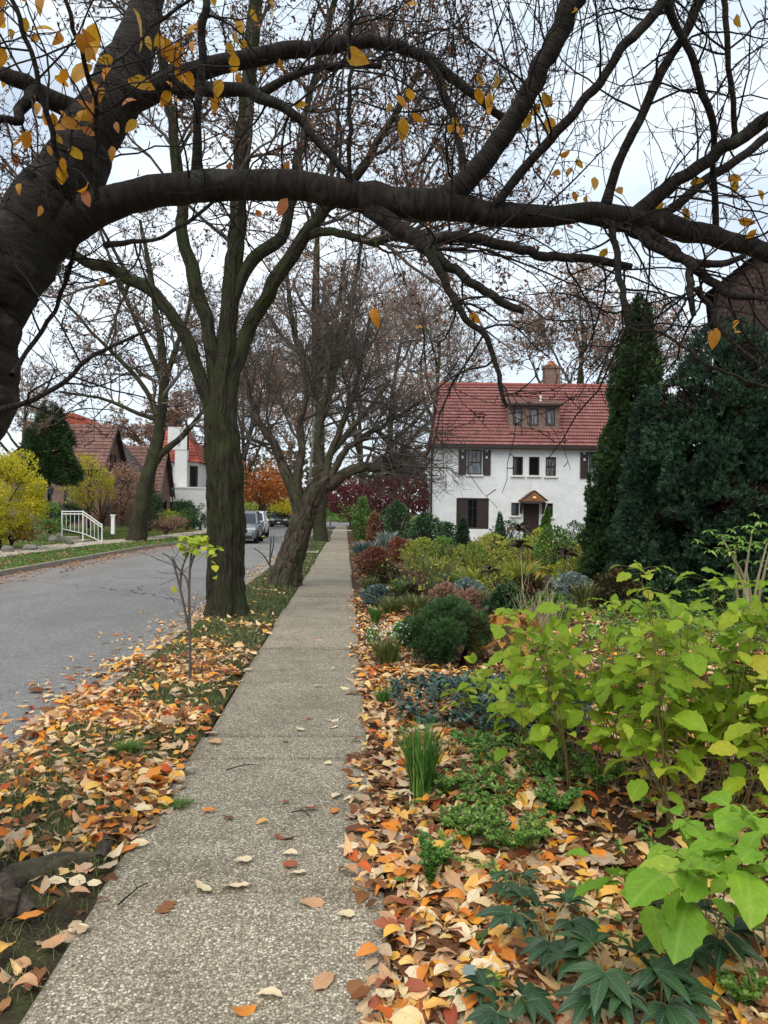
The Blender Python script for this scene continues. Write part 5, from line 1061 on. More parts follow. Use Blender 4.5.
# far woods closing the view
mb = MB(); n = 16000; x = rng.uniform(-110, 130, n); ww = vnoise(np.stack([x*.13, x*0], 1), 1, 70); z = rng.uniform(0, 1, n)**1.1*(9+9*ww); y = 158+rng.uniform(-8, 16, n)+np.abs(x)*.05
p = np.stack([x, y, z], 1); c = rng.integers(0, 3, n); rn = np.clip(vnoise(p*[.25, .1, .4], 1, 71)*.9+rng.normal(0, .15, n), 0, 1); s = rng.uniform(.8, 1.9, n)
for t in range(3): w_ = c == t; place(mb, SMALL[t], p[w_], rdir(w_.sum()), rdir(w_.sum()), s[w_], rn[w_])
o = mb.build('far_woods', leafmat('far woods leaf', [(0, '#2c3420'), (.35, '#47472c'), (.6, '#6a5238'), (.8, '#7c5a40'), (1, '#8a6a4c')], .15, None, .7, 0)); o['kind'] = 'stuff'
for k, (px, d, l) in enumerate(((340, 128, 'green hedge at the end of the pavement'), (325, 150, 'dark hedge beyond the bend in the street'), (262, 120, 'dark shrubs under the trees far down the street'))):
    blobtree('hedge', l, px, d, 1.7, 6, 1.8, MT['dark_leaf'] if k else MT['mid_leaf'], 1800, (.25, .5), 'hedge', tr_=.06, z0=0)
# ================================================================= garden plants
def pbase(px, py):
    b = G(px, py, .05); b[2] = bed_h(np.array([b[0]]), np.array([b[1]]))[0] if b[0] > .17 else (verge_h(np.array([b[0]]), np.array([b[1]]))[0] if b[0] > -2.2 else 0); return b
def dep(b): return float(proj(b)[2])
def mound(name, label, px, py, wpx, hpx, leaf, n, lsz, cat='plant', tm=SMALL, stems=14, sm=None, flat=1., lift=.0, gappy=.2, up=.7):
    b = pbase(px, py); d = dep(b); rx = wpx/2*d/F; h = hpx*d/F; e = empty(name, b, label, cat)
    P = []
    for k in range(stems):
        a = rng.uniform(0, 2*np.pi); r = rx*rng.uniform(.2, .9); z = h*rng.uniform(.5, .95); P.append(spline([b+[math.cos(a)*r*.15, math.sin(a)*r*.15, -.03], b+[math.cos(a)*r*.5, math.sin(a)*r*.5, z*.6], b+[math.cos(a)*r, math.sin(a)*r, z]], 6))
    mb = MB(); add_tubes(mb, np.array(P), np.tile(np.linspace(.007, .003, 6), (stems, 1))*max(1, d/8), 5); mb.build('stem', sm or MT['stem_dark'], e, origin=b)
    n2 = n*2; a = rng.uniform(0, 2*np.pi, n2); z = rng.uniform(lift, 1, n2); u = rng.uniform(0, 1, n2)**.45*np.where(rng.uniform(0, 1, n2) < .12, rng.uniform(1, 1.25, n2), 1); seed = int(px*7+py)
    lob = .5+.75*vnoise(np.stack([np.cos(a)*1.6+seed, np.sin(a)*1.6, z*1.8], 1), 1.6, 5)+.35*vnoise(np.stack([np.cos(a)*5+seed, np.sin(a)*5, z*5], 1), 1.2, 7)-.1
    pr = np.sqrt(np.clip(1-(z*1.0)**2.2, 0, 1))*(.62+.38*np.clip(z*3, 0, 1))
    q = np.stack([np.cos(a)*u*pr*lob, np.sin(a)*u*pr*lob, z*(.85+.3*lob*.5)], 1)
    keep = vnoise(q*3.2+seed, 1.2, 6) > gappy+.12; q = q[keep][:n]; m = len(q); u = u[keep][:n]
    p = b+q*[rx, rx, h]; y = nrm(q*[1, 1, up]+rng.normal(0, .45, (m, 3))); nn = rdir(m)+[0, 0, .8]
    rn = np.clip(rng.uniform(0, .65, m)+.5*(vnoise(p, 2/max(rx, .1), 3)-.2), 0, 1); s = rng.uniform(*lsz, m); c = rng.integers(0, len(tm), m); mb = MB()
    for t in range(len(tm)): w_ = c == t; place(mb, tm[t], p[w_], y[w_], nn[w_], s[w_], rn[w_])
    mb.build('foliage', leaf, e, origin=b); return e, b, rx, h
def blades(mb, b, n, rx, h, wd, lean=.5, seg=5, spread=1.):
    a = rng.uniform(0, 2*np.pi, n); r = rx*.35*np.sqrt(rng.uniform(0, 1, n)); p0 = b+np.stack([np.cos(a)*r, np.sin(a)*r, np.full(n, -.01)], 1)
    a2 = a+rng.normal(0, .7, n); L = h*rng.uniform(.55, 1.1, n); k = rx*rng.uniform(.1, 1, n)*spread
    t = np.linspace(0, 1, seg)[None, :, None]; out = np.stack([np.cos(a2), np.sin(a2), np.zeros(n)], 1)
    C = p0[:, None]+out[:, None]*(k[:, None, None]*t**1.8)+np.array([0, 0, 1])*(L[:, None, None]*(t-lean*.45*t**3))
    sd = nrm(np.cross(out, [0, 0, 1.])+rng.normal(0, .4, (n, 3)))[:, None]*(wd*np.array([1, 1, .85, .6, .08])[:seg])[None, :, None]
    V = np.stack([C-sd, C+sd], 2).reshape(n, seg*2, 3); i = np.arange(seg-1)*2; Ft = np.stack([i, i+1, i+3, i+2], 1)
    mb.add(V.reshape(-1, 3), (Ft[None]+(np.arange(n)*seg*2)[:, None, None]).reshape(-1, 4), rnd=np.repeat(rng.uniform(0, 1, n), seg*2))
def tuft(name, label, px, py, wpx, hpx, leaf, n, wd=.004, cat='grass tuft', lean=.5, flowers=0):
    b = pbase(px, py); d = dep(b); e = empty(name, b, label, cat); mb = MB(); blades(mb, b, n, wpx/2*d/F, hpx*d/F, wd*max(1, d/7), lean); mb.build('blade', leaf, e, origin=b)
    if flowers:
        mb = MB(); m = flowers; rx = wpx/2*d/F; p = b+np.stack([rng.normal(0, rx*.55, m), rng.normal(0, rx*.5, m), hpx*d/F*rng.uniform(.55, 1.05, m)], 1)
        place(mb, SMALL[0], p, rdir(m), rdir(m)+[0, 0, 1], rng.uniform(.02, .04, m), rng.uniform(0, 1, m)); mb.build('foliage', MT['white_petal'], e, origin=b)
    return e
# ---- the mid garden, near to far
b = pbase(446, 664); e = empty('dwarf_pine', b, 'round dark green dwarf pine bush at the pavement side', 'bush'); h = .74; mb = MB(); mbr = MB()
for cx_, cy_, cz_, r_ in ((-.2, 0, .38, .27), (.02, .05, .5, .28), (.2, -.05, .42, .24), (-.33, .1, .26, .18), (.34, .0, .34, .17), (-.05, -.25, .34, .22), (.1, .28, .46, .24), (-.08, -.2, .16, .16), (-.25, -.15, .2, .15), (.3, -.12, .24, .13)):
    n = int(1500*(r_/.25)**2); q = rdir(n)*(rng.uniform(.0, 1, (n, 1))**.4); q = q[(vnoise(q*2.6+cx_*9, 1, 4) > .3)]; n = len(q); p = b+np.array([cx_, cy_, cz_])+q*[r_*.98, r_*.98, r_*.68]*(.8+.4*vnoise(q*2+cz_*7, 1, 8))[:, None]
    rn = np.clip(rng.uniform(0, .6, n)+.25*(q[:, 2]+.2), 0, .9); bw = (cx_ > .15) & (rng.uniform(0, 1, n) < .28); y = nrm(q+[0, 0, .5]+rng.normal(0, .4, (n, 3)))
    place(mb, NEED[n % 3], p[~bw], y[~bw], rdir((~bw).sum()), rng.uniform(.045, .085, (~bw).sum()), rn[~bw]); place(mbr, NEED[0], p[bw], y[bw], rdir(bw.sum()), rng.uniform(.045, .085, bw.sum()), np.full(bw.sum(), .92))
mb.build('foliage', MT['pine'], e, origin=b); mbr.build('browned_foliage', MT['pine'], e, origin=b)
mb = MB(); add_tubes(mb, np.array([b-[0, 0, .05], b+[.04, 0, .15], b+[.12, .0, .4]]), np.array([.035, .03, .018]), 8); add_tubes(mb, np.array([b+[.15, -.05, -.05], b+[.2, -.05, .15], b+[.28, 0, .4]]), np.array([.028, .025, .015]), 8); mb.build('trunk', MT['core'], e, origin=b, smooth=True)
tuft('flowering_tuft', 'white-flecked grassy clump beside the dwarf pine', 386, 662, 48, 42, MT['grass'], 420, .003, flowers=160)
tuft('liriope_tuft', 'green strappy tuft leaning beside the white-flecked clump', 393, 662, 24, 34, MT['strap'], 160, .004)
tuft('liriope_tuft', 'narrow green tuft at the pavement edge before the pine', 375, 620, 20, 24, MT['strap'], 160, .005)
tuft('liriope_tuft', 'broad bright green tuft behind the dwarf pine', 402, 596, 34, 22, MT['strap'], 240, .005)
tuft('grass_tuft', 'pale olive grass tuft by the slab joint', 369, 590, 24, 18, MT['grass'], 220, .005)
tuft('grass_tuft', 'faded grass tuft between the two green tufts', 392, 612, 40, 24, MT['grass'], 220, .005)
mound('grey_green_mound', 'grey green low mound along the pavement edge', 378, 603, 36, 18, MT['blue_leaf'], 700, (.04, .09))
mound('barberry', 'rusty red low barberry along the pavement', 374, 574, 40, 26, MT['rust_leaf'], 1500, (.05, .11), 'shrub')
mound('barberry', 'rusty red barberry set back from the pavement edge', 398, 562, 34, 22, MT['rust_leaf'], 1100, (.06, .12), 'shrub')
mound('heather_mound', 'brown olive mound in front of the rusty barberry', 384, 584, 40, 18, MT['olive_leaf'], 1000, (.05, .1))
mound('red_shrub', 'pale red upright shrub beside the far pavement', 374, 545, 17, 30, MT['rust_leaf'], 900, (.08, .16), 'shrub')
tuft('yucca', 'blue grey spiky yucca at the pavement edge', 366, 559, 32, 20, MT['blue_leaf'], 160, .016, 'plant', .2)
tuft('silver_grass', 'pale silver grass arching behind the yucca', 387, 554, 26, 30, MT['silver_leaf'], 260, .008, 'plant', .6)
mound('evergreen_shrub', 'tall green evergreen shrub behind the red shrub', 362, 541, 22, 42, MT['mid_leaf'], 1500, (.09, .18), 'shrub')
mound('evergreen_shrub', 'dark evergreen shrub under the purple maple', 396, 545, 40, 42, MT['dark_leaf'], 2200, (.08, .16), 'shrub')
mound('evergreen_shrub', 'dark evergreen shrub before the corner of the white house', 424, 549, 44, 34, MT['dark_leaf'], 2200, (.08, .15), 'shrub')
mound('evergreen_shrub', 'dusky evergreen shrub under the patio door', 446, 545, 36, 22, MT['dark_leaf'], 1500, (.08, .15), 'shrub')
mound('yellow_perennial', 'yellow green perennial drift before the dark evergreens', 423, 572, 52, 30, MT['lime_far'], 1700, (.05, .11))
mound('yellow_perennial', 'bright yellow perennial beside the rusty barberry', 416, 564, 26, 18, MT['yellow_leaf'], 600, (.05, .1))
mound('yellow_perennial', 'yellow green bushy perennial in the middle of the bed', 470, 580, 66, 34, MT['lime_far'], 1900, (.05, .1))
mound('yellow_perennial', 'tall yellow green perennial before the small conifer', 492, 570, 56, 34, MT['lime_far'], 1900, (.05, .1))
mound('yellow_perennial', 'yellow green perennial below the front door', 528, 568, 60, 30, MT['lime_far'], 1600, (.05, .1))
mound('green_perennial', 'fresh green leafy plant beneath the twisted cypress', 552, 572, 46, 44, MT['mid_leaf'], 1500, (.06, .12))
mound('low_green_mat', 'low bright green mat behind the bare twiggy shrub', 448, 590, 50, 14, MT['mid_leaf'], 900, (.04, .08))
mound('lavender', 'silver grey lavender clump between pine and cypress', 570, 606, 60, 28, MT['silver_leaf'], 1800, (.05, .1))
mound('lavender', 'grey lavender tuft behind the withered stalk', 468, 598, 40, 20, MT['silver_leaf'], 800, (.04, .08))
mound('dark_perennial', 'dark leafy clump behind the orange hosta', 507, 632, 44, 44, MT['dark_leaf'], 900, (.06, .12))
mound('pale_shrub', 'pale bushy shrub at the foot of the cypress spire', 592, 590, 40, 66, MT['lime_far'], 1500, (.05, .09), 'shrub')
for nm, l, px, py, w_, h_, lf, n, cat in (
    ('straw_perennial', 'straw-coloured dead perennial beside the grey lavender tuft', 446, 612, 50, 26, 'tan_leaf', 700, 'plant'),
    ('straw_perennial', 'tan withered perennial behind the dwarf pine', 470, 618, 44, 24, 'tan_leaf', 600, 'plant'),
    ('olive_perennial', 'olive perennial at the foot of the tall withered stalk', 530, 606, 54, 26, 'olive_leaf', 900, 'plant'),
    ('olive_perennial', 'dull green perennial between the hosta and lavender', 548, 622, 50, 26, 'mid_leaf', 800, 'plant'),
    ('yellow_perennial', 'low yellow green plant around the leaning withered stalk', 500, 596, 50, 26, 'lime_far', 1000, 'plant'),
    ('yellow_perennial', 'yellowing plant at the base of the pale bushy shrub', 570, 592, 44, 34, 'lime_far', 1000, 'plant'),
    ('yellow_perennial', 'light green plant in front of the evergreen at the house corner', 442, 562, 44, 24, 'mid_leaf', 1000, 'plant'),
    ('straw_perennial', 'pale straw plant behind the rusty barberry', 410, 556, 30, 16, 'tan_leaf', 500, 'plant'),
    ('olive_perennial', 'grey olive mound between pavement tufts and twiggy shrub', 412, 606, 46, 18, 'olive_leaf', 700, 'plant'),
    ('low_green_mat', 'low green carpet plant beside the dwarf pine trunk', 405, 640, 30, 14, 'mid_leaf', 400, 'plant'),
    ('dusky_shrub', 'dusky green shrub beneath the twisted cypress and porch', 508, 552, 50, 30, 'dark_leaf', 1300, 'shrub'),
    ('dusky_shrub', 'deep green shrub against the house near the cypress spire', 575, 556, 40, 34, 'dark_leaf', 1200, 'shrub'),
    ('dusky_shrub', 'brownish shrub filling the bed under the cypress spire', 612, 612, 50, 40, 'olive_leaf', 1200, 'shrub'),
    ('dusky_shrub', 'dark low shrub at the foot of the big juniper', 668, 616, 70, 36, 'dark_leaf', 1600, 'shrub'),
    ('dusky_shrub', 'shaded dark shrub under the rhododendron', 735, 622, 80, 40, 'dark_leaf', 1600, 'shrub')):
    mound(nm, l, px, py, w_, h_, MT[lf], n, (.045, .1), cat, gappy=.26)
tuft('grass_tuft', 'tall tan ornamental grass between the yellow perennials', 448, 578, 34, 40, MT['grass'], 260, .006)
tuft('grass_tuft', 'thin olive grass beside the leaning withered stalk', 482, 618, 34, 34, MT['grass'], 220, .005)
tuft('grass_tuft', 'yellow green grassy clump in front of the yellow perennial drift', 436, 586, 50, 34, MT['lime_far'], 320, .006)
tuft('grass_tuft', 'light green grassy clump beneath the bushy middle perennial', 476, 592, 50, 30, MT['lime_far'], 320, .006)
tuft('grass_tuft', 'pale yellow grassy clump below the porch perennials', 520, 588, 50, 32, MT['lime_far'], 320, .006)
tuft('grass_tuft', 'olive grass clump between twiggy shrub and dwarf pine', 418, 616, 40, 30, MT['grass'], 300, .005)
mound('yellow_perennial', 'tall light yellow perennial before the twisted cypress', 538, 556, 30, 26, MT['yellow_leaf'], 700, (.05, .1))
tuft('grass_tuft', 'wispy grass before the pale bushy shrub', 584, 612, 36, 36, MT['grass'], 220, .006)
def twiggy(name, label, px, py, wpx, hpx, n, mt, leaf=None, nl=0):
    b = pbase(px, py); d = dep(b); rx = wpx/2*d/F; h = hpx*d/F; e = empty(name, b, label, 'shrub')
    dv = np.stack([rng.normal(0, rx/h, n), rng.normal(0, rx/h, n), np.ones(n)], 1); P, R = grow(np.repeat(b[None], n, 0)+rng.normal(0, .04, (n, 3))*[1, 1, 0]-[0, 0, .03], dv, h*rng.uniform(.7, 1.1, n), .004*max(1, d/8), 7, .1, (0, 0, .05), .4)
    mb = MB(); add_tubes(mb, P, R, 4); p, dd, r, t, ix = spawn(P, R, 4, (20, 45), .3, 1); P2, R2 = grow(p, dd, h*rng.uniform(.15, .4, len(p)), .0022*max(1, d/8), 5, .1, (0, 0, .05), .6); add_tubes(mb, P2, R2, 3); mb.build('stem', mt, e, origin=b)
    if leaf: mb = MB(); leaves_on(mb, P2, nl, (.04, .08), SMALL, .2); mb.build('foliage', leaf, e, origin=b)
twiggy('twiggy_shrub', 'bare grey twiggy shrub behind the dwarf pine', 430, 606, 66, 56, 40, MT['twig_grey'], MT['lime_far'], 200)
twiggy('twiggy_shrub', 'bundle of pale bare stems behind the orange hosta', 545, 652, 60, 60, 46, MT['stem_pale'])
twiggy('twiggy_shrub', 'reddish bare twiggy shrub below the withered stalks', 470, 632, 50, 40, 40, MT['stem_dark'])
# rocks
rock_m = simple('garden rock', '#6f6a62', .9, nscale=6, namt=.35, bmp=.4)
def rock(label, px, py, w_, h_, z=None, mt=None):
    b = pbase(px, py)
    if z is not None: b = G(px, py, z); b[2] = z
    d = dep(b); rx = w_/2*d/F; u = np.linspace(0, np.pi, 9); v = np.linspace(0, 2*np.pi, 15)[:-1]; V = np.array([[math.sin(a)*math.cos(c), math.sin(a)*math.sin(c), math.cos(a)] for a in u for c in v])
    V = V*(.72+.55*vnoise(V*1.6+px, 1, 3))[:, None]*[rx, rx*.8, h_*d/F*.9]; V[:, 2] = np.maximum(V[:, 2], -.06)
    i, j = np.meshgrid(np.arange(8), np.arange(14), indexing='ij'); Fq = np.stack([i*14+j, i*14+(j+1) % 14, (i+1)*14+(j+1) % 14, (i+1)*14+j], -1).reshape(-1, 4)[:, ::-1]
    return tag(MB().add(V+b, Fq).build('rock', mt or rock_m, origin=b), label, 'rock')
rock('grey garden rock below the twiggy bare shrub', 452, 597, 18, 7); rock('bluish flat rock beside the lavender tuft', 482, 601, 22, 6); rock('small grey rock behind the withered stalk', 500, 598, 14, 6)
# ---- withered whorled stalks
WL = [leaf_t(.34, 6, .5, .9, .5, side=.1), leaf_t(.3, 6, .6, 1.2, -.5), leaf_t(.42, 6, .3, .5, .2)]
def stalk(label, px, py, tops, leaf, sz, droop=.0, nl=9):
    b = pbase(px, py); d = dep(b); e = empty('withered_stalk', b, label, 'plant'); zs = []
    top = at(tops[-1][0], tops[-1][1], d); mb = MB(); C = spline([b-[0, 0, .03], (b+top)/2+rng.normal(0, .02, 3), top], 10); add_tubes(mb, C, np.linspace(.009, .006, 10), 6); mb.build('stem', MT['stem_pale'], e, origin=b, smooth=True)
    for tx, ty in tops:
        c = at(tx, ty, d); n = nl; mb = MB()
        for layer, (sc, el) in enumerate(((1., .15), (.8, .5))):
            a = np.arange(n)/n*2*np.pi+rng.uniform(-.2, .2, n)+layer*.3; y = np.stack([np.cos(a), np.sin(a), np.full(n, el-droop)+rng.normal(0, .15, n)], 1); nn = np.stack([-np.cos(a)*el, -np.sin(a)*el, np.ones(n)], 1)+rng.normal(0, .25, (n, 3))
            k = rng.integers(0, 3, n)
            for t in range(3): w_ = k == t; place(mb, WL[t], np.repeat((c+[0, 0, .05*layer])[None], w_.sum(), 0), y[w_], nn[w_], sz*sc*rng.uniform(.8, 1.15, w_.sum()), rng.uniform(0, 1, w_.sum()))
        mb.build('leaf_whorl', leaf, e, origin=b, smooth=True)
stalk('withered dark whorled stalk leaning behind the orange hosta', 510, 628, [(506, 600), (489, 574)], MT['withered'], .2)
stalk('tall withered stalk with two dark whorls before the front door', 521, 628, [(520, 548), (519, 532)], MT['withered'], .2)
stalk('yellow green whorled stalk beside the cypress spire', 549, 622, [(547, 574)], MT['oakleaf_yel'], .24, .25)
stalk('dark whorled stalk with yellow centre close to the cypress spire', 568, 606, [(566, 556)], MT['withered'], .26, .2)
# ---- hosta, orange
b = pbase(508, 660); e = empty('hosta', b, 'orange yellow fading hosta behind the dwarf pine', 'plant'); mb = MB(); ms = MB(); n = 64
a = rng.uniform(0, 2*np.pi, n); r = rng.uniform(.05, .5, n); p = b+np.stack([np.cos(a)*r, np.sin(a)*r*.8, .40*(1-r/.7)+rng.uniform(.04, .14, n)], 1); y = np.stack([np.cos(a), np.sin(a), rng.normal(-.25, .2, n)], 1); nn = np.stack([np.cos(a)*.3, np.sin(a)*.3, np.ones(n)], 1)+rng.normal(0, .3, (n, 3))
place(mb, leaf_t(.6, 7, .25, .5), p, y, nn, rng.uniform(.14, .24, n), rng.uniform(0, 1, n)); mb.build('leaf', MT['hosta_leaf'], e, origin=b, smooth=True)
add_tubes(ms, np.stack([np.repeat(b[None], n, 0), (b+p)/2+[0, 0, .05], p], 1), np.full((n, 3), .004), 4); ms.build('stem', MT['stem_pale'], e, origin=b)
# ---- ground cover drifts
def cover(name, poly, n, leaf, sz, hh, tm, up=.6, ring=5):
    poly = np.array([pbase(*q)[:2] for q in poly]); lo, hi = poly.min(0), poly.max(0); pts = rng.uniform(lo, hi, (n*5, 2)); ins = np.zeros(len(pts), bool); j = len(poly)-1
    for i in range(len(poly)):
        a, c = poly[i], poly[j]; ins ^= ((a[1] > pts[:, 1]) != (c[1] > pts[:, 1])) & (pts[:, 0] < (c[0]-a[0])*(pts[:, 1]-a[1])/(c[1]-a[1]+1e-9)+a[0]); j = i
    pts = pts[ins & (vnoise(pts, 5, 2) > .34)][:n]; n = len(pts); z = bed_h(pts[:, 0], pts[:, 1])+hh*rng.uniform(.35, 1, n)*(.6+.8*vnoise(pts, 3, 9)); c = np.column_stack([pts, z]); mb = MB()
    for k in range(ring):
        a = k/ring*2*np.pi+rng.uniform(0, 6, n)*(k == 0)+rng.uniform(-.4, .4, n); y = np.stack([np.cos(a), np.sin(a), rng.normal(up*.4, .35, n)], 1); nn = np.stack([-np.cos(a)*.3, -np.sin(a)*.3, np.ones(n)], 1)+rng.normal(0, .3, (n, 3)); t = k % len(tm)
        place(mb, tm[t], c, y, nn, rng.uniform(*sz, n), np.clip(rng.uniform(0, 1, n), 0, 1))
    o = mb.build(name, leaf, smooth=True); o['kind'] = 'stuff'; return o
CL = [leaf_t(.42, 4, .2, .4), leaf_t(.36, 4, .3, .6, .2)]
cover('pachysandra_ground_cover', [(386, 716), (392, 690), (430, 682), (490, 688), (560, 692), (600, 720), (570, 752), (500, 752), (455, 742), (410, 726)], 900, MT['pachy'], (.045, .085), .15, CL)
cover('green_ground_cover', [(470, 775), (480, 750), (560, 750), (600, 765), (580, 800), (500, 790)], 260, MT['mid_leaf'], (.03, .06), .09, CL)
cover('ivy_ground_cover', [(432, 818), (436, 796), (500, 780), (520, 800), (500, 830), (450, 836)], 170, MT['mid_leaf'], (.025, .055), .07, CL)
cover('small_leaf_ground_cover', [(520, 700), (560, 640), (640, 640), (700, 700), (640, 740)], 300, MT['mid_leaf'], (.03, .06), .1, CL)
cover('seedling_ground_cover', [(395, 990), (392, 800), (470, 740), (640, 790), (700, 860), (690, 960), (520, 1010)], 130, MT['mid_leaf'], (.025, .06), .07, CL)
cover('shade_ground_cover', [(590, 660), (585, 622), (640, 608), (900, 612), (900, 680)], 1500, MT['mid_leaf'], (.05, .1), .22, CL)
# ---- near tufts and ferns
tuft('rush_clump', 'upright dark green rush clump standing in the leaves beside the pavement', 421, 797, 66, 92, MT['strap'], 300, .004, 'plant', .4)
def fern(name, label, px, py, wpx, hpx, n, leaf, lsz=.03):
    b = pbase(px, py); d = dep(b); rx = wpx/2*d/F; h = hpx*d/F; e = empty(name, b, label, 'plant'); a = rng.uniform(0, 2*np.pi, n); out = np.stack([np.cos(a), np.sin(a), np.zeros(n)], 1); L = rng.uniform(.5, 1, n); t = np.linspace(0, 1, 12)
    C = b+out[:, None]*(rx*L)[:, None, None]*t[None, :, None]**1.2+np.array([0, 0, 1])*((h*L)[:, None, None]*(1.5*t-.6*t**2)[None, :, None]); mb = MB(); add_tubes(mb, C[:, ::2], np.tile(np.linspace(.0022, .001, 6), (n, 1)), 4); mb.build('stem', MT['stem_green'], e, origin=b)
    mb = MB(); pos = C[:, 2:].reshape(-1, 3); T = nrm(np.gradient(C, axis=1)[:, 2:].reshape(-1, 3)); S = nrm(np.cross(T, [0, 0, 1.]))
    for s in (-1, 1):
        for q in range(3):
            m = len(pos); place(mb, SMALL[q % 3], pos+T*rng.uniform(-.01, .01, (m, 1)), S*s+T*.6+rng.normal(0, .35, (m, 3)), rng.normal(0, .5, (m, 3))+[0, 0, 1], lsz*rng.uniform(.6, 1.2, m), rng.uniform(.2, 1, m))
    mb.build('frond', leaf, e, origin=b)
fern('feathery_herb', 'feathery green herb spreading over leaves in the near bed', 512, 852, 90, 46, 34, MT['mid_leaf'], .026)
fern('feathery_herb', 'small feathery sprig near the pavement below the rush clump', 430, 878, 26, 52, 12, MT['strap'], .026)
fern('feathery_herb', 'feathery seedling low beside the pavement edge leaves', 440, 862, 30, 24, 10, MT['mid_leaf'], .024)
fern('feathery_herb', 'fine green sprig at the bottom corner of the bed', 742, 1012, 50, 34, 14, MT['mid_leaf'], .024)
fern('feathery_herb', 'low green sprig in leaves left of the leafy shrub stems', 600, 800, 60, 34, 14, MT['mid_leaf'], .03)
fern('feathery_herb', 'spreading green herb above the dark hellebore clump', 470, 842, 60, 36, 20, MT['mid_leaf'], .026)
fern('feathery_herb', 'green herb between the ivy patch and lime stems', 556, 822, 60, 34, 18, MT['strap'], .026)
fern('feathery_herb', 'little green herb beside the rush clump base', 446, 800, 36, 26, 12, MT['mid_leaf'], .026)
fern('feathery_herb', 'small bright herb at the edge of the dark ground cover', 470, 758, 44, 22, 14, MT['strap'], .026)
tuft('liriope_tuft', 'bright strappy tuft at the pavement edge near ground cover', 383, 700, 30, 26, MT['strap'], 130, .0035)
tuft('liriope_tuft', 'small strappy tuft by the pavement beyond the white-flecked clump', 372, 640, 22, 22, MT['strap'], 130, .004)
tuft('grass_tuft', 'pale green grass tuft by the far slab', 364, 572, 18, 14, MT['grass'], 200, .006)
mound('low_green_mat', 'fresh green mat along the pavement beyond the rusty barberry', 362, 556, 16, 10, MT['mid_leaf'], 400, (.05, .1))
tuft('verge_grass_tuft', 'green grass tuft at the slab corner on the verge', 176, 800, 40, 18, MT['lawn_grass'], 260, .0028, 'grass tuft', .7)
tuft('verge_grass_tuft', 'bright green grass tuft among verge leaves', 127, 752, 36, 20, MT['lawn_grass'], 240, .0028, 'grass tuft', .7)
# ---- hellebores
HL = [leaf_t(.34, 7, .28, .5, .1, .8), leaf_t(.30, 7, .35, .6, -.15, .8), leaf_t(.38, 7, .2, .4, .1, .8)]
def hellebore(label, px, py, n, rx, h, sz):
    b = pbase(px, py); e = empty('hellebore', b, label, 'plant'); ms = MB()
    for k in range(n):
        a = k/n*2*np.pi+rng.uniform(-.4, .4); r = rx*rng.uniform(.25, 1); c = b+[math.cos(a)*r, math.sin(a)*r, h*rng.uniform(.6, 1.1)]
        add_tubes(ms, spline([b-[0, 0, .02], (b+c)/2+[0, 0, .06], c], 7), np.full(7, .0035), 6)
        mb = MB(); m = 7; aa = np.linspace(-1.9, 1.9, m)+rng.normal(0, .08, m)+a; y = np.stack([np.cos(aa), np.sin(aa), rng.normal(-.12, .12, m)], 1); nn = np.stack([np.cos(a)*.35+rng.normal(0, .15, m), np.sin(a)*.35+rng.normal(0, .15, m)-.2, np.ones(m)], 1); s = sz*(1-.3*np.abs(np.linspace(-1, 1, m)))*rng.uniform(.9, 1.1, m); q = rng.integers(0, 3, m)
        for t in range(3): w_ = q == t; place(mb, HL[t], np.repeat(c[None], w_.sum(), 0), y[w_], nn[w_], s[w_], np.full(w_.sum(), rng.uniform(0, 1)))
        mb.build('leaf', MT['hellebore'], e, origin=b, smooth=True)
    ms.build('stem', MT['stem_green'], e, origin=b, smooth=True)
hellebore('dark green hellebore clump in the near garden bed', 548, 948, 9, .19, .17, .125)
hellebore('broad-leaved dark hellebore at the bottom edge of the bed', 610, 1010, 7, .2, .19, .15)
hellebore('low hellebore with narrow drooping leaves nearest the pavement', 512, 1016, 6, .13, .12, .115)
hellebore('dark hellebore leaves fanned out under the lime shrub', 695, 965, 5, .16, .17, .14)
hellebore('small young hellebore above the dark clump', 518, 895, 5, .08, .1, .085)
hellebore('hellebore at the bottom corner with one wide leaf', 660, 1034, 5, .15, .16, .14)
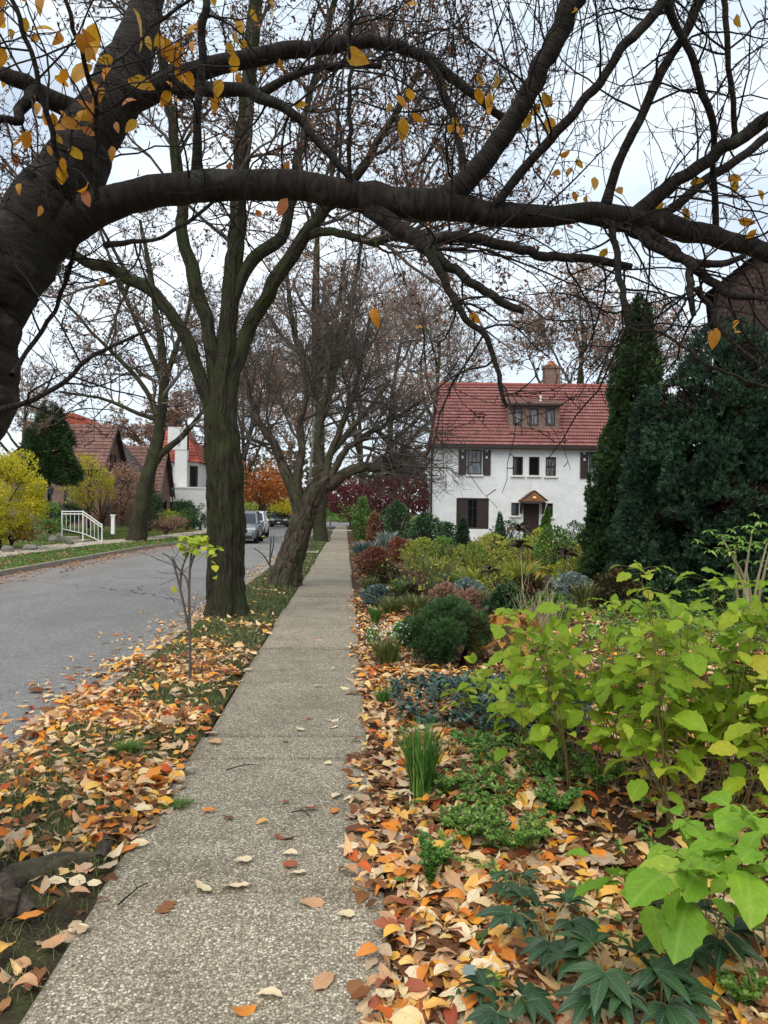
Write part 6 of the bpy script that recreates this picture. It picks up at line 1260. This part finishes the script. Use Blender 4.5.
# ---- lime-leaved shrubs
LL = [leaf_t(.70, 12, .16, .35, .15, .85, wave=.12, teeth=.07), leaf_t(.62, 12, .24, .55, -.25, .85, side=.12, wave=.14, teeth=.08), leaf_t(.74, 12, .1, .25, .1, .85, side=-.10, wave=.14, teeth=.07)]
def lime_shrub(name, label, px, py, nst, spread, h, sz, nodes=6, bias=(0, 0), mat_=None, tmin=.45):
    b = pbase(px, py); e = empty(name, b, label, 'shrub'); ms = MB(); mb = MB()
    for k in range(nst):
        a = rng.uniform(0, 2*np.pi); r = spread*math.sqrt(rng.uniform(.02, 1)); p0 = b+[math.cos(a)*r*.45, math.sin(a)*r*.45, -.03]; hh = h*rng.uniform(.6, 1.08)*(1-.25*(r/spread)**2); p1 = b+[math.cos(a)*r+bias[0], math.sin(a)*r+bias[1], hh]
        C = spline([p0, p0*.65+p1*.35+rng.normal(0, .035, 3), p0*.3+p1*.7+rng.normal(0, .04, 3)+[0, 0, .04], p1], 14); add_tubes(ms, C, np.linspace(.0042, .0018, 14), 5)
        for j in range(nodes):
            t = tmin+(1-tmin)*j/(nodes-1); i = int(t*13); c = C[i]; ph = a+j*1.57+rng.uniform(-.4, .4)
            for s in (0, math.pi):
                if rng.uniform() < .2: continue
                d_ = np.array([math.cos(ph+s), math.sin(ph+s), rng.normal(.25, .2)]); pl = rng.uniform(.03, .12); q = c+d_*pl
                add_tubes(ms, np.stack([c, c+d_*pl*.5+[0, 0, .005], q]), np.array([.0016, .0013, .0011]), 3)
                y = np.array([d_[0], d_[1], rng.normal(-.35, .28)]); nn = np.array([d_[0]*.4, d_[1]*.4-.12, 1])+rng.normal(0, .3, 3)
                place(mb, LL[rng.integers(0, 3)], q[None], y[None], nn[None], np.array([sz*rng.choice([.4, .6, .8, 1.0, 1.25])*(1.08-.3*t)]), np.array([np.clip(rng.normal(.45, .25), 0, 1)]))
        place(mb, LL[0], np.repeat(C[-1][None], 3, 0), rdir(3)+[0, 0, .1], rdir(3)*.4+[0, -.1, 1], sz*rng.uniform(.35, .6, 3), rng.uniform(.2, .9, 3))
    ms.build('stem', MT['stem_green'], e, origin=b, smooth=True); mb.build('foliage', mat_ or MT['lime_leaf'], e, origin=b, smooth=True); return e
lime_shrub('lime_shrub', 'bushy lime green shrub over the leaf litter, next to the hosta', 588, 790, 26, .66, 1.04, .14, 8, tmin=.42)
lime_shrub('lime_shrub', 'tallest lime green shrub, before the dark juniper', 690, 815, 44, .80, 1.28, .15, 9, tmin=.42)
lime_shrub('lime_shrub', 'yellowing lime shrub reaching out of the frame behind the low lime branch', 790, 790, 32, .68, 1.26, .15, 9, tmin=.42)
lime_shrub('lime_shrub', 'small lime sprig hanging over the blue green ground cover', 545, 752, 8, .40, .66, .13, 5, (-.25, 0))
lime_shrub('lime_shrub', 'low lime green branch with large leaves nearest the viewer', 765, 985, 9, .36, .62, .19, 5, (-.13, .08), MT['front_leaf'], .72)
lime_shrub('lime_seedling', 'short lime seedling with three leaves in the litter', 458, 735, 3, .1, .3, .13, 3, tmin=.7)
# ---- rhododendron at the garden edge
b = pbase(752, 640); e = empty('rhododendron', b, 'leggy rhododendron with pale crooked stems before the juniper', 'shrub'); d = dep(b); P = []
for k, (tx, ty) in enumerate(((735, 545), (752, 532), (768, 540), (720, 535), (745, 560), (775, 528), (730, 552))):
    tip = at(tx, ty, d+rng.normal(0, .3)); P.append(spline([b+rng.normal(0, .05, 3)*[1, 1, 0], (b*.55+tip*.45)+rng.normal(0, .09, 3), tip], 12))
mb = MB(); add_tubes(mb, np.array(P), np.tile(np.linspace(.028, .009, 12), (len(P), 1)), 8); mb.build('stem', MT['stem_pale'], e, origin=b, smooth=True); mb = MB()
for c in [p[-1] for p in P]+[p[-1]+rng.normal(0, .16, 3) for p in P for q in range(4)]:
    n = 9; a = np.arange(n)/n*2*np.pi; y = np.stack([np.cos(a), np.sin(a), rng.normal(-.2, .3, n)], 1); place(mb, leaf_t(.32, 5, .2, .5), np.repeat(c[None], n, 0), y, rdir(n)*.3+[0, 0, 1], rng.uniform(.08, .13, n), rng.uniform(.4, 1, n))
mb.build('foliage', MT['mid_leaf'], e, origin=b, smooth=True)
# ---- saplings on the verge
def sapling(label, px, py, d, limbs, leaves, sz, twigs=1):
    b = pbase(px, py); e = empty('sapling', b, label, 'sapling'); d = dep(b); Ls = []
    for k, pts in enumerate(limbs):
        P, R = pxlimb([q+(d,) for q in pts], 24); mb = MB(); add_tubes(mb, P, R, 8, disp=knots(.2, 9, 20, k)); mb.build('stem', MT['twig_grey'], e, origin=b, smooth=True); Ls.append((P, R))
    P, R = batch(Ls, 12); mb = MB(); p, dd, r, t, ix = spawn(P, R, 3, (40, 75), .3, .95); P2, R2 = grow(p, dd, rng.uniform(.15, .45, len(p)), .0024, 7, .1, (0, 0, .04), .5); add_tubes(mb, P2, R2, 4); mb.build('twig', MT['twig'], e, origin=b)
    if leaves:
        mb = MB()
        for lx, ly, n in leaves:
            c = at(lx, ly, d); p = c+rng.normal(0, .05, (n, 3))*[1, 1.4, .6]; place(mb, leaf_t(.8, 6, .15, .3), p, np.stack([rng.normal(0, 1, n), rng.normal(0, 1, n), rng.normal(-.3, .3, n)], 1), rdir(n)*.5+[0, -.4, 1], sz*rng.uniform(.7, 1.1, n), rng.uniform(.5, 1, n))
        mb.build('foliage', MT['lime_leaf'], e, origin=b, smooth=True)
sapling('slender sapling topped with lime leaves on the verge before the maple', 190, 682, 7.6,
        [[(190, 684, 1.8), (190, 640, 1.5), (189, 600, 1.3), (190, 570, 1.1), (192, 548, .8)], [(189, 628, 1.4), (184, 605, 1.3), (178, 580, 1.1), (172, 560, .9), (162, 553, .7)], [(189, 590, 1.0), (186, 578, .9), (178, 568, .8), (172, 556, .7)], [(190, 568, 1.4), (194, 556, 1.2), (200, 546, .9)], [(180, 590, 1.3), (182, 570, 1.1), (188, 552, .9)]],
        [(184, 546, 16), (192, 541, 18), (198, 546, 14), (200, 540, 10), (210, 551, 4), (215, 547, 3), (211, 566, 2), (219, 568, 2), (174, 592, 1)], .085)
sapling('tiny bare sapling between the maple and the leaning tree', 271, 576, 18, [[(271, 578, 1.2), (270, 560, .9), (271, 538, .6)], [(270, 566, .9), (264, 556, .7), (254, 548, .5)], [(270, 560, .8), (273, 548, .6), (274, 536, .5)]], [(268, 535, 2)], .1)
# ================================================================= across the street
def at_z(px, py, d): return at(px, py, d)
rl = at(82, 533, 36); e = empty('railing', (rl[0], rl[1], rl[2]), 'white metal stair railing beside steps across the street', 'railing'); o_ = np.array(rl)
wmet = simple('white painted metal', '#dddcd6', .4); mb = MB(); bal = []
top = [(62, 511.5), (83, 511.5), (102, 525)]; bot = [(62, 531), (83, 535.5), (102, 544)]
tp = np.array([at(x, y, 36) for x, y in top]); bt = np.array([at(x, y, 36) for x, y in bot])
for a, c in ((0, 1), (1, 2)):
    for s in (0, .1):
        q = np.array([0, 0, -s*1.2]); add_tubes(mb, np.stack([tp[a]+q, tp[c]+q]), np.array([.028, .028]), 6)
add_tubes(mb, np.stack([bt[0]+[0, 0, .1], bt[1]+[0, 0, .1]]), np.array([.02, .02]), 6); add_tubes(mb, np.stack([bt[1]+[0, 0, .1], bt[2]+[0, 0, .1]]), np.array([.02, .02]), 6)
mb.build('handrail', wmet, e, origin=o_)
for k in (0, 1, 2): mb = MB(); add_tubes(mb, np.stack([bt[k]-[0, 0, .25], tp[k]+[0, 0, .05]]), np.array([.032, .032]), 8); mb.build('post', wmet, e, origin=o_)
for a, c, n in ((0, 1, 5), (1, 2, 5)):
    for k in range(1, n):
        f = k/n; mb = MB(); add_tubes(mb, np.stack([bt[a]*(1-f)+bt[c]*f+[0, 0, .1], tp[a]*(1-f)+tp[c]*f-[0, 0, .05]]), np.array([.014, .014]), 6); mb.build('baluster', wmet, e, origin=o_)
p1 = at(113, 531, 38); e = empty('newel_post', p1, 'short white post at the foot of the garden steps', 'post'); mb = MB(); mb.box((0, 0, .3), (.16, .16, .9)).box((0, 0, .78), (.22, .22, .07)); mb.build('post', wmet, e)
mb = MB()
for k in range(4): q = at(66+k*11, 536+k*3, 36.6-k*.3); mb.box((q[0], q[1]+.5, q[2]-.35), (.62, 1.1, .6))
tag(mb.build('steps', concrete, origin=at(80, 540, 36)), 'low concrete steps beside the white railing', 'steps')
def lamp(label, px, pyt, pyb, d):
    b = at(px, pyb, d); t = at(px, pyt, d); h = t[2]-b[2]; e = empty('lamp_post', b, label, 'lamp post'); blk = simple('black iron', '#17181a', .5)
    mb = MB(); add_tubes(mb, np.array([[0, 0, -.4], [0, 0, .1], [0, 0, .12], [0, 0, h-.4]]), np.array([.09, .08, .045, .04]), 10); mb.build('post', blk, e, smooth=False)
    mb = MB(); add_tubes(mb, np.array([[0, 0, h-.38], [0, 0, h-.3], [0, 0, h-.05]]), np.array([.06, .1, .14]), 8); lan = mb.build('lantern', simple('lantern glass', '#3a3c3e', .15), e)
    mb = MB(); add_tubes(mb, np.array([[0, 0, h-.05], [0, 0, h-.02], [0, 0, h+.1]]), np.array([.17, .16, .02]), 8); mb.build('lantern_cap', blk, lan)
lamp('black lantern post in front of the brick house', 50.5, 488, 512, 38); lamp('black lantern post before the white chimney house', 172.5, 489, 513, 57)
for l, px, py, w_, h_ in (('pale rock on the bank below the railing', 53, 540, 9, 5), ('white-topped rock beside the steps', 59, 537, 8, 5), ('grey rock edging the bank under the yellow bush', 30, 548, 14, 5), ('small grey rock at the end of the bank', 70, 543, 9, 4), ('dark low rock under the yellow bush', 8, 550, 12, 5)):
    g = G(px, py, .2); rock(l, px, py, w_, h_, .2)
# distant mailbox on its post at the bend
b = G(348, 521.5, 0); e = empty('mailbox', b, 'tiny pale mailbox on a dark post at the street bend', 'mailbox'); MB().box((0, 0, .5), (.16, .16, 1.1)).build('post', MT['core'], e); mb = MB(); mb.box((0, 0, 1.25), (.45, .7, .4)); mb.build('box', white_trim, e, bevel=.1)
# street sign pole near the far tree
b = G(330, 541, 0); e = empty('sign_pole', b, 'thin grey pole beside the far verge tree', 'pole'); mb = MB(); add_tubes(mb, np.array([[0, 0, -.1], [0, 0, 1.25]]), np.array([.04, .04]), 8); mb.build('pole', simple('galvanised steel', '#7d8284', .5, .6), e)
# ================================================================= verge grass, lawn grass and fallen leaves
def scatter(x0, x1, y0, y1, n, dens):
    # even in log depth, thinning away from the viewer
    k = n*6; Y = np.exp(rng.uniform(math.log(y0), math.log(y1), k)); X = rng.uniform(x0, x1, k); d = dens(X, Y); w_ = rng.uniform(0, 1, k) < np.clip(d, 0, 1); return X[w_][:n], Y[w_][:n]
def grassmask(x, y): return vnoise(np.stack([x, y], -1), 1.5, 15)*.65+vnoise(np.stack([x, y], -1), 5, 16)*.35
def soilcorner(x, y): return sstep(3.72, 3.45, y)*sstep(2.35, 2.6, y)
def blades_at(name, X, Y, Z, hmin, hmax, wd, mt):
    n = len(X); a = rng.uniform(0, 2*np.pi, n); L = rng.uniform(hmin, hmax, n)*np.clip(Y/8, 1, 3)**.35; out = np.stack([np.cos(a), np.sin(a), np.zeros(n)], 1); b = np.stack([X, Y, Z], 1)-[0, 0, .004]; sd = np.cross(out, [0, 0, 1.])*(wd*np.clip(Y/5, 1, 8))[:, None] if np.ndim(wd) == 0 else None
    m1 = b+out*(L*.25)[:, None]+np.array([0, 0, 1])*(L*.6)[:, None]; tp_ = b+out*(L*.8)[:, None]+np.array([0, 0, 1])*(L*.8)[:, None]
    V = np.stack([b-sd, b+sd, m1+sd*.8, m1-sd*.8, tp_], 1); q = np.arange(n)[:, None]*5
    mb = MB(); mb.add(V.reshape(-1, 3), q+np.array([[0, 1, 2, 3]]), rnd=np.repeat(np.clip(rng.normal(.45, .25, n), 0, 1), 5)); mb.F.append(q+np.array([[3, 2, 4]])); mb.m.append(np.zeros(n, np.int32))
    o = mb.build(name, mt); o['kind'] = 'stuff'; return o
X, Y = scatter(-2.1, -1.0, 2.6, 60, 46000, lambda x, y: (.25+.75*sstep(.38, .5, grassmask(x, y)))*(1-.8*soilcorner(x, y))*np.where(y > 22, 1.2, 1))
blades_at('verge_grass', X, Y, verge_h(X, Y), .03, .065, .0017, MT['grass'])
# the far lawn strip and bank
k = 26000; Y = np.exp(rng.uniform(math.log(20), math.log(75), k)); s = rng.uniform(.05, 7, k); s = np.where((s > 2.35) & (s < 4.15), rng.uniform(.05, 2.3, k), s); X = ledge(Y)-s
blades_at('lawn_grass', X, Y, left_h(X, Y), .03, .07, .0016, MT['lawn_grass'])
# leaf templates for the litter
FT = [leaf_t(.5, 8, .25, .5, .3, wave=.1, petiole=.22), leaf_t(.45, 8, .4, .9, -.5, side=.15, petiole=.25), leaf_t(.52, 8, .1, .2, .0, wave=.14, petiole=.2), leaf_t(.48, 8, -.2, -.6, .4, wave=-.12, petiole=.25), leaf_t(.42, 8, .5, 1.2, .8, side=-.15, wave=.1, petiole=.2), leaf_t(.55, 8, .18, -.3, -.3, side=.1, wave=.12, petiole=.22)]
FT4 = [leaf_t(.5, 4, .25, .5, .3), leaf_t(.45, 4, .4, .9, -.5), leaf_t(.52, 4, -.1, -.4, .2)]
def oak_template():
    t = np.linspace(0, 1, 15); lob = .16+.2*np.abs(np.sin(t*np.pi*3.0))*np.sin(np.pi*t)**.4; lob[0] = .02; lob[-1] = .05; V = []
    for tt, lw in zip(t, lob): V += [[-lw, tt, .06*abs(math.sin(tt*9))], [0, tt, -.15*(tt-.5)**2], [lw, tt, .10*math.sin(tt*4)]]
    return np.array(V), np.array([[k*3+c_, k*3+c_+1, k*3+c_+4, k*3+c_+3] for k in range(14) for c_ in (0, 1)])
def litter_pose(n, tilt):
    a = rng.uniform(0, 2*np.pi, n); y = np.stack([np.cos(a), np.sin(a), rng.normal(0, tilt*.6, n)], 1); nn = np.stack([rng.normal(0, tilt, n), rng.normal(0, tilt, n), np.ones(n)*np.where(rng.uniform(0, 1, n) < .4, -1, 1)], 1); return y, nn
def colr(X, Y, palebias=.0):
    n = len(X); r = rng.uniform(0, 1, n); big = vnoise(np.stack([X, Y], 1), 1.2, 33); r = np.where(rng.uniform(0, 1, n) < .5, np.clip(r, 0, 1), np.clip(r*.55+.45*big+.05, 0, 1)); return np.clip(r+palebias*0, 0, .999)

Xa, Ya = scatter(-.12, 1.1, 1.9, 16, 7500, lambda x, y: np.clip(1.1-.35*(x-.2), 0, 1)*sstep(.02, .24, x-.16*(vnoise(np.stack([x*0, y*2.4], -1), 1, 8)-.4)-.02*(y < 4.5))*np.where(y > 8, .6, 1))
Xb, Yb = scatter(.6, 5.5, 1.9, 16, 17000, lambda x, y: (.35+.65*sstep(.3, .55, vnoise(np.stack([x, y], -1), 1.3, 12)))*np.clip(1.15-(y-4)*.06, .25, 1)*np.clip(x/y*3.5+.4, .2, 1)*((x-.3)/y < .75))
Xv, Yv = scatter(-2.35, -1.0, 2.2, 22, 9000, lambda x, y: (.10+.90*sstep(.48, .38, grassmask(x, y)))*(1-.78*soilcorner(x, y))*np.clip(1.2-(y-3.5)*.12, .10, 1)*(.5+.5*sstep(-1.3, -1.8, x)+.2*(y < 6)))
Xr, Yr = scatter(-3.9, -2.2, 2.5, 30, 1700, lambda x, y: np.clip(1-(-2.2-x)*.75, 0, 1)**2.5*(.35+.65*vnoise(np.stack([x, y], -1), 1.5, 21)))
def litter_arrays():
    out = []
    for X, Y, hf, st, tl in ((Xa, Ya, lambda x, y: np.where(x > .17, bed_h(x, y), .018), .04, .30), (Xb, Yb, bed_h, .038, .34), (Xv, Yv, lambda x, y: np.where(x > -2.14, np.maximum(verge_h(x, y), np.where(x > -1.04, .02, -1)), np.where(x > -2.27, .03, -.09)), .035, .34), (Xr, Yr, lambda x, y: np.full_like(x, -.088), .008, .12)):
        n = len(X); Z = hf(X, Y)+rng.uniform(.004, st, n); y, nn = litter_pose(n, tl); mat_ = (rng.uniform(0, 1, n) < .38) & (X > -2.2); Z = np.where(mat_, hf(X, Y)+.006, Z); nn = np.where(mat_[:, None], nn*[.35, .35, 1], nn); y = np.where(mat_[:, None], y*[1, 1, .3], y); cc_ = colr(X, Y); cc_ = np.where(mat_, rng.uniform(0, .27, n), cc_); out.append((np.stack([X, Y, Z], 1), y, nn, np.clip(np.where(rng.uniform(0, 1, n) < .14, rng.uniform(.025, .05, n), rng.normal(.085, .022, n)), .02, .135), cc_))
    return [np.concatenate([o[k] for o in out]) for k in range(5)], [len(o[0]) for o in out]
(LP, LY, LN, LS, LC), cnt = litter_arrays()
# the colours vary by place: the road and far leaves are paler and browner
reg = np.repeat(np.arange(4), cnt)
px_, py_, pd_ = proj(LP)
inv = (px_ > 0) & (px_ < 768) & (py_ > 0) & (py_ < 1015)
clear = inv & (LC > .2) & (((reg == 0) & (LP[:, 0] < .75)) | (reg == 2))
rank = np.where(clear, LS/pd_*(.55+.45*rng.uniform(0, 1, len(pd_))), 0); order = np.argsort(-rank)[:250]
ind = np.zeros(len(LP), bool); ind[order] = True
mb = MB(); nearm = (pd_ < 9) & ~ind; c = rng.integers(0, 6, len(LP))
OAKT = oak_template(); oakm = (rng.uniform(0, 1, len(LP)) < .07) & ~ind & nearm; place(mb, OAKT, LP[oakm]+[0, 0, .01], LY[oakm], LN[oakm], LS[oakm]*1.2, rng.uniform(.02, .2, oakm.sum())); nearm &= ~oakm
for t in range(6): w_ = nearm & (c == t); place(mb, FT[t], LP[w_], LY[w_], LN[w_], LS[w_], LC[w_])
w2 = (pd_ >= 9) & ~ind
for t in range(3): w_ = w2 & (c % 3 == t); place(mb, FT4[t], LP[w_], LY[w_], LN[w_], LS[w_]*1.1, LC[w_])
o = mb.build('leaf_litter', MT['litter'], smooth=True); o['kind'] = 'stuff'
# distant litter on the beds and the gutter
mb = MB(); X, Y = scatter(.3, 12, 14, 44, 5000, lambda x, y: (vnoise(np.stack([x, y], -1), .7, 41) > .4)*.8); P = np.stack([X, Y, bed_h(X, Y)+rng.uniform(.01, .05, len(X))], 1); y, nn = litter_pose(len(X), .4); place(mb, SMALL[0], P, y, nn, rng.uniform(.09, .16, len(X)), rng.uniform(0, 1, len(X)))
X, Y = scatter(-8.6, -7.2, 16, 60, 900, lambda x, y: np.clip(1-(x+8.6)*.8, 0, 1)); P = np.stack([X, Y, np.full(len(X), -.085)], 1); y, nn = litter_pose(len(X), .15); place(mb, SMALL[1], P, y, nn, rng.uniform(.06, .11, len(X)), rng.uniform(0, 1, len(X)))
k = 1800; Y = np.exp(rng.uniform(math.log(18), math.log(60), k)); X = ledge(Y)-rng.uniform(.1, 8, k); P = np.stack([X, Y, left_h(X, Y)+.05], 1); y, nn = litter_pose(k, .3); place(mb, SMALL[1], P, y, nn, rng.uniform(.06, .11, k), rng.uniform(0, 1, k))
o = mb.build('distant_leaf_litter', MT['litter_far']); o['kind'] = 'stuff'
# ---- leaves one can count
def onecol(name, a, b_): return leafmat(name, [(0, a), (1, b_)], .12, None, .6, 0, .35, .22, .3, '#a8784c', .2, '#7a4a2c')
CM = [('brown', onecol('brown fallen leaf', '#6f4428', '#7a4a2c')), ('tan', onecol('tan fallen leaf', '#c89c74', '#cca078')), ('cream', onecol('cream fallen leaf', '#f0dcb4', '#f2e0b8')), ('golden', onecol('golden fallen leaf', '#eebc68', '#eeb454')), ('orange', onecol('orange fallen leaf', '#e6963c', '#e08434')), ('red', onecol('red fallen leaf', '#a85c40', '#9a5040'))]
def cidx(v): return int(np.digitize(v, [.2, .32, .54, .66, .82]))
meshes = {}
def leafobj(tk, ci, P, y, nn, s):
    if (tk, ci) not in meshes:
        mb = MB(); mb.add(FT[tk][0], FT[tk][1], rnd=.5, bark=leafuv(FT[tk][0], 1)+[0, 0, tk*3.3+ci]); o = mb.build('fallen_leaf', CM[ci][1], smooth=True); meshes[(tk, ci)] = o.data
        st = None
    else: o = bpy.data.objects.new('fallen_leaf', meshes[(tk, ci)]); COL.objects.link(o)
    Y = nrm(np.asarray(y, float)); X = nrm(np.cross(Y, nn)); Z = np.cross(X, Y); m = np.eye(4); m[:3, 0] = X*s; m[:3, 1] = Y*s; m[:3, 2] = Z*s; m[:3, 3] = P
    o.matrix_world = Matrix(m.tolist()); return o
for k in order:
    ci = cidx(LC[k]); o = leafobj(int(c[k]), ci, LP[k]+[0, 0, .012], LY[k], LN[k], LS[k]); where = 'piled beside the pavement at the garden bed' if reg[k] == 0 else 'lying on the verge between pavement and road'
    tag(o, f'{CM[ci][0]} fallen leaf {where}', 'leaf', f'{CM[ci][0]} leaves {where}')
# leaves lying on the pavement itself
PV = [(208, 810, 4, .07, 'small orange leaf on the pavement beside the brown one'), (228, 817, 0, .07, 'brown orange leaf flat on the pavement beside the small orange one'), (263, 821, 3, .06, 'small golden leaf on the open pavement above the cream pair'), (244, 860, 2, .09, 'cream leaf lying alone in the middle of the pavement'), (203, 887, 2, .1, 'long cream leaf, outer one of the cream pair on the pavement'), (237, 885, 2, .11, 'narrow cream leaf, inner one of the cream pair on the pavement'), (284, 835, 5, .11, 'red leaf on the cracked middle of the pavement'), (291, 853, 2, .07, 'cream leaf just above a curled red leaf on the pavement'), (290, 864, 5, .08, 'curled dark red leaf on the pavement between two cream leaves'), (298, 872, 2, .08, 'cream leaf just below the curled red leaf on the pavement'), (286, 801, 5, .05, 'tiny red leaf upright on the pavement'), (310, 808, 5, .08, 'reddish leaf on the pavement beside an orange one'), (335, 810, 4, .07, 'orange leaf on the pavement near the garden litter'), (337, 795, 2, .09, 'long cream leaf on the pavement near a round cream leaf'), (352, 798, 2, .08, 'round cream leaf at the garden side of the pavement'), (328, 762, 2, .06, 'small cream leaf below the slab joint'), (334, 719, 2, .09, 'cream leaf above the slab joint, upper of two'), (334, 726, 2, .07, 'cream leaf above the slab joint, lower of two'), (300, 729, 2, .07, 'cream leaf on the slab beyond the joint'), (285, 740, 2, .07, 'cream leaf lying on the slab joint'), (314, 903, 1, .09, 'thin tan leaf tilted on the pavement'), (245, 1009, 4, .085, 'orange leaf at the bottom of the pavement beside a cream leaf'), (271, 995, 2, .08, 'cream leaf at the bottom of the pavement beside an orange leaf'), (323, 982, 1, .1, 'tan curled leaf low on the pavement near the garden edge'), (347, 915, 2, .08, 'cream leaf touching the garden litter on the pavement'), (215, 742, 1, .1, 'tan leaf on the verge corner of the pavement slab'), (309, 718, 5, .05, 'tiny red leaf on the far slab'), (318, 686, 2, .08, 'pale leaf far along the pavement slab'), (335, 668, 2, .08, 'pale leaf on the pavement beside the ground cover'), (318, 640, 1, .09, 'tan leaf far off on the pavement near the white-flecked clump')]
for px, py, ci, s, l in PV:
    P = G(px, py, .03); a = rng.normal(0, .5)+(0 if rng.uniform() < .5 else math.pi); y = np.array([math.cos(a), math.sin(a), rng.normal(0, .08)]); tk = int(rng.choice([0, 2, 3, 5])); o = leafobj(tk, ci, P-[math.cos(a)*s/2, math.sin(a)*s/2, .0], y, np.array([rng.normal(0, .15), rng.normal(0, .15)-.1, 1]), s*1.15)
    tag(o, l, 'leaf', 'single leaves on the pavement')
for px, py, L, an, l in ((226, 770, .22, .4, 'thin dark twig lying across the pavement middle'), (118, 905, .2, 1.2, 'short dark twig on bare soil along the pavement edge'), (292, 812, .12, -.6, 'tiny twig on the pavement beside the tiny red leaf'), (470, 905, .3, .3, 'bare twig on the litter below the feathery herb'), (610, 838, .35, -.5, 'pale twig on the litter under the lime shrubs')):
    P0_ = G(px, py, .035); q = np.array([math.cos(an), math.sin(an), 0])*L; mb = MB(); add_tubes(mb, spline([P0_, P0_+q*.5+[.01, .02, .012], P0_+q], 8), np.linspace(.004, .002, 8), 5); add_tubes(mb, np.stack([P0_+q*.5+[.01, .02, .012], P0_+q*.6+[-.03, .06, .02]]), np.array([.002, .0012]), 4)
    tag(mb.build('fallen_twig', MT['stem_pale'] if 'pale' in l else MT['twig'], origin=P0_, smooth=True), l, 'twig')
# lobed oak leaf
t = np.linspace(0, 1, 15); lob = .16+.2*np.abs(np.sin(t*np.pi*3.0))*np.sin(np.pi*t)**.4; lob[0] = .02; lob[-1] = .05
V = []; 
for tt, lw in zip(t, lob): V += [[-lw, tt, .03*abs(math.sin(tt*9))], [0, tt, 0], [lw, tt, .05]]
Fc = [[k*3+c_, k*3+c_+1, k*3+c_+4, k*3+c_+3] for k in range(14) for c_ in (0, 1)]
b = G(160, 914, .022); V = np.array(V)*.105; ang = -.25; Rm = np.array([[math.cos(ang), -math.sin(ang), 0], [math.sin(ang), math.cos(ang), 0], [0, 0, 1]]); mb = MB().add(V@Rm.T+b, Fc, rnd=.1)
tag(mb.build('fallen_oak_leaf', CM[0][1], origin=b, smooth=True), 'brown lobed oak leaf lying flat on the near pavement', 'leaf')
b = G(468, 976, .13); mb = MB(); mb.add(np.array(V)*[1.0, .8, 1]@Rm.T*.75+b, Fc, rnd=.35); tag(mb.build('silver_fallen_leaf', MT['silver_leaf'], origin=b, smooth=True), 'silvery grey leaf lying on the orange litter', 'leaf')
# pale leaves dropped on the bare soil by the root
for px, py, ci, s, l in ((56, 882, 2, .1, 'cream leaf on bare soil by the root, nearest the root end'), (79, 881, 2, .11, 'broad cream leaf on bare soil beside the mossy root'), (95, 883, 2, .075, 'small cream leaf on bare soil close to the pavement'), (80, 892, 1, .09, 'tan leaf tucked under the cream ones on bare soil'), (78, 928, 2, .075, 'round cream leaf at the pavement edge on bare soil'), (54, 942, 1, .1, 'curled tan leaf standing on the bare soil'), (24, 963, 1, .085, 'pale tan leaf on the dark soil at the tree foot'), (33, 974, 0, .05, 'small brown leaf on the dark soil at the tree foot')):
    P = G(px, py, .03); a = rng.normal(0, .6); o = leafobj(int(rng.choice([0, 2, 5])), ci, P-[math.cos(a)*s/2, math.sin(a)*s/2, 0], np.array([math.cos(a), math.sin(a), .08]), np.array([rng.normal(0, .2), -.2, 1]), s); tag(o, l, 'leaf', 'pale leaves on the bare soil')
